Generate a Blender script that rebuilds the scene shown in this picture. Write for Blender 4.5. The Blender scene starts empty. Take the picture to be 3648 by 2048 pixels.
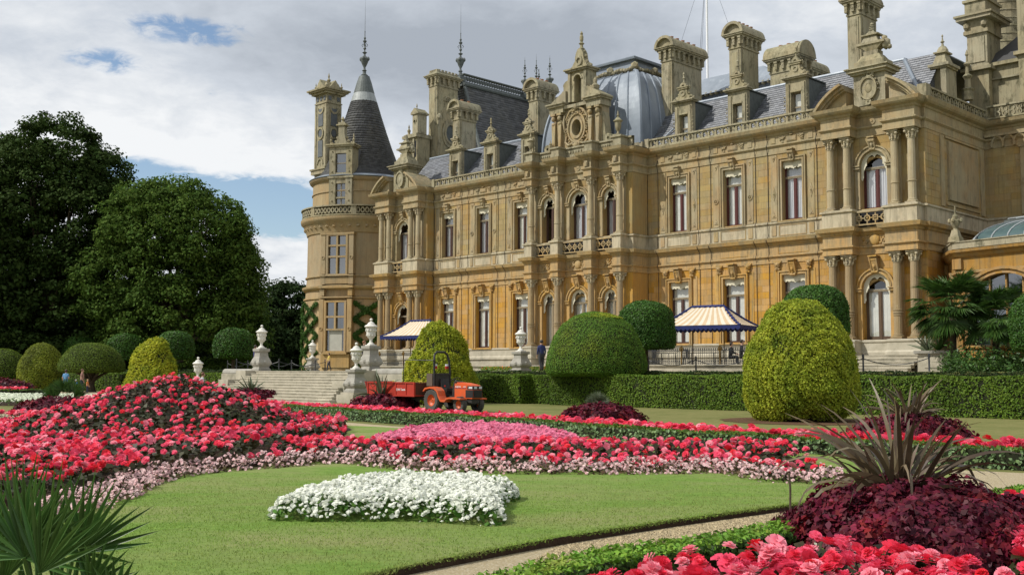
import bpy, math, random
import numpy as np
from mathutils import Vector, Matrix
R = math.radians
pi = math.pi
sc = bpy.context.scene
col = sc.collection
rnd = random.Random(7)
nr = np.random.default_rng(11)

# ------------------------------------------------------------------ camera
FS = 3860.0                      # focal length in photo pixels (photo 3648 wide)
PITCH = math.atan(307 / FS); ROLL = R(0.2); EYE = 1.5
cp, sp, cr, sr = math.cos(PITCH), math.sin(PITCH), math.cos(ROLL), math.sin(ROLL)
FW = np.array([0, cp, sp]); _rt = np.array([1.0, 0, 0]); _up = np.cross(_rt, FW)
RT = cr * _rt + sr * _up; UPV = -sr * _rt + cr * _up
CAM = np.array([0, 0, EYE])
cam = bpy.data.cameras.new('camera'); camo = bpy.data.objects.new('camera', cam); col.objects.link(camo)
cam.sensor_width = 36; cam.lens = 36 * FS / 3648; cam.clip_start = 0.1; cam.clip_end = 6000
m4 = Matrix.Identity(4)
for i in range(3):
    m4[i][0] = RT[i]; m4[i][1] = UPV[i]; m4[i][2] = -FW[i]; m4[i][3] = CAM[i]
camo.matrix_world = m4
sc.camera = camo
KD = 1.41615
def ray(x, y):                   # a viewing direction, x y on a 2576 wide print of the photograph
    x, y = x * KD, y * KD
    return FS * FW + (x - 1824) * RT - (y - 1024) * UPV
def G(x, y, z=0.0):              # survey: the point of the level plane z seen at x, y
    v = ray(x, y); t = (z - EYE) / v[2]; p = CAM + t * v
    return (float(p[0]), float(p[1]))
def AT(x, y, Y):                 # survey: the point at distance Y
    v = ray(x, y); p = CAM + v * (Y / v[1])
    return (float(p[0]), float(p[1]), float(p[2]))

# ------------------------------------------------------------------ light
SUN_DIR = np.array([-0.93, -0.24, 0.0]); SUN_DIR /= np.linalg.norm(SUN_DIR)
ELEV = R(46)
sd = Vector((SUN_DIR[0] * math.cos(ELEV), SUN_DIR[1] * math.cos(ELEV), math.sin(ELEV)))
sl = bpy.data.lights.new('sun', 'SUN'); so = bpy.data.objects.new('sun', sl); col.objects.link(so)
sl.energy = 4.7; sl.angle = R(0.55); sl.color = (1.0, 0.96, 0.88)
so.rotation_euler = sd.to_track_quat('Z', 'Y').to_euler(); so.location = (-40, -30, 60)
sc.view_settings.view_transform = 'Standard'; sc.view_settings.look = 'None'
sc.view_settings.exposure = -0.22; sc.view_settings.gamma = 1.0; sc.view_settings.use_curve_mapping = False
w = bpy.data.worlds.new('World'); sc.world = w; w.use_nodes = True
nt = w.node_tree; nt.nodes.clear(); NL = nt.links.new
def N(t, **k):
    n = nt.nodes.new(t)
    for a, b in k.items(): setattr(n, a, b)
    return n
def wmath(op, a, b=None, c=None, clamp=False):
    n = N('ShaderNodeMath', operation=op); n.use_clamp = clamp
    for i, q in enumerate((a, b, c)):
        if q is None: continue
        if isinstance(q, (int, float)): n.inputs[i].default_value = q
        else: NL(q, n.inputs[i])
    return n.outputs[0]
sky = N('ShaderNodeTexSky', sky_type='NISHITA'); sky.sun_disc = False
sky.sun_elevation = ELEV; sky.sun_rotation = math.atan2(sd.x, sd.y); sky.air_density = 1.0; sky.dust_density = 0.6
bg1 = N('ShaderNodeBackground'); bg1.inputs[1].default_value = 0.15; NL(sky.outputs[0], bg1.inputs[0])
geo = N('ShaderNodeTexCoord'); sep = N('ShaderNodeSeparateXYZ'); NL(geo.outputs['Generated'], sep.inputs[0])
zz = wmath('ADD', wmath('MAXIMUM', sep.outputs[2], 0.0), 0.22)
cmb = N('ShaderNodeCombineXYZ')
NL(wmath('DIVIDE', sep.outputs[0], zz), cmb.inputs[0]); NL(wmath('DIVIDE', sep.outputs[1], zz), cmb.inputs[1])
def wnoise(scale, detail, rough, off=(0, 0, 0), dist=0.0):
    mp = N('ShaderNodeMapping'); mp.inputs['Location'].default_value = off; NL(cmb.outputs[0], mp.inputs[0])
    n = N('ShaderNodeTexNoise'); n.inputs['Scale'].default_value = scale; n.inputs['Detail'].default_value = detail
    n.inputs['Roughness'].default_value = rough; n.inputs['Distortion'].default_value = dist
    NL(mp.outputs[0], n.inputs['Vector']); return n.outputs[0]
def bump_dir(px, py, width, height=None):     # a soft patch of sky round one direction (its own ellipse)
    d = ray(px, py); d = d / np.linalg.norm(d); c = Vector(d)
    e1 = Vector((0, 0, 1)).cross(c).normalized(); e2 = c.cross(e1).normalized()
    def dot(v):
        n = N('ShaderNodeVectorMath', operation='DOT_PRODUCT'); NL(geo.outputs['Generated'], n.inputs[0]); n.inputs[1].default_value = v
        return n.outputs['Value']
    a = wmath('DIVIDE', dot(e1), width / 2727.0); b = wmath('DIVIDE', dot(e2), (height or width) / 2727.0)
    q = wmath('ADD', wmath('MULTIPLY', a, a), wmath('MULTIPLY', b, b))
    return wmath('EXPONENT', wmath('MULTIPLY', q, -1.0))
n1 = wnoise(1.15, 9, 0.56, (3.1, 1.7, 0), 0.25)
n2 = wnoise(0.75, 7, 0.55, (8.2, 4.4, 2), 0.3)
n3 = wnoise(3.1, 8, 0.6, (1.2, 9.4, 5), 0.2)
n4 = wnoise(7.0, 9, 0.62, (4.2, 2.4, 1), 0.5)
n5 = wnoise(21.0, 7, 0.62, (1.2, 7.4, 1), 0.4)
rag = N('ShaderNodeMapRange'); rag.interpolation_type = 'SMOOTHSTEP'; rag.inputs['From Min'].default_value = .34; rag.inputs['From Max'].default_value = .66; NL(wmath('ADD', wmath('MULTIPLY', n5, .6), wmath('MULTIPLY', n4, .4)), rag.inputs[0])
cover = wmath('ADD', wmath('ADD', wmath('MULTIPLY', n1, .55), .13), wmath('ADD', wmath('MULTIPLY', n3, 0.45), wmath('ADD', wmath('MULTIPLY', n4, 0.22), wmath('MULTIPLY', n5, .12))))
for (px, py, ww, hh, s) in [(640, 505, 170, 60, .50), (260, 155, 110, 34, .30), (570, 95, 130, 42, .26), (560, 225, 120, 40, .22), (300, 440, 150, 40, .45), (720, 560, 110, 40, .40), (410, 65, 120, 36, .26)]:
    cover = wmath('SUBTRACT', cover, wmath('MULTIPLY', bump_dir(px, py, ww, hh), wmath('MULTIPLY_ADD', rag.outputs[0], s * 1.15, s * 0.45 if ww < 150 else s * 1.1)))
mr = N('ShaderNodeMapRange'); mr.interpolation_type = 'SMOOTHSTEP'
mr.inputs['From Min'].default_value = 0.43; mr.inputs['From Max'].default_value = 0.66; NL(cover, mr.inputs[0])
grey = wmath('ADD', wmath('ADD', wmath('MULTIPLY', n2, 0.95), wmath('MULTIPLY', wmath('ADD', n4, wmath('MULTIPLY', n5, .4)), .42)), wmath('MULTIPLY', n3, 0.55))
for (px, py, ww, hh, s) in [(1050, 150, 420, 130, .46), (1500, 100, 350, 110, .38), (700, 60, 260, 80, .12), (250, 380, 330, 130, -.3), (1980, 60, 260, 130, -.12), (300, 210, 300, 60, -.08)]:
    grey = wmath('ADD', grey, wmath('MULTIPLY', bump_dir(px, py, ww, hh), s))
cr_ = N('ShaderNodeValToRGB'); NL(wmath('SUBTRACT', grey, 0.50), cr_.inputs[0])
el = cr_.color_ramp.elements; el[0].position = 0.35; el[0].color = (0.96, 0.98, 1.0, 1); el[1].position = 1.0; el[1].color = (0.43, 0.475, 0.54, 1)
e = el.new(0.62); e.color = (0.66, 0.71, 0.78, 1)
bg2 = N('ShaderNodeBackground'); bg2.inputs[1].default_value = 1.10; NL(cr_.outputs[0], bg2.inputs[0])
mx = N('ShaderNodeMixShader'); NL(mr.outputs[0], mx.inputs[0]); NL(bg1.outputs[0], mx.inputs[1]); NL(bg2.outputs[0], mx.inputs[2])
wo = N('ShaderNodeOutputWorld'); NL(mx.outputs[0], wo.inputs[0])

# ------------------------------------------------------------------ materials
MATS = {}
def mat(name, c1, c2=None, scale=3.0, rough=0.8, bump=0.0, island=0.0, objr=0.0, spec=0.3, metal=0.0, detail=4, stretch=(1, 1, 1),
        c3=None, s3=0.4, t3=(0.5, 0.7), trans=0.0, hue=0.0, bscale=None, sheen=0.0):
    """noise-mixed surface. island / objr: how much each loose piece / each object varies in value."""
    if name in MATS: return MATS[name]
    m = bpy.data.materials.new(name); MATS[name] = m; m.use_nodes = True
    t = m.node_tree; L = t.links.new; b = t.nodes['Principled BSDF']
    def n_(ty, **k):
        q = t.nodes.new(ty)
        for a, v in k.items(): setattr(q, a, v)
        return q
    tc = n_('ShaderNodeTexCoord'); mp = n_('ShaderNodeMapping'); mp.inputs['Scale'].default_value = stretch; L(tc.outputs['Object'], mp.inputs[0])
    def noise(s, d=detail):
        q = n_('ShaderNodeTexNoise'); q.inputs['Scale'].default_value = s; q.inputs['Detail'].default_value = d; q.inputs['Roughness'].default_value = .62
        L(mp.outputs[0], q.inputs['Vector']); return q.outputs[0]
    def mixc(f, a, c):
        q = n_('ShaderNodeMix', data_type='RGBA')
        if isinstance(f, float): q.inputs[0].default_value = f
        else: L(f, q.inputs[0])
        for i, v in ((6, a), (7, c)):
            if isinstance(v, tuple): q.inputs[i].default_value = (*v, 1) if len(v) == 3 else v
            else: L(v, q.inputs[i])
        return q.outputs[2]
    def ramp(v, a, c):
        q = n_('ShaderNodeMapRange'); q.inputs['From Min'].default_value = a; q.inputs['From Max'].default_value = c; L(v, q.inputs[0]); return q.outputs[0]
    c2 = c2 or c1
    c = mixc(ramp(noise(scale), 0.32, 0.68), c1, c2)
    if c3: c = mixc(ramp(noise(s3, 6), *t3), c, c3)
    if island or objr:
        ge = n_('ShaderNodeNewGeometry'); oi = n_('ShaderNodeObjectInfo')
        mm = n_('ShaderNodeMath', operation='ADD'); L(ge.outputs['Random Per Island'], mm.inputs[0]); L(oi.outputs['Random'], mm.inputs[1])
        fr = n_('ShaderNodeMath', operation='FRACT'); L(mm.outputs[0], fr.inputs[0])
        amt = max(island, objr)
        hs = n_('ShaderNodeHueSaturation'); L(c, hs.inputs['Color'])
        q = n_('ShaderNodeMapRange'); q.inputs['To Min'].default_value = 1 - amt; q.inputs['To Max'].default_value = 1 + amt; L(fr.outputs[0], q.inputs[0]); L(q.outputs[0], hs.inputs['Value'])
        if hue:
            f2 = n_('ShaderNodeMath', operation='MULTIPLY'); L(fr.outputs[0], f2.inputs[0]); f2.inputs[1].default_value = 7.31
            f3 = n_('ShaderNodeMath', operation='FRACT'); L(f2.outputs[0], f3.inputs[0])
            q = n_('ShaderNodeMapRange'); q.inputs['To Min'].default_value = .5 - hue; q.inputs['To Max'].default_value = .5 + hue; L(f3.outputs[0], q.inputs[0]); L(q.outputs[0], hs.inputs['Hue'])
        c = hs.outputs[0]
    L(c, b.inputs['Base Color']) if not isinstance(c, tuple) else None
    b.inputs['Roughness'].default_value = rough; b.inputs['Specular IOR Level'].default_value = spec; b.inputs['Metallic'].default_value = metal
    if bump:
        bp = n_('ShaderNodeBump'); bp.inputs['Strength'].default_value = 1.0; bp.inputs['Distance'].default_value = bump
        L(noise(bscale or scale * 4, 6), bp.inputs['Height']); L(bp.outputs[0], b.inputs['Normal'])
    if trans:
        tr = n_('ShaderNodeBsdfTranslucent'); L(c, tr.inputs[0]); ms = n_('ShaderNodeMixShader'); ms.inputs[0].default_value = trans
        out = t.nodes['Material Output']; L(b.outputs[0], ms.inputs[1]); L(tr.outputs[0], ms.inputs[2]); L(ms.outputs[0], out.inputs[0])
    return m
def stone_mat(name, lo, hi, lichen=0.35, island=0.10, streak=0.5, zlo=8.0, zhi=10.5, top=(0.17, 0.15, 0.10)):
    """golden limestone: warmer blocks below, greyer above, with lichen and run-off stains in patches"""
    m = bpy.data.materials.new(name); MATS[name] = m; m.use_nodes = True
    t = m.node_tree; L = t.links.new; b = t.nodes['Principled BSDF']
    def n_(ty, **k):
        q = t.nodes.new(ty)
        for a, v in k.items(): setattr(q, a, v)
        return q
    ge = n_('ShaderNodeNewGeometry'); oi = n_('ShaderNodeObjectInfo')
    sepz = n_('ShaderNodeSeparateXYZ'); L(ge.outputs['Position'], sepz.inputs[0])
    def noise(s, st=(1, 1, 1), d=5, r=.6):
        mp = n_('ShaderNodeMapping'); mp.inputs['Scale'].default_value = st; L(ge.outputs['Position'], mp.inputs[0])
        q = n_('ShaderNodeTexNoise'); q.inputs['Scale'].default_value = s; q.inputs['Detail'].default_value = d; q.inputs['Roughness'].default_value = r
        L(mp.outputs[0], q.inputs['Vector']); return q.outputs[0]
    def rng(v, a, c, x=0., y=1.):
        q = n_('ShaderNodeMapRange'); q.inputs['From Min'].default_value = a; q.inputs['From Max'].default_value = c
        q.inputs['To Min'].default_value = x; q.inputs['To Max'].default_value = y; L(v, q.inputs[0]); return q.outputs[0]
    def ma(op, a, c):
        q = n_('ShaderNodeMath', operation=op)
        for i, v in enumerate((a, c)):
            if isinstance(v, (int, float)): q.inputs[i].default_value = v
            else: L(v, q.inputs[i])
        return q.outputs[0]
    def mixc(f, a, c):
        q = n_('ShaderNodeMix', data_type='RGBA'); L(f, q.inputs[0])
        for i, v in ((6, a), (7, c)):
            if isinstance(v, tuple): q.inputs[i].default_value = (*v, 1)
            else: L(v, q.inputs[i])
        return q.outputs[2]
    zf = rng(ma('ADD', sepz.outputs[2], ma('MULTIPLY', ma('SUBTRACT', noise(.35), .5), 5.0)), zlo, zhi)
    c = mixc(zf, lo, hi)
    c = mixc(rng(noise(.8), .40, .75, 0, .55), c, tuple(x * y for x, y in zip(lo, (.80, .66, .55))))
    c = mixc(rng(noise(1.7, (1, 1, .25)), .5, .78, 0, streak), c, (0.22, 0.20, 0.14))
    c = mixc(rng(noise(2.6, (1, 1, .5), 8, .72), .50, .68, 0, lichen), c, top)
    c = mixc(rng(noise(4.5, (1.6, 1.6, .10), 4, .6), .50, .74, 0, streak), c, tuple(q * .55 for q in hi))
    c = mixc(rng(noise(5.0, (1.2, 1.2, .6), 5, .6), .60, .75, 0, .35), c, tuple(min(.62, q * 1.45) for q in hi))
    up = n_('ShaderNodeSeparateXYZ'); L(ge.outputs['True Normal'], up.inputs[0])
    c = mixc(ma('MULTIPLY', rng(up.outputs[2], .3, .8, 0, .75), rng(noise(3.5), .3, .6)), c, (0.15, 0.15, 0.09))
    fr = ma('FRACT', ma('ADD', ge.outputs['Random Per Island'], oi.outputs['Random']), 0)
    hs = n_('ShaderNodeHueSaturation'); L(c, hs.inputs['Color']); L(rng(fr, 0, 1, 1 - island, 1 + island), hs.inputs['Value'])
    L(rng(ma('FRACT', ma('MULTIPLY', fr, 9.7), 0), 0, 1, .9, 1.1), hs.inputs['Saturation'])
    L(hs.outputs[0], b.inputs['Base Color']); b.inputs['Roughness'].default_value = .88; b.inputs['Specular IOR Level'].default_value = .2
    bp = n_('ShaderNodeBump'); bp.inputs['Distance'].default_value = .012; L(noise(14, (1, 1, 1), 6, .7), bp.inputs['Height']); L(bp.outputs[0], b.inputs['Normal'])
    return m
STONE = stone_mat('golden_ashlar', (.50, .285, .078), (.365, .280, .135), .26, .08, .60)
TRIM = stone_mat('carved_limestone', (.49, .305, .105), (.375, .312, .190), .60, .06, .80)
COLS = stone_mat('column_stone', (.34, .255, .145), (.45, .38, .245), .22, .05, .45, 8.0, 9.5)
TOPS = stone_mat('weathered_roof_stone', (.375, .335, .23), (.35, .315, .21), .95, .08, .8, 8, 9, (.085, .080, .045))
BLEACH = stone_mat('bleached_stone', (.50, .43, .29), (.50, .43, .29), .60, .05, .85)
OCHRE_SHADE = stone_mat('shade_toned_conservatory_stone', (.40, .235, .082), (.33, .215, .09), .50, .07, .75)  # darker, grimier wall stone: the conservatory's shade is put into its colour
TOWR = stone_mat('tower_stone', (.47, .33, .165), (.385, .30, .175), .30, .06, .55)
PALE = mat('pale_terrace_stone', (.47, .43, .34), (.35, .32, .245), 2.0, .85, .01, island=.08, objr=.08, c3=(.20, .19, .14), s3=.9, t3=(.52, .75))
CARR = mat('white_marble', (.72, .70, .64), (.56, .54, .48), 4.0, .55, .004, c3=(.30, .29, .25), s3=3.0, t3=(.58, .80))
PEDM = mat('grey_pedestal_stone', (.36, .345, .30), (.27, .255, .22), 3.0, .8, .01, c3=(.17, .165, .13), s3=2.0, t3=(.55, .8))
SLATE = mat('slate', (.165, .172, .19), (.12, .128, .148), 1.2, .48, .003, island=.30, spec=.45, c3=(.17, .17, .155), s3=.8, t3=(.55, .8))
SLATED = mat('dark_slate', (.098, .098, .100), (.075, .076, .08), 1.0, .55, .003, island=.30, spec=.4, c3=(.11, .105, .09), s3=.6, t3=(.5, .8), stretch=(1, 1, .4))
LEAD = mat('lead_sheet', (.25, .285, .33), (.165, .195, .235), .9, .42, .004, spec=.5, metal=.12, c3=(.32, .36, .40), s3=1.5, t3=(.55, .75), stretch=(1, 1, .35))
WOODF = mat('brown_window_paint', (.085, .045, .035), (.06, .032, .026), 6, .45, spec=.4)
WOODR = mat('red_window_paint', (.105, .026, .022), (.075, .022, .02), 6, .45, spec=.4)
TANF = mat('tan_transom', (.30, .25, .17), (.22, .18, .12), 6, .6)
DOORW = mat('door_brown', (.13, .085, .05), (.09, .06, .04), 5, .5, stretch=(6, 6, 1))
CREAM = mat('cream_blind', (.78, .76, .66), (.66, .64, .55), 1.6, .75)
CREAM2 = mat('cream_valance', (.66, .62, .48), (.54, .50, .38), 3, .85)
CURT = mat('curtain', (.55, .54, .56), (.75, .74, .72), 9, .8, stretch=(2, 2, .05))
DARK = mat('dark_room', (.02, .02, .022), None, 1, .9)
GILT = mat('gilded_bronze', (.20, .12, .03), (.10, .07, .03), 6, .5, metal=.4)
PIPE = mat('bronze_pipe', (.05, .04, .03), None, 4, .6)
IRON = mat('wrought_iron', (.018, .02, .024), (.03, .033, .038), 8, .45, spec=.5)
POTM = mat('terracotta', (.36, .17, .09), (.28, .15, .09), 5, .8)
LEADF = mat('lead_ornament', (.13, .145, .14), (.09, .10, .095), 5, .6, metal=.2)
WHITEP = mat('white_paint', (.80, .80, .80), None, 3, .4)
def glass_mat(name, tint=(.72, .78, .80), clear=.55, rough=.02):
    m = bpy.data.materials.new(name); MATS[name] = m; m.use_nodes = True; t = m.node_tree; L = t.links.new; t.nodes.clear()
    out = t.nodes.new('ShaderNodeOutputMaterial'); gl = t.nodes.new('ShaderNodeBsdfGlossy'); gl.inputs['Roughness'].default_value = rough
    tr = t.nodes.new('ShaderNodeBsdfTransparent'); tr.inputs[0].default_value = (*tint, 1)
    fr = t.nodes.new('ShaderNodeLayerWeight'); fr.inputs[0].default_value = .5
    pw = t.nodes.new('ShaderNodeMath'); pw.operation = 'POWER'; pw.inputs[1].default_value = 4.0; L(fr.outputs['Facing'], pw.inputs[0])
    ad = t.nodes.new('ShaderNodeMath'); ad.operation = 'MULTIPLY_ADD'; ad.inputs[1].default_value = .7; ad.inputs[2].default_value = 1 - clear - .24; L(pw.outputs[0], ad.inputs[0]); ad.use_clamp = True
    mxx = t.nodes.new('ShaderNodeMixShader'); L(ad.outputs[0], mxx.inputs[0]); L(tr.outputs[0], mxx.inputs[1]); L(gl.outputs[0], mxx.inputs[2]); L(mxx.outputs[0], out.inputs[0])
    return m
GLASS = glass_mat('window_glass', (.93, .95, .97), .58)
GLASSD = glass_mat('leaded_glass', (.35, .42, .46), .45, .06)

# ------------------------------------------------------------------ mesh helpers
class MB:
    def __init__(s): s.v = []; s.f = []; s.m = []; s.k = 0
    def add(s, vs, fs):
        o = len(s.v); s.v.extend(vs); s.f.extend([tuple(i + o for i in f) for f in fs]); s.m.extend([s.k] * len(fs))
    def box(s, x0, x1, y0, y1, z0, z1):
        s.add([(x, y, z) for z in (z0, z1) for y in (y0, y1) for x in (x0, x1)],
              [(0, 2, 3, 1), (4, 5, 7, 6), (0, 1, 5, 4), (2, 6, 7, 3), (0, 4, 6, 2), (1, 3, 7, 5)])
    def bx(s, u0, u1, v0, v1, z0, z1): s.box(u0, u1, -v1, -v0, z0, z1)      # house frame: v is in front of the wall
    def qd(s, u0, u1, v, z0, z1): s.add([(u0, -v, z0), (u1, -v, z0), (u1, -v, z1), (u0, -v, z1)], [(0, 1, 2, 3)])
    def fr(s, c, h0, h1, z0, z1, rot=0):                                     # frustum on a square base, half sizes (hx,hy)
        ca, sa = math.cos(rot), math.sin(rot); vs = []
        for (h, z) in ((h0, z0), (h1, z1)):
            for (a, b) in ((-1, -1), (1, -1), (1, 1), (-1, 1)):
                x, y = a * h[0], b * h[1]; vs.append((c[0] + x * ca - y * sa, c[1] + x * sa + y * ca, z))
        s.add(vs, [(3, 2, 1, 0), (4, 5, 6, 7), (0, 1, 5, 4), (1, 2, 6, 5), (2, 3, 7, 6), (3, 0, 4, 7)])
    def lathe(s, c, prof, seg=16, ph=0.0, flute=0.0, sx=1, sy=1):
        vs = []; n = len(prof)
        for (r, z) in prof:
            for i in range(seg):
                a = 2 * pi * i / seg + ph; rr = r * (1 - (flute if i % 2 else 0))
                vs.append((c[0] + rr * sx * math.cos(a), c[1] + rr * sy * math.sin(a), c[2] + z))
        fs = [(j * seg + i, j * seg + (i + 1) % seg, (j + 1) * seg + (i + 1) % seg, (j + 1) * seg + i) for j in range(n - 1) for i in range(seg)]
        fs.append(tuple(range(seg - 1, -1, -1))); fs.append(tuple((n - 1) * seg + i for i in range(seg)))
        s.add(vs, fs)
    def tube(s, pts, r, seg=6):
        rs = r if isinstance(r, (list, tuple)) else [r] * len(pts); vs = []; P = [Vector(p) for p in pts]; n = len(P); a = None
        for i, p in enumerate(P):
            d = (P[min(i + 1, n - 1)] - P[max(i - 1, 0)]).normalized()
            if a is None: a = d.cross(Vector((0, 0, 1))) if abs(d.z) < .95 else d.cross(Vector((0, 1, 0)))
            else: a = a - d * a.dot(d)
            a.normalize(); b = d.cross(a)
            for k in range(seg):
                t = 2 * pi * k / seg; vs.append(tuple(p + (a * math.cos(t) + b * math.sin(t)) * rs[i]))
        fs = [(j * seg + i, j * seg + (i + 1) % seg, (j + 1) * seg + (i + 1) % seg, (j + 1) * seg + i) for j in range(n - 1) for i in range(seg)]
        fs.append(tuple(range(seg - 1, -1, -1))); fs.append(tuple((n - 1) * seg + i for i in range(seg)))
        s.add(vs, fs)
    def prism(s, poly, f0, f1):            # poly of 2d points; f0, f1 map (a, b) to the near and far 3d face
        n = len(poly); s.add([f0(*p) for p in poly] + [f1(*p) for p in poly],
              [tuple(range(n)), tuple(range(2 * n - 1, n - 1, -1))] + [(i, (i + 1) % n, n + (i + 1) % n, n + i) for i in range(n)])
    def wallprism(s, poly, v0, v1): s.prism(poly, lambda a, b: (a, -v1, b), lambda a, b: (a, -v0, b))   # outline in u,z on the facade
    def sideprism(s, poly, u0, u1): s.prism(poly, lambda a, b: (u1, -a, b), lambda a, b: (u0, -a, b))   # outline in v,z across u
    def ring(s, uc, zc, r0, r1, v0, v1, a0=0, a1=pi, seg=16, sz=1.0):
        for i in range(seg):
            t0 = a0 + (a1 - a0) * i / seg; t1 = a0 + (a1 - a0) * (i + 1) / seg
            s.wallprism([(uc + r0 * math.cos(t0), zc + r0 * sz * math.sin(t0)), (uc + r1 * math.cos(t0), zc + r1 * sz * math.sin(t0)),
                         (uc + r1 * math.cos(t1), zc + r1 * sz * math.sin(t1)), (uc + r0 * math.cos(t1), zc + r0 * sz * math.sin(t1))], v0, v1)
    def sweep(s, path, prof, closed=False):   # path in (u, v); prof list of (outward offset, z)
        n = len(path); P = [Vector(p) for p in path]; mit = []
        for i in range(n):
            a = P[i] - P[i - 1] if (i > 0 or closed) else P[1] - P[0]
            b = P[(i + 1) % n] - P[i] if (i < n - 1 or closed) else P[n - 1] - P[n - 2]
            a.normalize(); b.normalize(); na = Vector((-a.y, a.x)); nb = Vector((-b.y, b.x)); k = 1 + na.dot(nb)
            mit.append((na + nb) / max(k, .3))
        m = len(prof); vs = []
        for p, q in zip(P, mit):
            for (o, z) in prof: r = p + q * o; vs.append((r.x, -r.y, z))
        fs = []
        for i in range(n if closed else n - 1):
            j = (i + 1) % n
            for k in range(m - 1): fs.append((i * m + k, j * m + k, j * m + k + 1, i * m + k + 1))
        s.add(vs, fs)
    def ico(s, c, r, sub=1, sc_=(1, 1, 1)):
        key = ('ico', sub)
        if key not in _ICO:
            import bmesh
            b = bmesh.new(); bmesh.ops.create_icosphere(b, subdivisions=sub, radius=1); _ICO[key] = ([tuple(q.co) for q in b.verts], [tuple(x.index for x in f.verts) for f in b.faces]); b.free()
        V, F = _ICO[key]; s.add([(c[0] + x * r * sc_[0], c[1] + y * r * sc_[1], c[2] + z * r * sc_[2]) for x, y, z in V], F)
    def mesh(s, name, mats, smooth=False):
        me = bpy.data.meshes.new(name); me.from_pydata(s.v, [], s.f)
        for q in (mats if isinstance(mats, (list, tuple)) else [mats]): me.materials.append(q)
        if any(s.m): me.polygons.foreach_set('material_index', s.m)
        if smooth: me.polygons.foreach_set('use_smooth', [True] * len(me.polygons)); smooth_angle(me, smooth)
        return me
_ICO = {}
def smooth_angle(me, ang):
    if ang is True: return
    try: me.set_sharp_from_angle(angle=R(ang))
    except Exception: pass
def link(name, me, parent=None, loc=None, rotz=None, scale=None, label=None, cat=None, group=None, kind=None, rot=None):
    o = bpy.data.objects.new(name, me); col.objects.link(o)
    if parent is not None: o.parent = parent
    if loc is not None: o.location = loc
    if rotz is not None: o.rotation_euler = (0, 0, rotz)
    if rot is not None: o.rotation_euler = rot
    if scale is not None: o.scale = scale
    tag(o, label, cat, group, kind); return o
def tag(o, label=None, cat=None, group=None, kind=None):
    if label: o['label'] = label
    if cat: o['category'] = cat
    if group: o['group'] = group
    if kind: o['kind'] = kind
    return o
def thing(name, label, cat, loc=(0, 0, 0), rotz=0.0, group=None, scale=None): return link(name, None, None, loc, rotz, scale, label, cat, group)
def part(name, mb, mats, parent, smooth=False, **k): return link(name, mb.mesh(name, mats, smooth), parent, **k)
def copy_tree(o, parent=None):
    c = o.copy(); col.objects.link(c)
    if parent is not None: c.parent = parent
    for ch in o.children: copy_tree(ch, c)
    return c
def npmesh(name, V, F, mats, mi=None, smooth=False):
    me = bpy.data.meshes.new(name); k = F.shape[1]
    me.vertices.add(len(V)); me.vertices.foreach_set('co', np.ascontiguousarray(V, dtype=np.float32).ravel())
    me.loops.add(F.size); me.loops.foreach_set('vertex_index', np.ascontiguousarray(F, dtype=np.int32).ravel())
    me.polygons.add(len(F)); me.polygons.foreach_set('loop_start', np.arange(0, F.size, k, dtype=np.int32))
    for q in (mats if isinstance(mats, (list, tuple)) else [mats]): me.materials.append(q)
    if mi is not None: me.polygons.foreach_set('material_index', np.asarray(mi, dtype=np.int32))
    if smooth: me.polygons.foreach_set('use_smooth', np.ones(len(F), dtype=bool))
    me.update(calc_edges=True); return me
def norm(a): return a / np.maximum(np.linalg.norm(a, axis=-1, keepdims=True), 1e-9)
def leaves(P, Nn, size, aspect=.6, spread=.8, fold=.0, rng=None):
    """one lozenge-shaped leaf quad per point, facing roughly along Nn"""
    rng = rng or nr; n = len(P); nn = norm(Nn + rng.normal(0, spread, (n, 3)))
    t = norm(np.cross(nn, rng.normal(0, 1, (n, 3)))); b = np.cross(nn, t)
    s = (size * rng.uniform(.65, 1.35, n))[:, None] if np.isscalar(size) else size[:, None]
    V = np.stack([P - t * s * .5, P + b * s * aspect * .5 + nn * s * fold, P + t * s * .5, P - b * s * aspect * .5 + nn * s * fold], 1).reshape(-1, 3)
    return V, np.arange(4 * n).reshape(-1, 4)
def join(parts):
    Vs, Fs, o = [], [], 0
    for V, F in parts: Vs.append(V); Fs.append(F + o); o += len(V)
    return np.concatenate(Vs), np.concatenate(Fs)
def stamp(protoV, protoF, P, S, rng=None, tilt=.5, up=None):
    """copies of a small flower mesh at points P with sizes S, each turned and tilted at random"""
    rng = rng or nr; n = len(P); a = rng.uniform(0, 2 * pi, n)
    upv = norm((np.array([0, 0, 1.]) if up is None else up) + rng.normal(0, tilt, (n, 3)))
    x = norm(np.cross(upv, np.stack([np.cos(a), np.sin(a), np.zeros(n)], 1) + 1e-3)); y = np.cross(upv, x)
    V = (P[:, None, :] + S[:, None, None] * (protoV[None, :, 0:1] * x[:, None] + protoV[None, :, 1:2] * y[:, None] + protoV[None, :, 2:3] * upv[:, None])).reshape(-1, 3)
    F = (protoF[None] + (np.arange(n) * len(protoV))[:, None, None]).reshape(-1, protoF.shape[1])
    return V, F
# ================================================================== THE MANOR (house frame: x = u along the front, y = -v, z up)
DP = 55.5
manor = thing('manor_house', 'large golden stone French style chateau with slate roofs, towers and many chimneys', 'manor house', (DP * math.sqrt(.5), DP * math.sqrt(.5), 0), -pi / 4)
def H2W(u, v, z=0): s = math.sqrt(.5); return (u * s + (DP - v) * s, -u * s + (DP - v) * s, z)
ZL, ZB, ZS, ZT = 2.6, 9.1, 10.43, 16.0         # floor, belt course, upper sill, eaves

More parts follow.
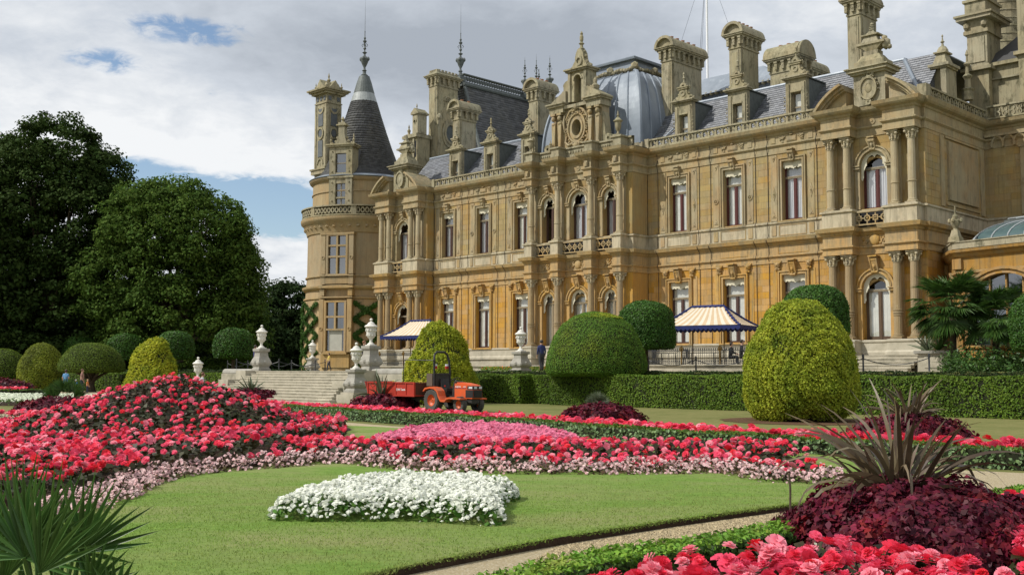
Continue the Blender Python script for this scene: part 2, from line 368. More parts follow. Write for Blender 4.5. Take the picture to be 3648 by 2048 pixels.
WIN = []                                       # (u centre, width, z0, z1, arch?, v of wall)
RW = [-40.6, -36.55, -32.5]; LW = [-62.5, -58.55, -54.55]
CB = [-44.95, -47.65, -50.4]; CBW = [1.15, 1.55, 1.15]
PAV = [-27.15, -67.1]
CC = [-43.75, -46.2, -49.15, -51.6]
def wall_faces(mb, u0, u1, z0, z1, v, holes, depth=.34):
    us = sorted({u0, u1, *[h[0] for h in holes], *[h[1] for h in holes]}); zs = sorted({z0, z1, *[h[2] for h in holes], *[h[3] for h in holes]})
    for a, b in zip(us, us[1:]):
        for c, d in zip(zs, zs[1:]):
            if any(h[0] < (a + b) / 2 < h[1] and h[2] < (c + d) / 2 < h[3] for h in holes): continue
            mb.add([(a, -v, c), (b, -v, c), (b, -v, d), (a, -v, d)], [(0, 1, 2, 3)])
    for h in holes:
        a, b, c, d = h[:4]; y0, y1 = -v, -v + depth
        mb.add([(a, y0, c), (a, y1, c), (a, y1, d), (a, y0, d)], [(0, 1, 2, 3)]); mb.add([(b, y0, c), (b, y1, c), (b, y1, d), (b, y0, d)], [(0, 1, 2, 3)])
        mb.add([(a, y0, c), (a, y1, c), (b, y1, c), (b, y0, c)], [(0, 1, 2, 3)])
        if len(h) < 5: mb.add([(a, y0, d), (a, y1, d), (b, y1, d), (b, y0, d)], [(0, 1, 2, 3)])
        else:                                   # round head: spandrels and soffit
            uc, r, zc, n = (a + b) / 2, (b - a) / 2, d - (b - a) / 2, 12
            pts = [(uc + r * math.cos(pi * i / n), zc + r * math.sin(pi * i / n)) for i in range(n + 1)]
            for (p, q) in zip(pts, pts[1:]):
                mb.add([(p[0], y0, p[1]), (q[0], y0, q[1]), (q[0], y0, d), (p[0], y0, d)], [(0, 1, 2, 3)])
                mb.add([(p[0], y0, p[1]), (q[0], y0, q[1]), (q[0], y1, q[1]), (p[0], y1, p[1])], [(0, 1, 2, 3)])
UNIT = None
stone_count = [0]
def unit_stone():
    global UNIT
    if UNIT is None:
        m = MB(); m.add([(-.5, 0, -.5), (.5, 0, -.5), (.5, 0, .5), (-.5, 0, .5), (-.49, -1, -.47), (.49, -1, -.47), (.49, -1, .47), (-.49, -1, .47)],
                        [(4, 5, 6, 7), (0, 1, 5, 4), (1, 2, 6, 5), (2, 3, 7, 6), (3, 0, 4, 7)]); UNIT = m.mesh('stone', STONE)
    return UNIT
def ashlar(u0, u1, z0, z1, v, holes, single=False, h=.37, parent=manor):
    """facing stones with open joints, broken bond, proud of the wall core"""
    mb = MB(); rows = max(1, round((z1 - z0) / h)); hh = (z1 - z0) / rows
    for r in range(rows):
        a, b = z0 + r * hh, z0 + (r + 1) * hh; x = u0 - rnd.uniform(0, .6)
        while x < u1:
            wd = rnd.uniform(.55, 1.05); xa, xb = max(x, u0), min(x + wd, u1); x += wd
            segs = [(xa, xb)]
            for q in holes:
                if q[2] - .01 < (a + b) / 2 < q[3] + .01:
                    ns = []
                    for s0, s1 in segs:
                        if q[1] <= s0 or q[0] >= s1: ns.append((s0, s1))
                        else:
                            if q[0] > s0: ns.append((s0, q[0]))
                            if q[1] < s1: ns.append((q[1], s1))
                    segs = ns
            for s0, s1 in segs:
                if s1 - s0 < .08: continue
                g = .006; pr = .009 + rnd.uniform(0, .003)
                if single and stone_count[0] < 298:
                    stone_count[0] += 1
                    link('stone', unit_stone(), parent, loc=((s0 + s1) / 2, -v, (a + b) / 2), scale=(s1 - s0 - 2 * g, pr, b - a - 2 * g))
                else:
                    y = -v; mb.add([(s0 + g, y, a + g), (s1 - g, y, a + g), (s1 - g, y, b - g), (s0 + g, y, b - g), (s0 + g, y - pr, a + g), (s1 - g, y - pr, a + g), (s1 - g, y - pr, b - g), (s0 + g, y - pr, b - g)],
                                   [(4, 5, 6, 7), (0, 1, 5, 4), (1, 2, 6, 5), (2, 3, 7, 6), (3, 0, 4, 7)])
    if mb.v: part('facing_stones', mb, STONE, parent, kind='stuff')

# --- walls: core with openings, facing stones over it
def bay_holes(cs, ws, low=(3.42, 7.28), upp=(10.47, 13.92), arch=False):
    o = []
    for c, w_ in zip(cs, ws):
        o.append((c - w_ / 2, c + w_ / 2, *low) + ((1,) if arch else ())); o.append((c - w_ / 2, c + w_ / 2, *upp) + ((1,) if arch else ()))
    return o
HR = [(c - .76, c + .76, 3.42, 7.28) for c in RW] + [(c - .66, c + .66, 10.47, 13.92) for c in RW]
HL = [(c - .76, c + .76, 3.42, 7.28) for c in LW] + [(c - .66, c + .66, 10.47, 13.92) for c in LW]
HC = [(c - w_ / 2, c + w_ / 2, 2.62, 7.0 + (w_ - 1.15) * .3, 1) for c, w_ in zip(CB, CBW)] + [(c - w_ / 2, c + w_ / 2, 10.47, 13.62 + (w_ - 1.15) * .25, 1) for c, w_ in zip(CB, CBW)]
HP = [[(c - .8, c + .8, 2.62, 6.95, 1), (c - .78, c + .78, 10.47, 13.62, 1)] for c in PAV]
core = MB()
wall_faces(core, -43.05, -30.0, 1.6, 16.0, 0, HR); wall_faces(core, -64.2, -52.3, 1.6, 16.0, 0, HL)
wall_faces(core, -52.3, -43.05, 1.6, 16.0, 1.56, HC, .5)
for c, h in zip(PAV, HP): wall_faces(core, c - 2.85, c + 2.85, 1.6, 16.0, .7, h, .5)
core.bx(-43.35, -43.052, .05, 1.555, 1.6, 16.0); core.bx(-52.298, -52.0, .05, 1.555, 1.6, 16.0)
core.bx(-30.0, -29.7, .02, .695, 1.6, 16); core.bx(-64.5, -64.202, .02, .695, 1.6, 16)
core.bx(-24.6, -24.302, -7.2, .695, 1.6, 16); core.bx(-69.948, -69.6, -9, .695, 1.6, 16)
core.bx(-24.6, -8, -7.6, -7.2, 1.6, 16.0); core.bx(-24.6, -8, -15, -7.7, 15.9, 16.0)
core.bx(-69.9, -24.6, -16, -15.6, 1.6, 19.0)
part('wall', core, STONE, manor)
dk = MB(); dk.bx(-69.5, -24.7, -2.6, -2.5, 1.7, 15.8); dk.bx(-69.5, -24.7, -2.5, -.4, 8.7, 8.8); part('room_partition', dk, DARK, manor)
SUR = .32
def grow(hs, g=.3, kt=.5): return [(h[0] - g, h[1] + g, h[2] - .1, h[3] + kt) for h in hs]
HRg, HLg = grow(HR, .3, .3), grow(HL, .3, .3)
HCg = [(h[0] - .22, h[1] + .22, h[2], h[3] + .3) for h in HC]
ashlar(-30.0, -24.3, 3.35, 7.95, .7, [(h[0] - .22, h[1] + .22, h[2], h[3] + .3) for h in HP[0]], True)
ashlar(-43.05, -30.0, 10.5, 14.35, 0, HRg, True, .385)
ashlar(-43.05, -30.0, 3.35, 8.2, 0, HRg, True)
ashlar(-30.0, -24.3, 10.5, 14.35, .7, [(h[0] - .22, h[1] + .22, h[2], h[3] + .3) for h in HP[0]], True)
ashlar(-43.05, -30.0, 8.5, 9.05, 0, [], False, .28); ashlar(-43.05, -30.0, 15.0, 15.5, 0, [], False, .25); 
ashlar(-64.2, -52.3, 3.35, 8.2, 0, HLg); ashlar(-64.2, -52.3, 10.5, 14.35, 0, HLg, False, .385)
ashlar(-64.2, -52.3, 8.5, 9.05, 0, [], False, .28);  ashlar(-64.2, -52.3, 15.0, 15.5, 0, [], False, .25)
ashlar(-52.3, -43.05, 3.35, 7.95, 1.56, HCg); ashlar(-52.3, -43.05, 10.5, 14.35, 1.56, HCg, False, .385)
ashlar(-69.95, -64.25, 3.35, 7.95, .7, [(h[0] - .22, h[1] + .22, h[2], h[3] + .3) for h in HP[1]]); ashlar(-69.95, -64.25, 10.5, 14.35, .7, [(h[0] - .22, h[1] + .22, h[2], h[3] + .3) for h in HP[1]])
ashlar(-24.3, -8, 3.0, 15.4, -7.2, [])
# side wall stones of the right pavilion (faces +u)
sd_ = MB()
for r in range(32):
    a = 3.35 + r * .375; x = -7.2 - rnd.uniform(0, .6)
    while x < .7:
        wd = rnd.uniform(.6, 1.1); p, q = max(x, -7.2), min(x + wd, .7); x += wd
        if q - p > .1 and not (9.0 < a < 9.5 or 8.0 < a < 8.4 or 10.2 < a < 10.45 or a > 15.3): sd_.sideprism([(p + .006, a + .006), (q - .006, a + .006), (q - .006, a + .369), (p + .006, a + .369)], -24.302, -24.28)
part('facing_stones', sd_, STONE, manor, kind='stuff')

# --- plan outlines
PR, PL_ = (-30.0, -24.3), (-69.95, -64.25)
def pav_path(c, pair=1.5):
    a, b = c - 2.85, c + 2.85
    return [(a, .7), (c - 2.62, .7), (c - 2.62, pair), (c - .95, pair), (c - .95, .7), (c + .98, .7), (c + .98, pair), (c + 2.68, pair), (c + 2.68, .7), (b, .7)]
def cen_path(pr=2.35, hw=.3):
    o = [(-52.3, 1.56)]
    for c in CC[::-1]: o += [(c - hw, 1.56), (c - hw, pr), (c + hw, pr), (c + hw, 1.56)]
    return o + [(-43.05, 1.56)]
RES = [(-69.95, -8)] + pav_path(-67.1) + [(-64.25, 0), (-52.3, 0)] + cen_path() + [(-43.05, 0), (-30.0, 0)] + pav_path(-27.15) + [(-24.3, -7.2), (-8, -7.2)]
WAL = [(-69.95, -8), (-69.95, .7), (-64.25, .7), (-64.25, 0), (-52.3, 0), (-52.3, 1.56), (-43.05, 1.56), (-43.05, 0), (-30, 0), (-30, .7), (-24.3, .7), (-24.3, -7.2), (-8, -7.2)]
def course(name, path, prof, m=TRIM): mb = MB(); mb.sweep(path, prof); return part(name, mb, m, manor)
course('base_plinth', RES, [(.04, 1.6), (.04, 2.5), (.14, 2.55), (.14, 2.7), (.06, 2.8), (.06, 3.2), (.12, 3.26), (.12, 3.34), (0, 3.38)], PALE)
course('entablature', RES, [(.0, 7.96), (.06, 7.98), (.06, 8.12), (.04, 8.14), (.04, 8.3), (.15, 8.37), (.15, 8.43), (.03, 8.47), (.03, 9.0)])
course('belt_course', RES, [(.03, 9.0), (.1, 9.06), (.14, 9.16), (.30, 9.22), (.34, 9.36), (.36, 9.42), (.05, 9.5)])
course('pedestal_course', RES, [(.05, 9.5), (.05, 10.24), (.14, 10.3), (.14, 10.38), (.0, 10.44)], BLEACH)
course('architrave', RES, [(.0, 14.4), (.05, 14.42), (.05, 14.58), (.03, 14.6), (.03, 14.8), (.15, 14.9), (.15, 14.97), (.03, 15.02), (.03, 15.48)])
COR = [(.03, 15.48), (.10, 15.53), (.13, 15.62), (.34, 15.70), (.42, 15.80), (.46, 15.92), (.48, 15.98), (.0, 16.06)]
course('cornice', RES, COR)
gut = MB()
gut.sweep([(-69.95, -8), (-69.95, .4), (-64.25, .4), (-64.25, -.3), (-52.3, -.3), (-52.3, 1.3), (-43.05, 1.3), (-43.05, -.3), (-30, -.3), (-30, .4), (-24.3, .4), (-24.3, -7.5), (-8, -7.5)], [(.35, 16.06), (-.6, 16.1)])
part('roof_gutter', gut, LEAD, manor)

# --- parapet with running scrolls
def scroll_mesh():
    m = MB(); m.ring(0, .24, .10, .205, -.06, .06, R(-30), R(230), 12); m.ring(.2, .2, .03, .085, -.05, .05, 0, 2 * pi, 8)
    m.wallprism([(-.26, 0), (-.02, 0), (-.1, .12), (-.2, .2)], -.055, .055); m.wallprism([(.0, 0), (.24, 0), (.2, .1), (.06, .08)], -.055, .055)
    return m.mesh('scroll', TOPS)
SCR = scroll_mesh()
def parapet(u0, u1, v, n, side=False):
    rail = MB(); L = (lambda a, b, c, d, e, f: rail.bx(a, b, c, d, e, f)) if not side else (lambda a, b, c, d, e, f: rail.bx(c, d, a, b, e, f))
    L(u0, u1, v - .11, v + .11, 16.05, 16.15); L(u0, u1, v - .13, v + .13, 16.56, 16.66)
    r = part('parapet', rail, TOPS, manor)
    for i in range(n):
        t = (i + .5) / n; p = u0 + (u1 - u0) * t
        link('scroll', SCR, r, loc=(p, -v, 16.15) if not side else (v, -p, 16.15), rotz=0 if not side else pi / 2)
parapet(-42.75, -30.3, .12, 25); parapet(-63.9, -52.6, .12, 23); parapet(-7.0, .45, -24.2, 14, True)
for (a, b, v0, v1) in [(-43.1, -42.75, -.05, .3), (-30.3, -30.0, -.05, .3), (-64.2, -63.9, -.05, .3), (-52.6, -52.25, -.05, .3), (-24.5, -24.0, .45, 1.0), (-24.45, -24.0, -7.3, -7.0)]: pb = MB(); pb.bx(a, b, v0, v1, 16.05, 16.7); part('parapet_block', pb, TOPS, manor)
# far right parapet with interlaced rings
rr = MB(); rr.bx(-24.0, -8, -7.1, -6.86, 16.05, 16.14); rr.bx(-24.0, -8, -7.12, -6.84, 16.74, 16.84)
for i in range(34):
    for k in range(2): rr.ring(-23.4 + i * .40, 16.30 + k * .27, .10, .165, -7.04, -6.92, 0, 2 * pi, 10)
part('ring_parapet', rr, TOPS, manor)
mach = MB()
for i in range(22): mach.ring(-23.5 + i * .62, 14.75, .23, .33, -7.2, -7.0, 0, pi, 8); mach.bx(-23.86 + i * .62, -23.76 + i * .62, -7.2, -6.98, 14.45, 14.78)
mach.bx(-24.2, -8, -7.2, -6.95, 15.06, 15.2)
part('arcaded_corbel', mach, TRIM, manor)
# solid parapet over the centre
cpar = MB(); cpar.sweep(cen_path(2.3, .33), [(.05, 16.05), (.05, 16.2), (.0, 16.24), (.0, 16.62), (.1, 16.66), (.1, 16.76), (-.2, 16.8), (-.2, 16.06)]); part('parapet', cpar, TOPS, manor)
dots = MB()
for a, b in ((-51.25, -49.5), (-48.8, -46.55), (-45.85, -44.1)):
    for i in range(9): dots.ico((a + (b - a) * (i + .5) / 9, -1.6, 16.43), .075, 1, (1, .4, 1.5))
part('rosette_band', dots, TOPS, manor)

# --- windows
WCACHE = {}
def wmesh(key, f):
    if key not in WCACHE: WCACHE[key] = f()
    return WCACHE[key]
def window(uc, w_, z0, z1, v, arch=False, ztr=None, fm=WOODF, kind='blind', rec=.30, doorp=0.0, val=True):
    """frame > panes, blind; the stone surround and pelmet beside it"""
    H_ = z1 - z0; hw = w_ / 2; zs = H_ - hw if arch else H_; zt = (ztr - z0) if ztr else H_ * .72
    key = (round(w_, 2), round(H_, 2), arch, round(zt, 2), fm.name, round(doorp, 2))
    def mk():
        m = MB(); t = .085
        m.bx(-hw, -hw + t, -.09, 0, 0, zs); m.bx(hw - t, hw, -.09, 0, 0, zs); m.bx(-hw + t, hw - t, -.085, -.005, 0, t * 1.3)
        if arch: m.ring(0, zs, hw - t, hw, -.085, -.005, 0, pi, 12)
        else: m.bx(-hw + t, hw - t, -.085, -.005, zs - t, zs)
        m.bx(-t * .7, t * .7, -.075, .012, t * 1.3, zt - .06)
        for s_ in (-1, 1):
            x0, x1 = (t * .7 + .002, hw - t - .002) if s_ > 0 else (-hw + t + .002, -t * .7 - .002)
            m.bx(x0, x0 + .05, -.07, -.015, t * 1.3, zt - .07); m.bx(x1 - .05, x1, -.07, -.015, t * 1.3, zt - .07)
            if doorp:
                m.bx(x0 + .05, x1 - .05, -.065, -.03, t * 1.3, doorp); m.bx(x0 + .14, x1 - .14, -.03, -.005, .28, doorp - .15)
        return m.mesh('window', fm)
    o = link('window', wmesh(key, mk), manor, loc=(uc, -(v - rec), z0))
    link('transom', wmesh(('t',) + key, lambda: (lambda m: (m.bx(-hw + .03, hw - .03, -.08, .03, zt - .08, zt + .05), m.bx(-hw + .05, hw - .05, .0, .05, zt - .02, zt + .02), m.mesh('transom', TANF))[-1])(MB())), o)
    def pm():
        m = MB(); m.qd(-hw + .08, -.06, -.05, max(.1, doorp), zt - .08); return m.mesh('pane', GLASS)
    p = wmesh(('p',) + key, pm); link('pane', p, o); link('pane', p, o, loc=(hw - .02, 0, 0))
    def tm():
        m = MB()
        if arch:
            pts = [(-hw + .08, zt + .05)] + [((hw - .08) * math.cos(pi - pi * i / 10), zs + (hw - .08) * math.sin(pi * i / 10)) for i in range(11)] + [(hw - .08, zt + .05)]
            m.add([(a_, .05, b_) for a_, b_ in pts], [tuple(range(len(pts)))])
        else: m.qd(-hw + .08, hw - .08, -.05, zt + .05, zs - .08)
        return m.mesh('pane', GLASS)
    link('pane', wmesh(('tp',) + key, tm), o)
    def bm_():
        m = MB(); n = 10; top = zt - .1 if kind != 'full' else zs
        if kind == 'full':
            m.bx(-hw + .05, hw - .05, -.16, -.14, doorp, zs)
            if arch: m.wallprism([((hw - .06) * math.cos(pi * i / 8), zs + (hw - .06) * math.sin(pi * i / 8)) for i in range(9)], -.16, -.14)
        elif kind == 'blind':
            for a, b in ((-hw + .03, -hw * .44), (-hw * .43, -.03), (.03, hw * .43), (hw * .44, hw - .03)): m.bx(a, b, -.11, -.095, .1, top)
            m.bx(-hw + .03, hw - .03, -.14, -.125, zt, zs)
        elif kind == 'curtain':
            for a, b in ((-hw + .03, -hw * .16), (hw * .10, hw - .02)):
                for i in range(n):
                    x = a + (b - a) * i / n; m.bx(x, x + (b - a) / n, -.13 - .03 * (i % 2), -.105 - .03 * (i % 2), .1, top)
            m.bx(-hw + .03, hw - .03, -.19, -.18, .1, zs)
        return m.mesh('blind', CREAM if kind != 'curtain' else CURT)
    if kind != 'dark': link('blind', wmesh(('b', kind) + key, bm_), o)
    if val:
        def vm():
            m = MB(); n = 18
            if not arch:
                top = [(-hw + .01, 0), (hw - .01, 0)]; bot = [(hw - .01 - (w_ - .02) * i / n, -.36 - .07 * abs(math.sin(i * pi / 3.0)) - (.13 if i == n // 2 else 0) + (0.06 if i in (0, n) else 0)) for i in range(n + 1)]
                m.wallprism(top + bot, -.03, .0)
            else:
                for i in range(14):
                    t0, t1 = pi * i / 14, pi * (i + 1) / 14
                    th = lambda t: (.20 + .13 * (abs(math.cos(t)) ** 6) + .02 * math.sin(t * 14)) if abs(t - pi / 2) > .13 else .34
                    f = lambda t, k: ((hw - (0 if k else th(t))) * math.cos(t), (hw - (0 if k else th(t))) * math.sin(t))
                    m.wallprism([f(t0, 0), f(t0, 1), f(t1, 1), f(t1, 0)], -.03, .0)
                for s_ in (-1, 1): m.wallprism([(s_ * hw, 0), (s_ * hw, -.75), (s_ * (hw - .06), -.8), (s_ * (hw - .14), -.62), (s_ * (hw - .14), -.3), (s_ * (hw - .28), 0)], -.03, 0)
            return m.mesh('valance', CREAM2)
        link('valance', wmesh(('v', round(w_, 2), arch, fm.name), vm), o, loc=(0, -(rec - .12), zs if arch else H_))
    return o
def console_mesh(w_=.34, h=.75, d=.34):
    m = MB(); seg = 10
    def cylx(zc, yc, r, wd):
        vs = [(x, yc + r * math.cos(2 * pi * i / seg), zc + r * math.sin(2 * pi * i / seg)) for x in (-wd / 2, wd / 2) for i in range(seg)]
        m.add(vs, [tuple(range(seg)), tuple(range(2 * seg - 1, seg - 1, -1))] + [(i, (i + 1) % seg, seg + (i + 1) % seg, seg + i) for i in range(seg)])
    m.bx(-w_ * .62, w_ * .62, 0, d * 1.1, h - .07, h)
    cylx(h - .2, -d * .55, .14, w_ * 1.05); cylx(h - .2, -d * .55, .06, w_ * 1.2)
    m.sideprism([(0, 0), (0, h - .07), (d * .9, h - .15), (d * .6, h * .45), (d * .3, h * .12)], -w_ * .38, w_ * .38)
    for s_ in (-1, 1): m.sideprism([(0, .06), (0, h - .1), (d * .95, h - .17), (d * .68, h * .45), (d * .38, h * .14)], s_ * w_ * .46 - .035, s_ * w_ * .46 + .035)
    cylx(.08, -d * .3, .08, w_ * .9); m.ico((0, -d * .62, h * .42), .085, 1, (1, .8, 1.6)); m.ico((0, -d * .45, h * .2), .06, 1)
    return m.mesh('keystone', TRIM, 40)
CONS = console_mesh(); CONS2 = console_mesh(.40, .95, .42)
def mask_mesh():
    m = MB(); m.bx(-.26, .26, 0, .12, .42, .5); m.ico((0, -.1, .25), .17, 2, (1.0, .9, 1.15)); m.ico((-.15, -.12, .36), .08, 1); m.ico((.15, -.12, .36), .08, 1)
    m.ico((0, -.26, .24), .045, 1); m.ico((-.08, -.22, .3), .035, 1); m.ico((.08, -.22, .3), .035, 1); m.bx(-.16, .16, 0, .18, -.02, .06); m.ico((0, -.16, .06), .07, 1, (1.6, 1, .8)); return m.mesh('carved_mask', TRIM, 50)
MASK = mask_mesh()
def surround(uc, w_, z0, z1, v):
    m = MB(); hw = w_ / 2
    for (o, wd, pr) in ((0, .09, .10), (.09, .07, .06), (.16, .08, .13)):
        a = hw + o; m.bx(uc - a - wd, uc - a, v, v + pr, z0 - .05, z1 + o + wd); m.bx(uc + a, uc + a + wd, v, v + pr, z0 - .05, z1 + o + wd); m.bx(uc - a, uc + a, v, v + pr - .003, z1 + o, z1 + o + wd)
    m.bx(uc - hw - .3, uc + hw + .3, v, v + .16, z0 - .12, z0 - .05)
    part('window_surround', m, TRIM, manor)
def relief(kind):
    m = MB()
    if kind == 'd': m.wallprism([(0, -.42), (.14, 0), (0, .42), (-.14, 0)], 0, .03); m.wallprism([(0, -.22), (.07, 0), (0, .22), (-.07, 0)], .03, .06); m.ico((0, -.06, 0), .05, 1)
    if kind == 'c': m.ring(0, 0, .11, .165, 0, .05, 0, 2 * pi, 14); m.ico((0, -.03, 0), .07, 1)
    if kind == 't': m.wallprism([(-.13, -.15), (.13, -.15), (0, .16)], 0, .03); m.ico((0, -.04, -.06), .045, 1)
    if kind == 's':
        m.bx(-.34, .34, 0, .05, -.15, .15); m.bx(-.28, .28, .05, .07, -.1, .1); m.ico((0, -.06, .24), .09, 1, (1.5, .8, .8)); rr_ = random.Random(3)
        for s_ in (-1, 1):
            for i in range(9): m.ico((s_ * (.5 + rr_.uniform(0, .28)), -.04, rr_.uniform(-.16, .18)), rr_.uniform(.04, .075), 1, (1, .8, 1))
            m.tube([(s_ * .4, -.05, .15), (s_ * .6, -.07, .02), (s_ * .8, -.05, .15)], .03, 5)
    return m.mesh('relief_' + {'d': 'lozenge', 'c': 'roundel', 't': 'triangle', 's': 'swag'}[kind], TRIM, 40)
REL = {k: relief(k) for k in 'dcts'}
def wing_bay(uc, i, fm, uk, lk):
    window(uc, 1.32, 10.47, 13.92, 0, False, 12.98, fm, uk); window(uc, 1.52, 3.42, 7.28, 0, False, 6.27, WOODF, lk)
    surround(uc, 1.32, 10.47, 13.92, 0); surround(uc, 1.52, 3.42, 7.28, 0)
    link('keystone', CONS, manor, loc=(uc, 0, 13.85)); link('keystone', CONS2, manor, loc=(uc, 0, 7.18))
    for s_ in (-1, 1): link('carved_mask', MASK, manor, loc=(uc + s_ * 1.02, 0, 7.6))
    m = MB()
    for s_ in (-1, 1):
        a, b = sorted((uc + s_ * 1.0, uc + s_ * 1.42)); m.bx(a, b, 0, .045, 10.5, 14.35); m.bx(a, b, 0, .07, 10.44, 10.52)
        a, b = sorted((uc + s_ * 1.08, uc + s_ * 1.38)); m.bx(a, b, .05, .09, 9.58, 10.18); m.bx(a, b, .03, .07, 15.06, 15.44)
    m.bx(uc - .9, uc + .9, .05, .075, 9.55, 9.6); m.bx(uc - .9, uc + .9, .05, .075, 10.14, 10.19); m.bx(uc - .9, uc - .85, .05, .075, 9.6, 10.14); m.bx(uc + .85, uc + .9, .05, .075, 9.6, 10.14)
    for (a, b) in ((uc - 1.0, uc + 1.0),):
        m.bx(a, b, .03, .05, 8.53, 8.56); m.bx(a, b, .03, .05, 8.92, 8.95); m.bx(a, a + .03, .03, .05, 8.56, 8.92); m.bx(b - .03, b, .03, .05, 8.56, 8.92)
    for s_ in (-1, 1): m.bx(uc + s_ * 1.24 - .14, uc + s_ * 1.24 + .14, 0, .035, 3.4, 7.58)
    part('bay_moulding', m, TRIM, manor)
    for s_ in (-1, 1):
        link('relief_' + ('lozenge' if i % 2 == 0 else 'roundel'), REL['d' if i % 2 == 0 else 'c'], manor, loc=(uc + s_ * 1.21, -.045, 12.05))
        link('relief_triangle', REL['t'], manor, loc=(uc + s_ * 1.21, -.045, 10.8)); link('relief_triangle', REL['t'], manor, loc=(uc + s_ * 1.21, -.045, 14.1), rot=(0, pi, 0))
    link('relief_swag', REL['s'], manor, loc=(uc, -.03, 15.22))
    for s_ in (-1, 1):
        p = MB(); x = uc + s_ * 1.6
        p.tube([(x, -.05, 3.4), (x, -.05, 8.1), (x, -.17, 8.36), (x, -.07, 8.6), (x, -.09, 9.0), (x, -.37, 9.3), (x, -.1, 9.6), (x, -.16, 10.35), (x, -.04, 10.55), (x, -.04, 14.35), (x, -.17, 14.93), (x, -.06, 15.2), (x, -.16, 15.6)], .019, 5)
        part('downpipe', p, PIPE, manor)
for i, c in enumerate(RW): wing_bay(c, i, WOODR, ('blind', 'full', 'curtain')[i], ('blind', 'blind', 'full')[i])
for i, c in enumerate(LW): wing_bay(c, i, WOODF, ('curtain', 'curtain', 'blind')[i], ('full', 'blind', 'full')[i])

# --- columns
def column_parts(h, r, banded=True, heavy=False):
    cap, sh, ba = MB(), MB(), MB(); zb, zc = .22, h - .52
    pr = [(r * 1.02, zb), (r, zb + .06)]
    n = 8
    for i in range(1, n): t = i / n; pr.append((r * (1 - .13 * t ** 1.6), zb + (zc - zb) * t))
    pr.append((r * .86, zc)); sh.lathe((0, 0, 0), pr, 32, 0, .06)
    bz = zb + (zc - zb) * .30
    for dz, q in (((0, 1.12),) if not heavy else ((0, 1.16), (.14, 1.12), (-.12, 1.1))): sh.lathe((0, 0, 0), [(r * .9, bz + dz - .05), (r * q, bz + dz - .03), (r * q, bz + dz + .03), (r * .9, bz + dz + .05)], 20)
    ba.fr((0, 0), (r * 1.4, r * 1.4), (r * 1.4, r * 1.4), 0, .08); ba.lathe((0, 0, 0), [(r * 1.32, .08), (r * 1.38, .11), (r * 1.3, .15), (r * 1.1, .17), (r * 1.18, .19), (r * 1.1, .23), (r * .9, .235)], 20)
    cap.lathe((0, 0, 0), [(r * .95, zc - .03), (r * .98, zc), (r * .86, zc + .03), (r * .9, zc + .2), (r * 1.05, zc + .36), (r * 1.3, zc + .44)], 16)
    for k in range(8):
        a = k * pi / 4; ca, sa = math.cos(a), math.sin(a)
        for (q, zz_, rr_) in ((1.0, .1, .06), (1.08, .17, .05), (1.18, .27, .05)): cap.ico((ca * r * q, sa * r * q, zc + zz_), rr_, 1, (1, 1, 1.5))
    for k in range(4):
        a = pi / 4 + k * pi / 2; ca, sa = math.cos(a), math.sin(a)
        cap.ico((ca * r * 1.5, sa * r * 1.5, zc + .36), .095, 1, (1, 1, 1)); cap.ico((ca * r * 1.28, sa * r * 1.28, zc + .40), .07, 1)
    cap.fr((0, 0), (r * 1.38, r * 1.38), (r * 1.42, r * 1.42), zc + .45, zc + .52)
    return cap.mesh('capital', BLEACH, 50), sh.mesh('shaft', COLS, 30), ba.mesh('base', COLS, 30)
CU = column_parts(3.96, .21); CL = column_parts(4.55, .23, heavy=True)
ped = MB()
def column(u, v, z, M3):
    c = link('column', None, manor, loc=(u, -v, z))
    for n_, me in zip(('capital', 'shaft', 'base'), M3): link(n_, me, c)
allc = [(c, 2.03) for c in CC] + [(x + d, 1.15) for x in PAV for d in (-2.3, -1.33, 1.4, 2.33)]
for (u, v) in allc: column(u, v, 10.44, CU); column(u, v, 3.40, CL)
def one(name, m_, *boxes):
    for b_ in boxes: q = MB(); q.bx(*b_); part(name, q, m_, manor)
for (u, v) in allc:
    w0 = 1.56 if v > 2 else .7; one('pilaster', TRIM, (u - .2, u + .2, w0, w0 + .07, 3.38, 7.96), (u - .19, u + .19, w0, w0 + .07, 10.44, 14.4))
for u in CC: q = MB(); q.bx(u - .13, u + .13, 2.4, 2.52, 15.0, 15.42); q.bx(u - .1, u + .1, 2.52, 2.56, 15.05, 15.3); part('frieze_bracket', q, TRIM, manor)
for x, v in [(x, 1.56) for x in (-44.97, -47.67, -50.4)] + [(x, .7) for x in PAV]: q = MB(); q.ring(x, 15.22, .07, .17, v, v + .07, 0, 2 * pi, 14); q.ico((x, -v - .04, 15.22), .08, 1); part('frieze_roundel', q, TRIM, manor)
one('corner_pilaster', STONE, (-43.6, -43.05, 1.56, 1.62, 10.44, 14.4), (-43.6, -43.05, 1.56, 1.62, 3.38, 7.96), (-52.3, -52.0, 1.56, 1.62, 3.38, 14.4))
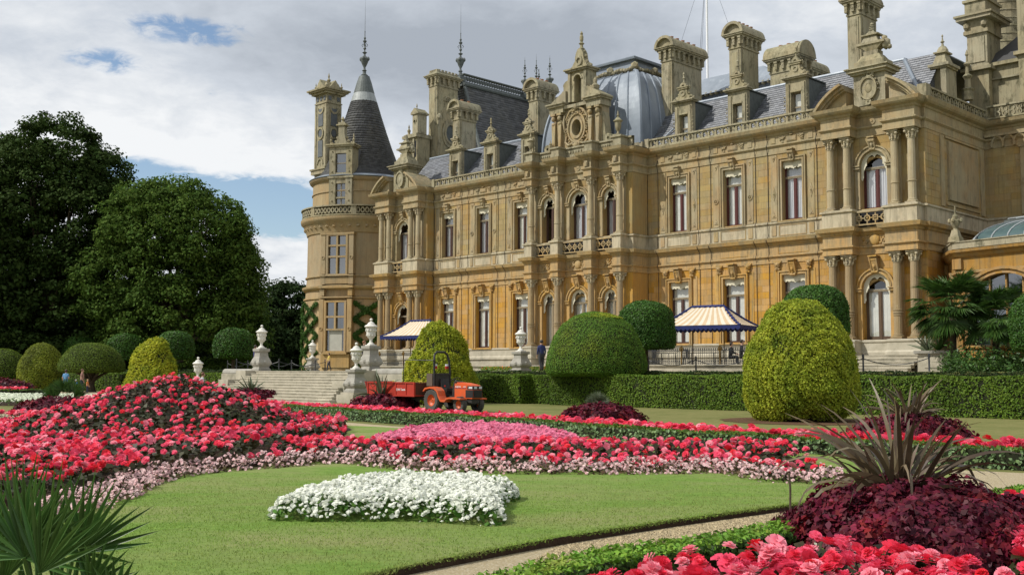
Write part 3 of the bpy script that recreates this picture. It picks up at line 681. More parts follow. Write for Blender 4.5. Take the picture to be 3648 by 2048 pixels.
# round headed windows
def arch_dress(uc, w_, z1, v, zimp, key):
    m = MB(); hw = w_ / 2; zc = z1 - hw
    m.ring(uc, zc, hw, hw + .1, v, v + .12, 0, pi, 18); m.ring(uc, zc, hw + .1, hw + .2, v, v + .07, 0, pi, 18); m.ring(uc, zc, hw + .2, hw + .27, v, v + .16, 0, pi, 18)
    for s_ in (-1, 1):
        x0, x1 = sorted((uc + s_ * hw, uc + s_ * (hw + .26))); m.bx(x0, x1, v, v + .08, zimp, zc - .18); m.bx(x0 - .04, x1 + .04, v, v + .2, zc - .18, zc - .12); m.bx(x0 - .02, x1 + .02, v, v + .15, zc - .12, zc - .04); m.bx(x0 - .06, x1 + .06, v, v + .22, zc - .04, zc + .02)
    part('window_surround', m, TRIM, manor); link('keystone', key, manor, loc=(uc, -v, z1 - .02))
for h, kd in zip(HC[3:], ('curtain', 'curtain', 'dark')): window((h[0] + h[1]) / 2, h[1] - h[0], h[2], h[3], 1.56, True, h[3] - (h[1] - h[0]) / 2 - .12, WOODF, kd, .4); arch_dress((h[0] + h[1]) / 2, h[1] - h[0], h[3], 1.56, 10.47, CONS)
for h in HC[:3]: window((h[0] + h[1]) / 2, h[1] - h[0], h[2], h[3], 1.56, True, h[3] - (h[1] - h[0]) / 2 - .12, TANF, 'full', .4); arch_dress((h[0] + h[1]) / 2, h[1] - h[0], h[3], 1.56, 3.38, CONS2)
for j, h in enumerate(HP):
    window(PAV[j], 1.56, 10.47, 13.62, .7, True, 12.72, WOODR if j == 0 else WOODF, 'curtain', .4); arch_dress(PAV[j], 1.56, 13.62, .7, 10.47, CONS)
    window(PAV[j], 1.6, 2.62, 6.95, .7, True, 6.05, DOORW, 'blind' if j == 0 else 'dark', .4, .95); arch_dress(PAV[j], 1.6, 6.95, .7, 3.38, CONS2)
def drape(uc, zc, hw, v):
    lin = MB()   # gathered drapes hanging in the arch heads
    pts = [(uc - hw * .8, -v, zc + hw * .1), (uc - hw * .45, -v - .05, zc + hw * .5), (uc, -v, zc + hw * .62), (uc + hw * .5, -v - .04, zc + hw * .5), (uc + hw * .7, -v, zc + .05)]
    lin.tube(pts, [.03, .12, .07, .12, .03], 7); part('drape', lin, mat('ochre_drape', (.40, .28, .12), (.22, .14, .06), 6, .85), manor)
drape(PAV[0], 12.84, .78, .4); drape(PAV[0], 6.15, .8, .4); drape(CB[1], 6.3, .75, 1.25)
# balcony fronts between the pedestals
def balcony(u0, u1, v):
    m = MB(); m.bx(u0, u1, v - .09, v + .03, 9.52, 9.6); m.bx(u0, u1, v - .09, v + .05, 10.22, 10.32); n = max(2, round((u1 - u0) / .42)); d = (u1 - u0) / n
    for i in range(n):
        c = u0 + d * (i + .5)
        if i % 2: m.ring(c, 9.91, .12, .19, v - .06, v, 0, 2 * pi, 8); m.ico((c, -v + .03, 9.91), .07, 1)
        else: m.bx(c - .15, c + .15, v - .06, v, 10.0, 10.06); m.bx(c - .15, c + .15, v - .06, v, 9.76, 9.82); m.bx(c - .15, c - .09, v - .06, v, 9.82, 10.0); m.bx(c + .09, c + .15, v - .06, v, 9.82, 10.0); m.ico((c, -v + .03, 9.91), .07, 1)
        m.bx(c - .03, c + .03, v - .06, v, 9.6, 9.76); m.bx(c - .03, c + .03, v - .06, v, 10.06, 10.22); m.bx(c + d / 2 - .06, c + d / 2 + .06, v - .06, v, 9.88, 9.94)
    part('balcony_front', m, TRIM, manor)
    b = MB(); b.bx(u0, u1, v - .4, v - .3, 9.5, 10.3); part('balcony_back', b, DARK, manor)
for a, b in ((-51.25, -49.5), (-48.82, -46.53), (-45.87, -44.08)): balcony(a, b, 1.95)
for c in PAV: balcony(c - .92, c + .95, 1.15)
# carved shields on the lower frieze
sh_ = MB()
for (c, v) in ((-47.67, 1.6), (-27.15, .74), (-67.1, .74)):
    sh_.ico((c, -v, 8.75), .3, 2, (1, .45, 1.1)); rr_ = random.Random(5)
    for i in range(20): sh_.ico((c + rr_.choice((-1, 1)) * rr_.uniform(.25, .8), -v, 8.75 + rr_.uniform(-.18, .2)), rr_.uniform(.04, .09), 1)
for c in (-44.97, -50.4):
    rr_ = random.Random(6)
    for i in range(18): sh_.ico((c + rr_.gauss(0, .22), -1.6, 8.75 + rr_.uniform(-.2, .2)), rr_.uniform(.04, .09), 1)
part('carved_shield', sh_, TRIM, manor, 50)
# upper panel frames on the side wall of the right pavilion
m = MB()
for (a, b, z0, z1) in ((-5.9, -2.0, 10.9, 14.1),):
    m.sideprism([(a, z0), (b, z0), (b, z1), (a, z1)], -24.28, -24.16); m.sideprism([(a - .3, z0 - .3), (b + .3, z0 - .3), (b + .3, z0 - .18), (a - .3, z0 - .18)], -24.28, -24.2); m.sideprism([(a - .3, z1 + .15), (b + .3, z1 + .15), (b + .3, z1 + .27), (a - .3, z1 + .27)], -24.28, -24.2)
for a in (-1.55, -6.9): m.sideprism([(a, 10.5), (a + .5, 10.5), (a + .5, 14.35), (a, 14.35)], -24.28, -24.22)
part('side_panel', m, TRIM, manor)
m = MB()
for i in range(7):
    c = -22.3 + i * 2.1; m.bx(c, c + .55, -7.2, -7.1, 10.5, 14.3); m.ring(c + .27, 12.4, .15, .22, -7.1, -7.03, 0, 2 * pi, 14); m.bx(c - .08, c + .63, -7.2, -7.05, 14.3, 14.42)
part('side_panel', m, TRIM, manor)

# --- slate and lead roofs
def slates(name, A, B, C, D, rows, wide=.32, m=SLATE, th=.012, pale=False):
    """courses of separate slates on the patch A B (eaves) to D C (top); points in the house frame"""
    A, B, C, D = [np.array((p[0], -p[1], p[2]), float) for p in (A, B, C, D)]
    nrm = norm(np.cross(B - A, D - A)); nrm = nrm if nrm[2] > 0 else -nrm; Vs = []
    for r in range(rows):
        t0, t1 = r / rows, (r + 1.12) / rows; L0, R0 = A + (D - A) * t0, B + (C - B) * t0; L1, R1 = A + (D - A) * t1, B + (C - B) * t1
        n = max(2, int(round(np.linalg.norm(R0 - L0) / wide))); off = .5 * (r % 2)
        k = np.arange(-1, n + 1); s0 = np.clip((k + off) / n, 0, 1); s1 = np.clip((k + 1 + off) / n, 0, 1); ok = s1 - s0 > 1e-3; s0, s1 = s0[ok], s1[ok]; g = .02 / n
        a = L0 + (R0 - L0) * (s0 + g)[:, None]; b = L0 + (R0 - L0) * (s1 - g)[:, None]; c = L1 + (R1 - L1) * (s1 - g)[:, None]; d = L1 + (R1 - L1) * (s0 + g)[:, None]
        jit = nr.uniform(0, .006, (len(a), 1)); Vs.append(np.stack([a, b, a + nrm * (th * 2 + jit), b + nrm * (th * 2 + jit), c + nrm * .002, d + nrm * .002], 1).reshape(-1, 3))
    V = np.concatenate(Vs); n = len(V) // 6; o = (np.arange(n) * 6)[:, None, None]
    F = (np.array([[0, 1, 3, 2], [2, 3, 4, 5]])[None] + o).reshape(-1, 4)
    o_ = link(name, npmesh(name, V, F, m), manor, kind='stuff')
    return o_
ru = MB()      # timber backing under the slates
def backing(A, B, C, D): ru.add([(p[0], -p[1] + .03, p[2] - .02) for p in (A, B, C, D)], [(0, 1, 2, 3)])
def mansard(u0, u1, v0=-.45, v1=-3.5, z0=16.08, z1=19.5, rows=20):
    Q = ((u0, v0, z0), (u1, v0, z0), (u1, v1, z1), (u0, v1, z1)); backing(*Q); slates('slates', *Q, rows)
mansard(-44.5, -24.9); mansard(-68.8, -52.0)
Q = ((-24.75, -.3, 16.1), (-24.75, -7.4, 16.1), (-27.2, -7.4, 19.5), (-27.2, -3.5, 19.5)); backing(*Q); slates('slates', *Q, 20)
Q = ((-24.8, -.35, 16.1), (-29.8, -.35, 16.1), (-29.8, -3.5, 19.5), (-27.2, -3.5, 19.5)); slates('slates', Q[1], Q[0], Q[3], Q[2], 20)
rl = MB()
rl.tube([(-44.2, 3.5, 19.52), (-27.2, 3.5, 19.52)], .12, 8); rl.tube([(-27.2, 3.5, 19.52), (-27.2, 8.5, 19.5)], .12, 8); rl.tube([(-27.2, 3.5, 19.5), (-24.75, .3, 16.15)], .12, 8)
rl.tube([(-68.8, 3.5, 19.52), (-52, 3.5, 19.52)], .12, 8); rl.bx(-44.2, -27.3, -3.56, -3.46, 19.2, 19.45); rl.bx(-68.8, -52, -3.56, -3.46, 19.2, 19.45)
rl.tube([(-43.2, .5, 16.1), (-41.6, 2.0, 18.2)], .06, 6); rl.tube([(-25.9, -.1, 16.8), (-25.0, .3, 16.4)], .05, 6)
rl.bx(-68.8, -24.9, -15, -3.5, 19.42, 19.48)
part('ridge_lead', rl, LEAD, manor)
# dormers
def dormer_meshes():
    b, w_, c_, lead = MB(), MB(), MB(), MB(); D0 = 1.9
    for s_ in (-1, 1): b.bx(*sorted((s_ * .34, s_ * .68)), -.25, .1, 0, 2.75); b.bx(*sorted((s_ * .42, s_ * .6)), .1, .17, .2, 2.5)
    b.bx(-.34, .34, -.25, .08, 2.05, 2.75); b.bx(-.68, .68, -.25, .12, 0, .12); b.bx(-.36, .36, -.2, .14, 1.98, 2.08)
    for s_ in (-1, 1):
        b.wallprism([(s_ * .68, .0), (s_ * .98, .0), (s_ * .9, .28), (s_ * .74, .5), (s_ * .68, .95)], -.15, .02)
        for i in range(7): b.ico((s_ * .75, -.12, .3 + i * .24), .055, 1)
    c_.bx(-.8, .8, -.3, .26, 2.75, 2.84); c_.bx(-.88, .88, -.32, .34, 2.84, 2.93); c_.bx(-.5, .5, -.15, .16, 2.93, 3.05)
    c_.wallprism([(-.55, 3.05), (.55, 3.05), (.42, 3.2), (.3, 3.34), (.27, 3.62), (-.27, 3.62), (-.3, 3.34), (-.42, 3.2)], -.1, .12); c_.ring(0, 3.36, .1, .19, .12, .17, 0, 2 * pi, 12)
    for s_ in (-1, 1):
        c_.ico((s_ * .52, 0, 3.12), .13, 1, (1.2, .9, 1)); c_.ico((s_ * .38, 0, 3.34), .1, 1); c_.ico((s_ * .74, 0, 3.02), .1, 1); c_.lathe((s_ * .42, 0, 3.6), [(.05, 0), (.07, .08), (.03, .16), (.05, .2), (.01, .27)], 8)
    c_.bx(-.36, .36, -.14, .18, 3.62, 3.72); c_.bx(-.44, .44, -.18, .22, 3.72, 3.8); c_.ring(0, 3.8, .12, .26, -.1, .14, 0, pi, 12)
    c_.lathe((0, 0, 4.02), [(.1, 0), (.12, .06), (.04, .12), (.04, .26), (.1, .34), (.05, .42), (.05, .56), (.08, .62), (.01, .76)], 8)
    lead.sideprism([(-.25, 0), (-.25, 2.7), (-D0 - .9, 2.75), (-D0 - .9, 2.6)], -.66, -.56); lead.sideprism([(-.25, 0), (-.25, 2.7), (-D0 - .9, 2.75), (-D0 - .9, 2.6)], .56, .66)
    lead.bx(-.74, .74, -D0 - 1.0, -.25, 2.75, 2.82)
    w_.bx(-.34, -.27, -.24, -.16, .12, 2.0); w_.bx(.27, .34, -.24, -.16, .12, 2.0); w_.bx(-.27, .27, -.235, -.165, .12, .2); w_.bx(-.27, .27, -.235, -.165, 1.92, 2.0); w_.bx(-.27, .27, -.235, -.16, 1.06, 1.14)
    g = MB(); g.qd(-.27, .27, -.2, .2, 1.92); bl = MB(); bl.bx(-.25, .25, -.3, -.28, .9, 1.9); bl.bx(-.25, -.05, -.31, -.29, .2, .9)
    return [('front', b.mesh('front', TOPS)), ('crest', c_.mesh('crest', TOPS)), ('cheek', lead.mesh('cheek', LEADF)), ('sash', w_.mesh('sash', TANF)), ('pane', g.mesh('pane', GLASS)), ('blind', bl.mesh('blind', CREAM))]
DM = dormer_meshes()
def dormer(u, v, z, s=1.0, rotz=0.0):
    d = link('dormer', None, manor, loc=(u, -v, z), scale=(s, s, s), rotz=rotz)
    for n_, me in DM: link(n_, me, d)
for u in RW + LW: dormer(u - .12, -.85, 16.15)
# chimneys: shaft with sunk panels, brackets, spreading cornice, barrel top and pots
BRK = (lambda k: (k.bx(-.09, .09, 0, .2, 0, .52), k.bx(-.11, .11, 0, .24, .42, .52), k.ico((0, -.14, .22), .1, 1), k.ico((0, -.06, .04), .06, 1), k.mesh('bracket', TOPS))[-1])(MB())
def chimney(u, v, du, dv, z0, z1, pots=4, axis='v', flat=False, oval=False):
    """front right corner at u, v; extends du towards -u and dv backwards"""
    c = link('chimney', None, manor); a, b = u - du, u; f, g = v - dv, v; zc = z1 - 1.05
    m = MB(); m.bx(a, b, f, g, z0, zc - .25)
    m.bx(a + .14, b - .14, g, g + .05, z0 + .6, zc - .75); m.bx(b, b + .05, f + .2, g - .2, z0 + .6, zc - .75); m.bx(a + .24, b - .24, g + .05, g + .07, z0 + .75, zc - .9)
    m.bx(a - .06, b + .06, f - .06, g + .06, zc - .62, zc - .52); m.bx(a - .03, b + .03, f - .03, g + .03, zc - .52, zc + .1)
    part('shaft', m, TOPS, c)
    n1, n2 = max(2, round(du / .55) + 1), max(2, round(dv / .6) + 1)
    for i in range(n1): link('bracket', BRK, c, loc=(a + (b - a) * i / (n1 - 1), -g, zc - .42))
    for i in range(n2): link('bracket', BRK, c, loc=(b, -(f + (g - f) * i / (n2 - 1)), zc - .42), rotz=pi / 2)
    q = MB(); q.bx(a - .22, b + .22, f - .22, g + .22, zc + .1, zc + .2); q.bx(a - .32, b + .32, f - .32, g + .32, zc + .2, zc + .3); q.bx(a - .38, b + .38, f - .38, g + .38, zc + .3, zc + .36)
    if not flat:
        if axis == 'v':
            r = du / 2 + .34; cx = (a + b) / 2
            prof = [(cx + r * math.cos(pi * i / 14), zc + .36 + r * .95 * math.sin(pi * i / 14)) for i in range(15)]; q.wallprism(prof, f - .34, g + .12)
            q.ring(cx, zc + .36, r - .16, r + .03, g + .12, g + .36, 0, pi, 14, .95)
        else:
            r = dv / 2 + .34; cy = (f + g) / 2
            prof = [(cy + r * math.cos(pi * i / 14), zc + .36 + r * .95 * math.sin(pi * i / 14)) for i in range(15)]; q.sideprism(prof, a - .34, b + .12)
            q.sideprism([(cy + (r + .03) * math.cos(pi * i / 14), zc + .36 + (r + .03) * .95 * math.sin(pi * i / 14)) for i in range(15)], b + .2, b + .36)
    else:
        q.fr(((a + b) / 2, -(f + g) / 2), (du / 2 + .3, dv / 2 + .3), (du / 2 - .05, dv / 2 - .05), zc + .36, zc + .66)
        n = 6
        for i in range(n): q.bx(b - .12, b - .02, f + (g - f) * i / n, f + (g - f) * (i + .6) / n, zc + .66, zc + .86); q.bx(a + (b - a) * i / n, a + (b - a) * (i + .6) / n, g - .12, g - .02, zc + .66, zc + .86)
        q.bx(a, b, f, g, zc + .5, zc + .7)
    part('crown', q, TOPS, c)
    if not flat:
        pm = MB()
        for i in range(pots):
            t = (i + .7) / (pots + .4); rr_ = (du if axis == 'v' else dv) / 2 + .34
            x, y = ((a + b) / 2 + .1, -(g - t * (g - f))) if axis == 'v' else (a + t * (b - a), -(f + g) / 2)
            pm.lathe((x, y, zc + .36 + rr_ * .82), [(.13, 0), (.12, .13), (.14, .15), (.14, .2), (.09, .2)], 10)
        part('chimney_pot', pm, POTM, c)
    return c
chimney(-43.28, -3.0, .85, 3.45, 16.5, 24.35, 5); chimney(-38.47, -4.0, .88, 2.1, 17.5, 24.45, 4)
chimney(-34.9, -5.0, 2.0, 1.3, 18, 22.5, 3, 'u'); chimney(-30.09, -4.0, .85, 2.0, 17.5, 24.7, 3)
chimney(-37.2, -10.0, .9, 2.4, 17.5, 23.2, 3); chimney(-55.82, -3.0, .9, 1.7, 17.5, 23.85, 3); chimney(-65.19, -3.5, .8, 1.85, 17.5, 24.0, 2)
cl = chimney(-69.76, -5.0, 1.05, 2.4, 17.5, 28.0, 0, flat=True)
m = MB()      # oval light, shell and pilasters on its flank, and scrolled wall beside it
def side_ring(vc, zc, r0, r1, u0, u1, a0=0, a1=2 * pi, seg=20, sz=1.35):
    for i in range(seg):
        t0 = a0 + (a1 - a0) * i / seg; t1 = a0 + (a1 - a0) * (i + 1) / seg
        m.sideprism([(vc + r * math.cos(t), zc + r * sz * math.sin(t)) for r, t in ((r0, t0), (r1, t0), (r1, t1), (r0, t1))], u0, u1)
side_ring(-6.5, 22.3, .55, .72, -69.7, -69.55); side_ring(-6.5, 22.3, .72, .95, -69.7, -69.62); side_ring(-6.2, 25.1, .35, .5, -69.7, -69.6, 0, pi, 12, 1.0)
for i in range(7): t = pi * (i + .5) / 7; m.sideprism([(-6.2, 25.1), (-6.2 + .33 * math.cos(t - .15), 25.1 + .33 * math.sin(t - .15)), (-6.2 + .33 * math.cos(t + .15), 25.1 + .33 * math.sin(t + .15))], -69.7, -69.62)
for y in (-5.15, -7.3): m.bx(-69.76, -69.62, y - .12, y + .12, 19.5, 23.6); m.ico((-69.6, -y, 23.6), .22, 1, (1, 1, 1.4)); m.ico((-69.6, -y, 21.4), .15, 1, (.8, 1, 1.6))
part('oval_dressing', m, TOPS, cl); m = MB(); m.sideprism([(-6.5 + .55 * math.cos(2 * pi * i / 20), 22.3 + .74 * math.sin(2 * pi * i / 20)) for i in range(20)], -69.74, -69.68); part('oval_light', m, LEADF, cl)
# gable beside the tall left chimney
g_ = link('gable', None, manor); m = MB()
m.bx(-71.6, -70.2, -4.6, -3.2, 17, 21.6); m.bx(-72.0, -70.1, -4.8, -3.0, 21.6, 21.85); m.bx(-71.9, -70.2, -4.7, -3.1, 21.85, 21.95)
m.bx(-70.85, -70.15, -4.2, -3.2, 21.95, 23.6); m.bx(-71.0, -70.05, -4.35, -3.1, 23.6, 23.75); m.wallprism([(-71.0, 23.75), (-70.05, 23.75), (-70.52, 24.15)], -4.3, -3.1); m.lathe((-70.52, 3.4, 24.1), [(.06, 0), (.03, .15), (.07, .22), (.01, .5)], 8)
m.ring(-70.5, 22.95, .14, .22, -3.2, -3.12, 0, pi, 10); m.lathe((-71.55, 3.4, 21.95), [(.15, 0), (.1, .2), (.16, .4), (.04, .6), (.08, .7), (.01, .95)], 8)
for x in (-71.3, -70.6): m.bx(x - .08, x + .08, -3.2, -3.1, 17.5, 21.5)
m.bx(-71.9, -71.1, -4.4, -2.9, 17, 19.4); part('gable_wall', m, TOPS, g_)
m = MB(); m.bx(-71.15, -70.95, -3.22, -3.18, 19.9, 21.3); m.bx(-70.5, -70.3, -3.22, -3.18, 19.9, 21.3); part('gable_light', m, DARK, g_)

# --- great slate roof behind the left wing
ru2 = MB()
Q = ((-66.2, -7.6, 18.6), (-66.2, -17.0, 18.6), (-70.0, -17.0, 27.0), (-70.0, -8.4, 27.0)); backing(*Q); slates('great_roof_slates', *Q, 34, .42, SLATED)
Q = ((-76.0, -7.5, 18.6), (-66.2, -7.5, 18.6), (-70.0, -8.4, 27.0), (-73.0, -8.4, 27.0)); backing(*Q); slates('great_roof_slates', *Q, 34, .42, SLATED)
part('roof_boarding', ru, SLATED, manor)
m = MB(); m.tube([(-66.2, 7.5, 18.6), (-70.0, 8.4, 27.0)], .17, 8)
m.bx(-70.35, -69.95, -17.0, -8.1, 26.95, 27.3); m.tube([(-69.92, 8.2, 27.1), (-69.92, 17.0, 27.1)], .18, 8); m.bx(-73.2, -70.35, -8.5, -8.1, 26.95, 27.3)
m.bx(-70.3, -70.0, -17.0, -8.4, 27.3, 27.42); m.bx(-70.35, -69.95, -17.0, -8.3, 28.02, 28.12); part('ridge_lead', m, LEADF, manor)
m = MB()
for i in range(27):
    y = -8.7 - i * .31; m.sideprism([(y + .10 * math.cos(2 * pi * k / 8), 27.72 + .2 * math.sin(2 * pi * k / 8)) for k in range(8)], -70.2, -70.12)
    m.bx(-70.2, -70.12, y - .18, y - .14, 27.42, 28.02)
part('ridge_cresting', m, LEADF, manor)
def finial(u, v, z, h, s=1.0):
    """tall lead spike with a ram-headed urn"""
    f_ = link('roof_finial', None, manor, loc=(u, -v, z)); m = MB(); r = s
    m.fr((0, 0), (.34 * r, .34 * r), (.30 * r, .30 * r), 0, .55 * r)
    P = [(.26, .55), (.3, .62), (.16, .72), (.13, .95), (.2, 1.0), (.12, 1.08), (.08, 1.25), (.2, 1.5), (.30, 1.75), (.34, 2.0), (.24, 2.15), (.1, 2.2), (.07, 2.4), (.2, 2.52), (.06, 2.62), (.05, 2.75), (.13, 2.85), (.1, 2.92), (.05, 3.0)]
    top = h / r
    P += [(.05, 3.3), (.14, 3.42), (.16, 3.5), (.05, 3.6), (.1, 3.75), (.04, 3.85), (.03, 4.2), (.05, 4.3), (.02, 4.36), (.004, top)]
    m.lathe((0, 0, 0), [(a * r, b * r) for a, b in P], 12); part('spike', m, LEADF, f_, 40)
    for k in range(4):
        m = MB(); a = k * pi / 2 + .6; m.ico((.32 * r * math.cos(a), .32 * r * math.sin(a), 1.98 * r), .13 * r, 1, (1, 1, 1.6)); m.tube([(.16 * r * math.cos(a), .16 * r * math.sin(a), 3.0 * r), (.26 * r * math.cos(a), .26 * r * math.sin(a), 3.15 * r), (.12 * r * math.cos(a), .12 * r * math.sin(a), 3.28 * r)], .025 * r, 5)
        part('ram_head', m, LEADF, f_, 50)
finial(-70.4, -8.3, 27.3, 7.2, 1.05)
for (x, Y, zb, h, s_) in ((1320, 100, 27.6, 4.0, .85), (1349, 101, 27.9, 4.3, .85), (1355.5, 104, 27.9, 3.7, .85), (1383, 99, 27.5, 4.0, .85)):
    px, py, _ = AT(x, 300, Y); s = math.sqrt(.5); finial(px * s - py * s, DP - (px * s + py * s), zb - .4, h, s_)
m = MB(); m.bx(-73.5, -66.3, -17.3, -17.02, 18.6, 27.0); part('rear_roof_block', m, SLATED, manor)

# --- dome behind the centre
def dome():
    cx, cy, hb, ht, z0, z1 = -48.0, -4.4, 4.4, 2.0, 16.6, 22.4; n = 14
    prof = []
    for i in range(n + 1):
        t = i / n; z = z0 + (z1 - z0) * t; h = ht + (hb - ht) * max(0.0, 1 - t ** 2.2) ** .52
        prof.append((h, z))
    m = MB(); vs = []
    for (h, z) in prof:
        for (a, b) in ((-1, 1), (1, 1), (1, -1), (-1, -1)): vs.append((cx + a * h, -(cy + b * h), z))
    m.add(vs, [(i * 4 + k, i * 4 + (k + 1) % 4, (i + 1) * 4 + (k + 1) % 4, (i + 1) * 4 + k) for i in range(n) for k in range(4)]); part('dome', m, LEAD, manor)
    m = MB()
    for k in range(-4, 5):
        f = k / 4.0
        m.tube([(cx + f * h, -(cy + h) - .02, z) for h, z in prof], .075 if abs(k) < 4 else .13, 6); m.tube([(cx + h + .02, -(cy + f * h), z) for h, z in prof], .075 if abs(k) < 4 else .13, 6)
    part('dome_rib', m, LEAD, manor)
    m = MB(); m.bx(cx - 2.1, cx + 2.1, cy - 2.1, cy + 2.1, 22.3, 22.5)
    for i in range(17):
        for q in ((cx - 2.15 + i * .27, -(cy + 2.15)), (cx + 2.15, -(cy - 2.15 + i * .27))): m.ico((q[0], q[1], 22.55 + .06 * math.sin(i * 1.3)), .19, 1, (1.1, 1.1, .8))
    for q in ((cx - 2.15, -(cy + 2.15)), (cx + 2.15, -(cy + 2.15)), (cx, -(cy + 2.2)), (cx + 2.2, -cy)): m.ico((*q, 22.7), .3, 1)
    part('dome_garland', m, TOPS, manor)
    m = MB(); m.fr((cx, -cy), (1.75, 1.75), (1.7, 1.7), 22.5, 23.3); m.fr((cx, -cy), (1.95, 1.95), (1.98, 1.98), 23.3, 23.42); m.fr((cx, -cy), (1.9, 1.9), (1.9, 1.9), 23.42, 23.5); part('dome_cap', m, LEAD, manor)
    m = MB(); m.bx(cx - 4.6, cx + 4.6, cy - 4.6, cy + 4.5, 16.0, 16.65); part('dome_base', m, TOPS, manor)
    m = MB(); m.bx(-47.5, -38.5, -12, -8.8, 19.4, 21.6); m.fr((-43, 10.4), (4.6, 1.9), (2.5, .4), 21.6, 23.2); part('rear_lead_roof', m, LEAD, manor)
    m = MB()
    for i in range(20): m.ico((-47 + i * .43, 8.7, 21.6), .2, 1)
    part('rear_garland', m, TOPS, manor)
dome()

# --- central gable with oculus
cg = link('central_gable', None, manor); cx = -48.0
m = MB(); V0, V1 = .5, 1.25
N_ = 20
for i in range(N_):        # wall with an oval hole
    t0, t1 = 2 * pi * i / N_, 2 * pi * (i + 1) / N_
    def E(t, k): 
        if k == 0: return (cx + .42 * math.cos(t), 18.1 + .58 * math.sin(t))
        q = max(abs(math.cos(t)) / 1.15, abs(math.sin(t)) / 1.65); return (cx + math.cos(t) / q, 18.1 + math.sin(t) / q)
    m.wallprism([E(t0, 0), E(t0, 1), E(t1, 1), E(t1, 0)], V0, V1)
m.bx(cx - 2.15, cx - 1.15, V0, V1, 16.45, 19.75); m.bx(cx + 1.15, cx + 2.15, V0, V1, 16.45, 19.75)
m.ring(cx, 18.1, .42, .56, V1, V1 + .16, 0, 2 * pi, 24, 1.35); m.ring(cx, 18.1, .56, .72, V1, V1 + .08, 0, 2 * pi, 24, 1.3); m.ring(cx, 18.1, .72, .82, V1, V1 + .18, 0, 2 * pi, 24, 1.27)
part('gable_wall', m, TRIM, cg)
m = MB(); m.wallprism([(cx + .42 * math.cos(2 * pi * i / 20), 18.1 + .58 * math.sin(2 * pi * i / 20)) for i in range(20)], .55, .58); part('oculus_blind', m, CREAM, cg)
m = MB(); m.wallprism([(cx + .42 * math.cos(2 * pi * i / 20), 18.1 + .58 * math.sin(2 * pi * i / 20)) for i in range(20)], .66, .67); part('oculus_pane', m, GLASS, cg)
m = MB()                   # herm pilasters
for s_, xs in ((-1, (1.45, 2.0)), (1, (1.3, 1.95))):
    for x in xs:
        X = cx + s_ * x; m.wallprism([(X - .1, 16.9), (X + .1, 16.9), (X + .17, 18.6), (X - .17, 18.6)], V1, V1 + .28); m.ico((X, -V1 - .25, 18.95), .16, 2, (1, 1, 1.2)); m.ico((X, -V1 - .2, 18.6), .2, 1, (1.1, .8, .8)); m.ico((X, -V1 - .2, 17.9), .12, 1, (1, .8, 1.7))
        m.bx(X - .2, X + .2, V1, V1 + .36, 19.15, 19.3); m.bx(X - .17, X + .17, V1, V1 + .3, 16.76, 16.92)
rr_ = random.Random(8)
for i in range(70): t = rr_.uniform(0, 2 * pi); q = rr_.uniform(1.0, 1.3); m.ico((cx + .78 * q * math.cos(t), -V1 - .1, 18.1 + 1.05 * q * math.sin(t)), rr_.uniform(.05, .1), 1, (1, .9, 1))
for i in range(22): m.ico((cx + rr_.gauss(0, .2), -V1 - .16, 19.35 + rr_.gauss(0, .18)), rr_.uniform(.06, .12), 1)
for i in range(26): m.ico((cx + rr_.gauss(0, .3), -V1 - .16, 16.75 + rr_.gauss(0, .2)), rr_.uniform(.06, .13), 1)
for s_ in (-1, 1):
    m.tube([(cx + s_ * .15, -V1 - .12, 19.5), (cx + s_ * .6, -V1 - .16, 19.25), (cx + s_ * .95, -V1 - .1, 18.8), (cx + s_ * .85, -V1 - .1, 18.5)], [.1, .09, .08, .05], 7)
    m.tube([(cx + s_ * .95, -V1 - .08, 17.6), (cx + s_ * 1.0, -V1 - .12, 17.2), (cx + s_ * .7, -V1 - .15, 16.95), (cx + s_ * .3, -V1 - .15, 17.05), (cx + s_ * .15, -V1 - .12, 16.7)], [.06, .09, .1, .09, .06], 7)
    m.tube([(cx + s_ * 1.1, -V1 - .1, 19.1), (cx + s_ * 1.15, -V1 - .14, 18.6), (cx + s_ * 1.1, -V1 - .1, 17.9)], [.05, .11, .04], 6)
m.ico((cx, -V1 - .2, 19.5), .2, 2, (.9, .8, 1.2)); m.ico((cx, -V1 - .2, 16.9), .2, 2, (1.1, .7, 1))
part('gable_carving', m, TRIM, cg, 50)
m = MB()
for s_ in (-1, 1):         # broken pediment ends, scrolls at the foot
    a, b = sorted((cx + s_ * 1.05, cx + s_ * 2.3)); m.bx(a, b, V0, 1.6, 19.3, 19.72); m.bx(a - .12, b + .12, V0, 1.75, 19.72, 19.86); m.bx(a - .2, b + .2, V0, 1.85, 19.86, 19.96)
    m.wallprism([(cx + s_ * 2.5, 19.96), (cx + s_ * .9, 19.96), (cx + s_ * .9, 20.75), (cx + s_ * 1.1, 20.75)], V0, 1.5)
    m.wallprism([(cx + s_ * 2.15, 16.6), (cx + s_ * 3.0, 16.6), (cx + s_ * 2.95, 16.9), (cx + s_ * 2.45, 17.2), (cx + s_ * 2.25, 18.6), (cx + s_ * 2.15, 18.9)], V0 + .1, V1); m.ring(cx + s_ * 2.72, 17.0, .1, .3, V0, V1 + .1, 0, 2 * pi, 14)
m.bx(cx - 1.2, cx + 1.2, V0, 1.55, 19.5, 19.72)
part('pediment', m, TOPS, cg)
m = MB()                   # little temple with niche on top
m.bx(cx - .85, cx - .32, .3, 1.25, 19.96, 22.0); m.bx(cx + .32, cx + .85, .3, 1.25, 19.96, 22.0); m.bx(cx - .32, cx + .32, .3, .7, 19.96, 22.0)
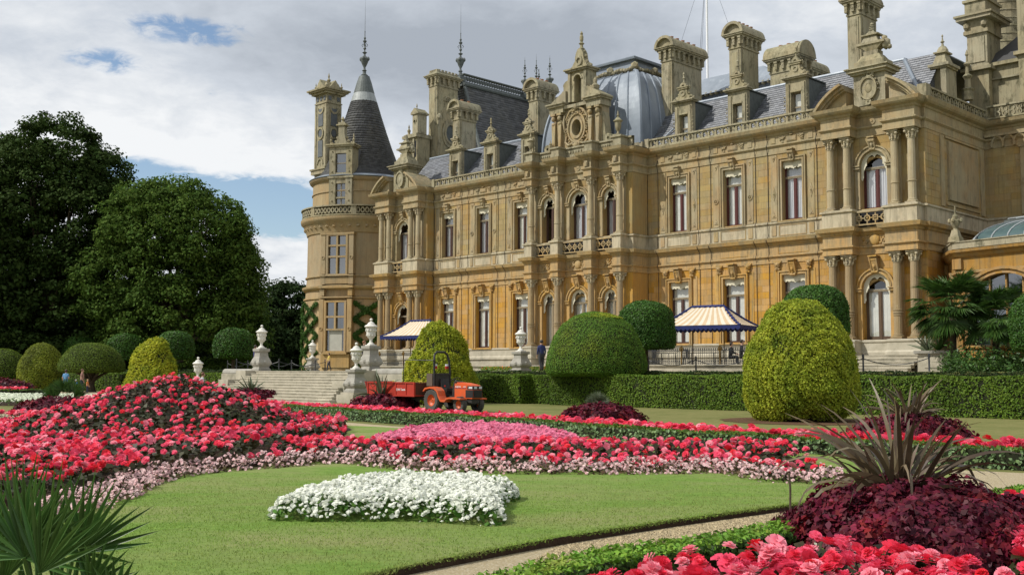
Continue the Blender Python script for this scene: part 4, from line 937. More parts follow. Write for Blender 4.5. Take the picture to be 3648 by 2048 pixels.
for i in range(8):
    t0, t1 = pi * i / 8, pi * (i + 1) / 8; m.wallprism([(cx + .32 * math.cos(t0), 21.45 + .32 * math.sin(t0)), (cx + .32 * math.cos(t1), 21.45 + .32 * math.sin(t1)), (cx + .32 * math.cos(t1), 22.0), (cx + .32 * math.cos(t0), 22.0)], .7, 1.25)
m.ring(cx, 21.45, .32, .42, 1.25, 1.32, 0, pi, 12); m.bx(cx - .82, cx - .6, 1.25, 1.35, 19.96, 22.0); m.bx(cx + .6, cx + .82, 1.25, 1.35, 19.96, 22.0)
m.bx(cx - .98, cx + .98, .2, 1.45, 22.0, 22.12); m.bx(cx - 1.08, cx + 1.08, .15, 1.55, 22.12, 22.22)
m.wallprism([(cx - .75, 22.22), (cx + .75, 22.22), (cx + .62, 22.5), (cx + .4, 22.8), (cx + .32, 23.3), (cx + .15, 23.6), (cx - .15, 23.6), (cx - .32, 23.3), (cx - .4, 22.8), (cx - .62, 22.5)], .6, 1.1); m.ring(cx, 22.75, .17, .3, 1.1, 1.2, 0, 2 * pi, 14, 1.2)
for s_ in (-1, 1):
    for (x, z, r) in ((.72, 22.4, .17), (.55, 22.65, .14), (.42, 23.05, .14), (.32, 23.4, .12), (.9, 22.35, .12)): m.ico((cx + s_ * x, -.9, z), r, 1)
m.lathe((cx, -.85, 23.55), [(.2, 0), (.24, .08), (.12, .18), (.1, .35), (.2, .45), (.08, .55), (.13, .7), (.13, .95), (.08, 1.05), (.11, 1.15), (.02, 1.32)], 10)
m.wallprism([(cx + .95 + .55 * math.cos(pi * i / 10) - 1.9, 21.2 + .4 * math.sin(pi * i / 10)) for i in range(11)], .3, 1.1); m.bx(cx - 1.45, cx - .85, .3, 1.1, 20.3, 21.2); m.lathe((cx - 1.6, -1.0, 20.0), [(.1, 0), (.05, .1), (.15, .3), (.2, .5), (.1, .6), (.1, .8), (.01, .95)], 10)
m.lathe((cx + 1.35, -1.0, 20.0), [(.1, 0), (.05, .3), (.25, .6), (.3, .8), (.12, .95), (.14, 1.2), (.02, 1.4)], 10); m.wallprism([(cx + .85, 21.0), (cx + 1.9, 20.2), (cx + 1.9, 20.05), (cx + .85, 20.75)], .8, 1.1)
part('aedicule', m, TOPS, cg)
def vase(u, v, z, h=1.75, name='roof_vase'):
    m = MB(); s = h / 1.75; m.fr((0, 0), (.26 * s, .26 * s), (.24 * s, .24 * s), 0, .14 * s)
    m.lathe((0, 0, 0), [(r * s, q * s) for r, q in ((.2, .14), (.08, .22), (.07, .34), (.16, .48), (.21, .7), (.22, .95), (.3, 1.0), (.31, 1.06), (.2, 1.12), (.12, 1.24), (.05, 1.3), (.1, 1.4), (.06, 1.5), (.02, 1.72))], 14); link(name, m.mesh(name, TOPS, 35), manor, loc=(u, -v, z))
vase(-44.0, 1.85, 16.78, 1.75); vase(-51.85, 1.85, 16.78, 1.5); vase(-50.1, 1.7, 16.8, .7)

# --- segmental pediments over the pavilions
def pediment(c, s=1.0):
    p = link('pediment', None, manor); m = MB()
    def arc(c0, r0, z0, a0, a1, pr0, v0, v1): m.ring(c0, z0, r0 - pr0, r0, v0, v1, a0, a1, 14)
    for s_ in (-1, 1):
        cc, rr0, zc = c, 3.55, 14.05; a0, a1 = (R(33), R(68)) if s_ > 0 else (R(112), R(147))
        arc(cc, rr0, zc, a0, a1, .14, -.2, 1.85); arc(cc, rr0 - .14, zc, a0, a1, .16, -.2, 1.65); arc(cc, rr0 - .3, zc, a0, a1, .1, -.2, 1.5)
        e = a1 if s_ > 0 else a0; x0 = cc + 3.4 * math.cos(R(33)) * s_; x1 = cc + 3.3 * math.cos(R(68)) * s_
        pts = [(x0, 16.05), (x1, 16.05)] + [(cc + s_ * 3.3 * math.cos(R(q)), zc + 3.3 * math.sin(R(q))) for q in (68, 60, 52, 45, 38, 33)]; m.wallprism(pts, .3, 1.25)
    part('pediment_arc', m, TRIM, p)
    m = MB(); m.bx(c - .85, c + .95, .2, 1.1, 16.05, 17.75); m.bx(c - .95, c + 1.05, .0, 1.3, 17.75, 17.88); m.bx(c - 1.1, c + 1.2, -.15, 1.45, 17.88, 18.05); m.bx(c - 1.2, c + 1.3, -.2, 1.55, 18.05, 18.12)
    m.bx(c - .8, c + .9, .0, 1.1, 18.12, 18.5); m.fr((c + .05, -.55), (.75, .5), (.5, .35), 18.5, 18.85); m.fr((c + .05, -.55), (.42, .3), (.42, .3), 18.85, 19.1)
    part('cartouche_block', m, TOPS, p)
    m = MB(); m.ring(c + .05, 16.95, .2, .42, 1.1, 1.2, 0, 2 * pi, 18, 1.35); m.ring(c + .05, 16.95, .42, .5, 1.1, 1.28, 0, 2 * pi, 18, 1.3); m.ico((c + .05, -1.12, 16.95), .24, 2, (1, .5, 1.35)); rr_ = random.Random(12)
    for i in range(14): m.ico((c + .05 + rr_.gauss(0, .14), -1.2, 17.62 + rr_.uniform(-.1, .25)), rr_.uniform(.06, .11), 1)
    for i in range(24): t = rr_.uniform(0, 2 * pi); m.ico((c + .05 + .52 * math.cos(t), -1.16, 16.95 + .72 * math.sin(t)), rr_.uniform(.04, .09), 1)
    m.ring(c + .05, 16.2, .06, .17, 1.1, 1.25, 0, 2 * pi, 12); part('cartouche', m, TOPS, p, 50)
    m = MB()               # boat shaped tureen with lid and pine cone
    m.fr((c + .05, -.55), (.28, .22), (.7, .32), 19.1, 19.45); m.bx(c - .78, c + .85, .2, .92, 19.45, 19.58); m.ico((c + .8, -.55, 19.4), .28, 1, (1, 1, 1.3)); m.ico((c + .98, -.55, 19.2), .16, 1); m.ico((c + .72, -.55, 19.72), .18, 1)
    m.fr((c + .0, -.55), (.5, .32), (.32, .22), 19.58, 19.95); m.bx(c - .48, c + .5, .2, .9, 19.95, 20.03); m.fr((c + .02, -.55), (.3, .22), (.12, .12), 20.03, 20.25)
    for k in range(5): m.lathe((c + .02, -.55, 20.2 + k * .1), [(.13 + .03 * math.sin(k * .9), 0), (.17 - .02 * k, .05), (.12 - .015 * k, .1)], 10)
    part('tureen', m, TOPS, p, 50)
pediment(-27.15); pediment(-67.1)

# --- aedicule and spikes behind the right pavilion, tower block beyond
ad = link('dormer', None, manor); m = MB()
m.bx(-25.1, -24.65, -3.4, -2.6, 16.3, 18.4); m.bx(-24.65, -24.35, -3.7, -2.6, 16.3, 18.4); m.bx(-24.65, -24.35, -2.62, -2.35, 16.3, 18.4); m.bx(-25.3, -24.15, -3.8, -2.2, 18.4, 18.55); m.bx(-25.2, -24.25, -3.7, -2.3, 18.3, 18.4)
m.fr((-24.75, 2.95), (.42, .5), (.2, .3), 18.55, 19.2); m.bx(-25.1, -24.4, -3.4, -2.5, 19.2, 19.28); m.lathe((-24.75, 2.95, 19.28), [(.32, 0), (.3, .15), (.2, .32), (.08, .4), (.05, .55), (.12, .62), (.05, .7), (.03, .9), (.06, .95), (.01, 1.05)], 10)
part('front', m, TOPS, ad)
m = MB(); m.lathe((-24.1, 4.6, 16.8), [(.3, 0), (.3, .5), (.4, .6), (.2, .7), (.16, 1.2), (.28, 1.35), (.12, 1.5), (.08, 1.9), (.2, 2.05), (.06, 2.2), (.05, 2.5), (.1, 2.6), (.01, 2.9)], 10); part('roof_pinnacle', m, TOPS, manor)
tb = link('tower_block', None, manor); m = MB()
m.bx(-25.08, -23.92, -9.2, -7.2, 16.0, 19.1); m.bx(-25.45, -23.7, -9.3, -6.95, 19.1, 19.28); m.bx(-25.3, -23.82, -9.25, -7.05, 19.28, 19.4)
m.bx(-25.1, -23.96, -9.2, -7.2, 19.4, 21.3); m.bx(-24.95, -24.1, -7.2, -7.14, 19.6, 21.1); m.bx(-25.25, -23.85, -9.3, -7.05, 21.3, 21.5); m.bx(-25.2, -23.9, -9.25, -7.1, 21.5, 22.1)
for x in (-25.05, -24.05): m.ico((x, 7.05, 21.8), .2, 1, (1, 1, 1.3))
m.bx(-25.55, -23.55, -9.7, -6.75, 22.1, 22.3); m.bx(-25.65, -23.45, -9.8, -6.65, 22.3, 22.42); m.bx(-25.15, -23.95, -9.3, -7.1, 22.42, 23.2); m.bx(-25.25, -23.85, -9.4, -7.0, 23.2, 23.35); m.bx(-25.05, -24.05, -9.2, -7.2, 23.35, 24.6)
part('tower_stage', m, TOPS, tb)
m = MB(); m.bx(-23.9, -8, -9.4, -7.75, 16.0, 19.4); m.bx(-23.9, -22.3, -9.4, -7.6, 18.5, 18.6); m.bx(-23.9, -8, -9.5, -7.5, 19.3, 19.5)
m.bx(-22.25, -20.6, -9.4, -7.2, 16, 20.9); m.bx(-22.45, -20.4, -9.5, -7.0, 19.55, 19.75); m.bx(-22.25, -20.6, -9.4, -7.2, 20.9, 27); part('tower_wall', m, TOPS, tb)
m = MB(); n = 10; vs = []
for i in range(n + 1):
    t = i / n; z = 19.5 + 5.2 * t; h = 3.4 * (1 - t) ** 1.8 + .35
    for (a, b) in ((-1, 1), (1, 1), (1, -1), (-1, -1)): vs.append((-21.2 + a * h * .95, 11.2 - b * h * .95, z))
m.add(vs, [(i * 4 + k, i * 4 + (k + 1) % 4, (i + 1) * 4 + (k + 1) % 4, (i + 1) * 4 + k) for i in range(n) for k in range(4)]); part('bell_roof', m, SLATED, tb)
m = MB()
m.lathe((-25.6, 14.0, 19.0), [(1.3, 0), (1.3, 6.0), (1.7, 6.4), (1.7, 6.7), (1.2, 6.9), (1.2, 11)], 24)
for i in range(12): m.lathe((-25.6, 14.0, 19.2 + i * .5), [(1.3, 0), (1.34, .03), (1.34, .06), (1.3, .09)], 24)
part('stair_turret', m, TOPS, tb)

# --- round tower at the left end
TU, TV = -83.3, -7.4; TC = (TU, -TV)
PHI = R(28.5)                       # the window bay looks this way off the front
tw = link('round_tower', None, manor)
m = MB(); SEG = 72
def trng(prof, mm=None): (mm or m).lathe((TU, -TV, 0), prof, SEG)
m.lathe((TU, -TV, 0), [(5.5, 1.6), (5.5, 3.1), (5.35, 3.3), (5.3, 8.3)], SEG); m.lathe((TU, -TV, 0), [(5.25, 8.3), (5.2, 9.4), (5.12, 10.4), (5.1, 14.3)], SEG); m.lathe((TU, -TV, 0), [(4.72, 16.0), (4.7, 19.5)], SEG)
part('tower_wall', m, TOWR, tw, 40)
m = MB(); trng([(5.3, 8.2), (5.42, 8.28), (5.42, 8.4), (5.28, 8.46)]); trng([(5.25, 9.05), (5.45, 9.18), (5.55, 9.3), (5.55, 9.45), (5.2, 9.55)]); trng([(5.15, 10.25), (5.28, 10.32), (5.28, 10.42), (5.12, 10.48)])
trng([(5.1, 14.3), (5.2, 14.36), (5.25, 14.6), (5.4, 14.9), (5.55, 15.3), (5.75, 15.45), (5.8, 15.65), (5.8, 15.8), (5.0, 15.9)])
trng([(4.72, 19.2), (4.85, 19.3), (5.0, 19.42), (5.05, 19.55), (4.7, 19.62)]); trng([(4.74, 18.2), (4.8, 18.22), (4.8, 18.3), (4.74, 18.32)])
for i in range(44): a = 2 * pi * i / 44; m.ico((TU + 5.3 * math.cos(a), -TV + 5.3 * math.sin(a), 14.95), .24, 1, (1, 1, .8))
part('tower_course', m, TOWR, tw, 40)
m = MB(); trng([(5.62, 15.85), (5.72, 15.86), (5.72, 15.98), (5.5, 16.0)]); m.lathe((TU, -TV, 0), [(5.5, 16.68), (5.78, 16.7), (5.78, 16.82), (5.5, 16.86)], SEG)
part('tower_balcony_rail', m, TOPS, tw)
m = MB()
for i in range(88):
    a = 2 * pi * i / 88; x, y = TU + 5.62 * math.cos(a), -TV + 5.62 * math.sin(a); t = (-math.sin(a), math.cos(a))
    if i % 11 == 0: m.fr((x, y), (.1, .24), (.1, .24), 15.98, 16.7, a); continue
    for k in range(8):
        b0, b1 = 2 * pi * k / 8, 2 * pi * (k + 1) / 8
        def P_(b, r, o): return (x + t[0] * r * math.cos(b) + math.cos(a) * o, y + t[1] * r * math.cos(b) + math.sin(a) * o, 16.33 + r * 1.5 * math.sin(b))
        m.add([P_(b0, .1, .05), P_(b0, .2, .05), P_(b1, .2, .05), P_(b1, .1, .05), P_(b0, .1, -.05), P_(b0, .2, -.05), P_(b1, .2, -.05), P_(b1, .1, -.05)], [(0, 1, 2, 3), (1, 5, 6, 2), (0, 3, 7, 4), (7, 6, 5, 4)])
part('tower_balustrade', m, TOPS, tw)
# window bay on the tower: a frame in its own flat plane
bay = link('tower_bay', None, manor, loc=(TU, -TV, 0), rotz=PHI)
def tb_window(z0, z1, w_, rows, blind_low=False, v=5.38):
    m = MB(); hw = w_ / 2; g = MB(); t = .16
    zs = [z0 + (z1 - z0) * q for q in rows]
    m.bx(-hw - .2, -hw, v - .4, v, z0 - .15, z1 + .15); m.bx(hw, hw + .2, v - .4, v, z0 - .15, z1 + .15); m.bx(-hw, hw, v - .4, v - .004, z1, z1 + .15); m.bx(-hw, hw, v - .4, v - .004, z0 - .15, z0)
    for i, z in enumerate(zs[1:-1]): m.bx(-hw, hw, v - .2, v - .02, z - t / 2, z + t / 2)
    m.bx(-t / 2, t / 2, v - .19, v - .015, zs[1] if blind_low else z0, z1)
    g.qd(-hw, hw, v - .25, z0, z1)
    part('tower_window', m, TOWR, bay); part('tower_pane', g, GLASSD, bay)
    if blind_low: b = MB(); b.bx(-hw + .25, hw - .25, v - .24, v - .2, z0, zs[1] - .1); part('tower_blind', b, mat('grey_shutter', (.50, .49, .43), (.42, .41, .36), 2, .7), bay)
    b = MB(); b.bx(-hw, hw, v - .4, v - .36, z0, z1); part('tower_curtain', b, mat('net_curtain', (.40, .42, .44), (.16, .17, .19), 1.2, .9, stretch=(3, 3, .5)), bay)
tb_window(10.5, 14.0, 1.75, (0, .45, .74, 1.0), v=5.46); tb_window(3.5, 7.9, 1.8, (0, .44, .70, 1), True, v=5.66)
m = MB(); v = 5.42
m.bx(-1.5, 1.5, 4.6, 5.1, 1.7, 8.2); 
for s_ in (-1, 1):
    for (z0, z1, e_) in ((10.5, 14.2, 0), (3.4, 8.2, .2), (9.55, 10.3, 0), (8.5, 9.1, .12)): m.bx(*sorted((s_ * 1.18, s_ * 1.62)), 4.8, v + e_, z0, z1)
    m.bx(*sorted((s_ * 1.07, s_ * 1.18)), 4.8, v - .06, 10.4, 14.2); m.bx(*sorted((s_ * 1.1, s_ * 1.18)), 4.8, v + .14, 3.4, 8.2); m.ring(s_ * 1.4, 12.0, .11, .17, v, v + .05, 0, 2 * pi, 12); m.ring(s_ * 1.4, 5.5, .11, .17, v + .2, v + .25, 0, 2 * pi, 12)
m.bx(-1.18, 1.18, 4.9, v - .02, 9.6, 10.2); m.bx(-1.68, 1.68, 4.8, v + .26, 8.3, 8.42); m.bx(-1.72, 1.72, 4.8, v + .26, 9.2, 9.42); m.bx(-1.68, 1.68, 4.8, v + .1, 10.3, 10.42); m.bx(-1.68, 1.68, 4.8, v + .06, 14.1, 14.28)
m.bx(-1.2, 1.2, 4.8, v + .3, 3.2, 3.38); m.bx(-1.4, 1.4, 4.9, 5.56, 2.0, 3.2)
part('bay_pier', m, TOWR, bay)
m = MB(); v = 4.95        # upper stage of the bay and its dormer on the cone
for s_ in (-1, 1): m.bx(*sorted((s_ * .5, s_ * 1.15)), 4.2, v, 16.0, 19.5); m.bx(*sorted((s_ * .55, s_ * 1.15)), 3.6, v, 19.5, 22.3)
m.bx(-.5, .5, 4.2, v - .05, 16.0, 16.4); m.bx(-.5, .5, 4.2, v - .04, 17.5, 17.65); m.bx(-.5, .5, 4.2, v - .05, 18.9, 19.5); m.bx(-.55, .55, 3.6, v - .03, 19.5, 19.9); m.bx(-.55, .55, 3.6, v - .02, 21.7, 22.3); m.bx(-1.3, 1.3, 3.8, v + .08, 19.4, 19.58)
m.bx(-1.35, 1.35, 3.6, v + .15, 22.3, 22.45); m.bx(-1.45, 1.45, 3.6, v + .22, 22.45, 22.58)
m.wallprism([(-.75, 22.58), (.75, 22.58), (.45, 22.9), (.3, 23.5), (.3, 24.3), (-.3, 24.3), (-.3, 23.5), (-.45, 22.9)], 4.3, 4.9); m.bx(-.5, .5, 4.2, 5.0, 24.3, 24.42); m.bx(-.35, .35, 4.3, 4.9, 24.42, 24.6); m.lathe((0, -4.6, 24.6), [(.2, 0), (.1, .2), (.2, .3), (.03, .6)], 8)
for s_ in (-1, 1):
    for (x, z, r) in ((.62, 22.85, .18), (.48, 23.2, .14), (1.0, 22.7, .14)): m.ico((s_ * x, -4.65, z), r, 1)
    m.lathe((s_ * 1.15, -4.65, 22.58), [(.14, 0), (.08, .2), (.14, .4), (.05, .55), (.08, .7), (.01, 1.0)], 8)
    for z in (16.5, 17.3, 18.2, 19.0, 20.0, 21.0, 21.9): m.ico((s_ * .85, -v - .01, z), .09, 1)
part('bay_pier', m, TOPS, bay)
m = MB(); m.qd(-.5, .5, 4.72, 16.4, 18.9); m.qd(-.55, .55, 4.72, 19.9, 21.7); part('tower_pane', m, GLASSD, bay); m = MB(); m.bx(-.5, .5, 4.74, 4.78, 20.75, 20.83); m.bx(-.04, .04, 4.74, 4.77, 16.4, 18.9); part('glazing_bar', m, TANF, bay)
m = MB(); m.bx(-.5, .5, 4.3, 4.35, 16.4, 21.7); part('tower_curtain', m, mat('pale_lining', (.42, .45, .50), None, 1, .9), bay)
m = MB(); m.bx(-1.1, 1.1, 1.6, 4.2, 22.2, 22.3); m.bx(-1.12, -1.0, 1.6, 4.2, 19.6, 22.3); m.bx(1.0, 1.12, 1.6, 4.2, 19.6, 22.3); part('dormer_cheek', m, SLATED, bay)
# cone: courses of slates
cprof = [(4.95, 19.62), (4.35, 19.95), (3.75, 20.7), (3.25, 21.8), (2.75, 23.1), (2.2, 24.7), (1.65, 26.4), (1.25, 27.7)]
def cone_slates():
    zs = np.linspace(0, 1, 45); rr = np.interp(zs, np.linspace(0, 1, len(cprof)), [p[0] for p in cprof]); z_ = np.interp(zs, np.linspace(0, 1, len(cprof)), [p[1] for p in cprof]); V = []
    for i in range(44):
        n = max(12, int(2 * pi * rr[i] / .36)); a0 = (np.arange(n) + .5 * (i % 2)) * 2 * pi / n; a1 = a0 + 2 * pi / n * .95
        r0, r1, z0, z1 = rr[i] + .03 + nr.uniform(0, .008, n), rr[i + 1] + .0, z_[i], z_[i + 1] + .02
        def P_(a, r, z): return np.stack([TU + r * np.cos(a), -TV + r * np.sin(a), np.full(n, z)], 1)
        V.append(np.stack([P_(a0, r0 - .03, z0), P_(a1, r0 - .03, z0), P_(a0, r0, z0), P_(a1, r0, z0), P_(a1, r1, z1), P_(a0, r1, z1)], 1).reshape(-1, 3))
    V = np.concatenate(V); n = len(V) // 6; F = (np.array([[0, 1, 3, 2], [2, 3, 4, 5]])[None] + (np.arange(n) * 6)[:, None, None]).reshape(-1, 4)
    link('cone_slates', npmesh('cone_slates', V, F, SLATED), tw, kind='stuff')
    m = MB(); m.lathe((TU, -TV, 0), [(r - .06, z) for r, z in cprof], 48); part('cone_boarding', m, SLATED, tw, 40)
cone_slates()
m = MB(); trng([(5.05, 19.6), (5.1, 19.66), (4.75, 19.85), (4.5, 19.95)]); part('eaves_lead', m, LEAD, tw)
m = MB(); m.lathe((TU, -TV, 0), [(1.3, 27.6), (1.25, 27.75), (1.14, 28.1), (1.0, 28.5)], 32); part('white_band', m, mat('pale_lead', (.34, .36, .35), (.25, .27, .27), 3, .5), tw)
m = MB(); m.lathe((TU, -TV, 0), [(1.02, 28.5), (.72, 29.6), (.5, 30.2)], 24); part('cone_tip', m, LEADF, tw)
f_ = finial(TU, TV, 29.6, 8.2, 1.18)
# tower chimney
tc = link('chimney', None, manor); m = MB(); a, b, f, g = -87.2, -85.35, -6.2, -4.5
m.bx(a, b, f, g, 15.5, 20.6); m.bx(a - .35, b + .35, f - .35, g + .35, 21.0, 21.15); m.bx(a - .25, b + .25, f - .25, g + .25, 20.6, 21.0); m.bx(a, b, f, g, 21.15, 28.4)
m.bx(a - .08, b + .08, f - .08, g + .08, 27.5, 27.62); m.bx(a - .5, b + .5, f - .5, g + .5, 28.6, 28.75); m.bx(a - .3, b + .3, f - .3, g + .3, 28.4, 28.6); m.bx(a - .65, b + .65, f - .65, g + .65, 28.75, 28.9)
m.fr(((a + b) / 2, -(f + g) / 2), (.95, .9), (.7, .65), 28.9, 29.6); m.wallprism([(a + .1, 28.9), (b - .1, 28.9), ((a + b) / 2, 29.9)], f + .1, g + .2); m.sideprism([(f + .1, 28.9), (g - .1, 28.9), ((f + g) / 2, 29.8)], a, b + .2)
for (x, y) in ((a, g), (b, g), (b, f), (a, f)): m.lathe((x, -y, 28.9), [(.16, 0), (.08, .2), (.15, .35), (.04, .5), (.06, .6), (.01, .8)], 8)
m.lathe(((a + b) / 2, -(f + g) / 2, 29.6), [(.2, 0), (.1, .2), (.2, .4), (.05, .6), (.1, .75), (.01, 1.15)], 8)
part('shaft', m, TOPS, tc)
m = MB()
for (z0, z1) in ((22.3, 23.9), (25.3, 27.0)): m.bx(a + .55, b - .55, g, g + .06, z0, z1); m.bx(b, b + .06, f + .5, g - .5, z0, z1)
m.wallprism([((a + b) / 2 + .28 * math.cos(2 * pi * i / 16), 24.6 + .36 * math.sin(2 * pi * i / 16)) for i in range(16)], g, g + .06); m.sideprism([((f + g) / 2 + .28 * math.cos(2 * pi * i / 16), 24.6 + .36 * math.sin(2 * pi * i / 16)) for i in range(16)], b, b + .06)
for x in (a + .35, a + .92, b - .35): m.bx(x - .16, x + .16, g, g + .05, 27.8, 28.2)
for y in (f + .35, g - .35): m.bx(b, b + .05, y - .18, y + .18, 27.8, 28.2)
part('slate_inlay', m, mat('grey_inlay', (.10, .11, .12), (.14, .15, .155), 3, .6), tc)
m = MB()
for (z0, a0, a1) in ((24.6, 0, 2 * pi), (27.1, pi, 2 * pi), (21.6, 0, pi)):
    m.ring((a + b) / 2, z0, .36, .52, g, g + .1, a0, a1, 14, 1.2)
    for i in range(14):
        t0, t1 = a0 + (a1 - a0) * i / 14, a0 + (a1 - a0) * (i + 1) / 14; m.sideprism([((f + g) / 2 + r * math.cos(t), z0 + r * 1.2 * math.sin(t)) for r, t in ((.36, t0), (.52, t0), (.52, t1), (.36, t1))], b, b + .1)
for x in (a + .12, b - .12): m.bx(x - .12, x + .12, g, g + .07, 21.3, 27.4)
for y in (f + .12, g - .12): m.bx(b, b + .07, y - .12, y + .12, 21.3, 27.4)
m.fr(((a + b) / 2, -(f + g) / 2), (.3, .3), (.95, .9), 17.5, 19.0)
part('stone_tracery', m, TOPS, tc)
# ================================================================== GROUND
GRASS = mat('mown_grass', (.180, .285, .055), (.110, .195, .034), 9, .9, .02, c3=(.265, .255, .115), s3=.45, t3=(.42, .76), bscale=45, detail=14, spec=.1, stretch=(.8, 1.6, 1))
GRASSF = mat('dry_grass', (.135, .145, .045), (.20, .185, .075), 3.0, .9, .01, c3=(.07, .10, .022), s3=.3, t3=(.5, .8), bscale=40, detail=8, spec=.1)
GRAVEL = mat('honey_gravel', (.42, .34, .20), (.30, .24, .14), 22, .9, .02, c3=(.50, .44, .32), s3=50, t3=(.5, .62), bscale=70, detail=6)
SOIL = mat('dark_soil', (.055, .032, .018), (.035, .020, .012), 8, .95, .02, bscale=30)
MULCH = mat('bark_mulch', (.13, .065, .03), (.07, .04, .02), 12, .95, .02, bscale=40)
def poly_sheet(name, pts, z, m, kind='structure', edge=None, em=None):
    """a level sheet from a plan outline, with an optional vertical edge"""
    import bmesh
    b = bmesh.new(); vs = [b.verts.new((x, y, z)) for x, y in pts]; f = b.faces.new(vs); f.normal_update()
    if f.normal.z < 0: f.normal_flip()
    bmesh.ops.triangulate(b, faces=[f])
    if edge is not None:
        lo = [b.verts.new((x, y, edge)) for x, y in pts]; n = len(pts)
        for i in range(n): q = b.faces.new((vs[i], vs[(i + 1) % n], lo[(i + 1) % n], lo[i])); q.material_index = 1
    me = bpy.data.meshes.new(name); b.to_mesh(me); b.free(); me.materials.append(m); me.materials.append(em or m)
    return link(name, me, kind=kind)
def smooth_line(P, it=2):
    for _ in range(it):
        Q = [P[0]]
        for a, b in zip(P, P[1:]): Q += [(a[0] * .75 + b[0] * .25, a[1] * .75 + b[1] * .25), (a[0] * .25 + b[0] * .75, a[1] * .25 + b[1] * .75)]
        P = Q + [P[-1]]
    return P
def closed(P, it=2): P = P + [P[0]]; return smooth_line(P, it)[:-1]
gm = MB(); gm.add([(-3000, -200, 0), (3000, -200, 0), (3000, 4000, 0), (-3000, 4000, 0)], [(0, 1, 2, 3)]); link('ground', gm.mesh('ground', GRASSF), kind='structure')
# gravel walk round the lawn
near_edge = [G(900, 1475), G(1020, 1448), G(1400, 1372), G(1700, 1325), G(1950, 1290), G(2150, 1262), G(2300, 1240)]
grav_near = [G(950, 1600), G(1120, 1530), G(1200, 1490), G(1560, 1418), G(1950, 1356), G(2200, 1318), G(2440, 1282), G(2700, 1262)]
P = grav_near + [G(2700, 1196), G(2420, 1183), G(2250, 1160), G(2000, 1132), G(1500, 1104), G(1250, 1087), G(988, 1072), G(789, 1056), G(650, 1048), (-13, 36), (-22, 36), (-20, 20), (-12, 9), (-6, 4), (-1, 4)]
poly_sheet('gravel_path', P, .006, GRAVEL)
# lawn, a little above the walk, with its cut soil edge
lawn = near_edge + [G(2400, 1212), G(2390, 1196), G(2250, 1178), G(2000, 1145), G(1500, 1112), G(1250, 1096), G(1000, 1083), G(850, 1075), G(740, 1072), (-14, 31), (-17, 22), (-12, 10), (-6, 5.2), (-2.2, 5.0)]
poly_sheet('lawn', smooth_line(lawn + [lawn[0]], 2)[:-1], .075, GRASS, edge=0.0, em=SOIL)
# verge between gravel and box edging, terrace lawn, far garden path
poly_sheet('path', [(-30, 62), (-14, 60), (-9, 50), (-9, 56), (-22, 80), (-60, 100), (-60, 92)], .006, mat('dusty_path', (.34, .29, .19), (.27, .22, .14), 3, .95, .01, bscale=40))
poly_sheet('garden_path', [(-60, 40), (-16, 33.5), (-13.5, 36), (-15, 38), (-60, 50)], .010, MATS['dusty_path'])

# terrace behind the hedge (house frame)
ter = MB(); ter.bx(-140, 30, -20, 13.2, -1, 1.64); ter.bx(-43.0, 30, 13.2, 13.5, -1, 1.5)
T = part('terrace', ter, GRASSF, None, kind='structure'); T.matrix_world = manor.matrix_basis.copy(); T.location = manor.location; T.rotation_euler = manor.rotation_euler
def house(o): o.location = manor.location; o.rotation_euler = (0, 0, -pi / 4); return o
ter = MB(); ter.bx(-60.6, -45.2, 13.2, 19.1, 0, 1.62); ter.bx(-75, -20, .4, 8.5, 1.63, 1.66)
house(part('terrace_paving', ter, PALE, None, kind='structure'))
ter = MB(); ter.bx(-64, -30.5, 0.2, 6.0, 1.66, 1.98); ter.bx(-64, -30.5, 5.95, 6.12, 1.98, 2.04)
house(part('terrace_podium', ter, PALE, None, kind='structure'))
# low walls beside the flight
def lowwall(label, u0, u1):
    w_ = house(thing('garden_wall', label, 'wall')); m = MB(); m.bx(u0, u1, 18.8, 19.4, 0, 1.45); part('wall_body', m, PALE, w_)
    m = MB(); m.tube([(u0, -19.1, 1.52), (u1, -19.1, 1.52)], .24, 10); part('coping', m, PEDM, w_)
lowwall('low pale stone wall with rounded coping behind the red trailer', -47.0, -42.6); lowwall('low pale stone wall with rounded coping at the far end of the flight of steps', -62.4, -58.6)
# the flight of steps
steps = house(thing('garden_steps', 'wide flight of weathered pale stone steps up to the terrace', 'steps'))
NS = 11
for i in range(NS):
    z1 = 1.62 - .148 * i; v1 = 19.5 + .36 * i; spread = max(0, i - 3) * .42
    x = -58.2 - spread; e = -47.6 + spread * .75; k = 0
    st = link('step', None, steps)
    while x < e - .1:
        wd = min(rnd.uniform(1.3, 2.4), e - x)
        if e - (x + wd) < .6: wd = e - x
        m = MB(); m.bx(x + .006, x + wd - .006, 18.9 if i == 0 else v1 - .4, v1, z1 - .15, z1 - .045); m.bx(x + .006, x + wd - .006, 18.9 if i == 0 else v1 - .4, v1 + .03, z1 - .045, z1); part('stone', m, PALE, st); x += wd
sm = MB(); sm.bx(-58.2, -47.6, 19.0, 19.6, 0, 1.4); sm.bx(-59, -46.8, 19.4, 22.5, -.2, .2); part('step_core', sm, PALE, steps)
for (u0, u1) in ((-59.3, -58.2), (-47.6, -46.5)):
    m = MB(); m.bx(u0, u1, 18.8, 20.2, 0, 1.64); m.bx(u0, u1, 20.2, 21.4, 0, 1.1); part('pier', m, PALE, steps)
for (u0, u1) in ((-61.4, -60.0), (-45.4, -44.0)):
    m = MB(); m.bx(u0, u1, 21.3, 22.7, 0, .42); m.bx(u0 + .15, u1 - .15, 21.45, 22.55, .42, .54); part('pier', m, PALE, steps)

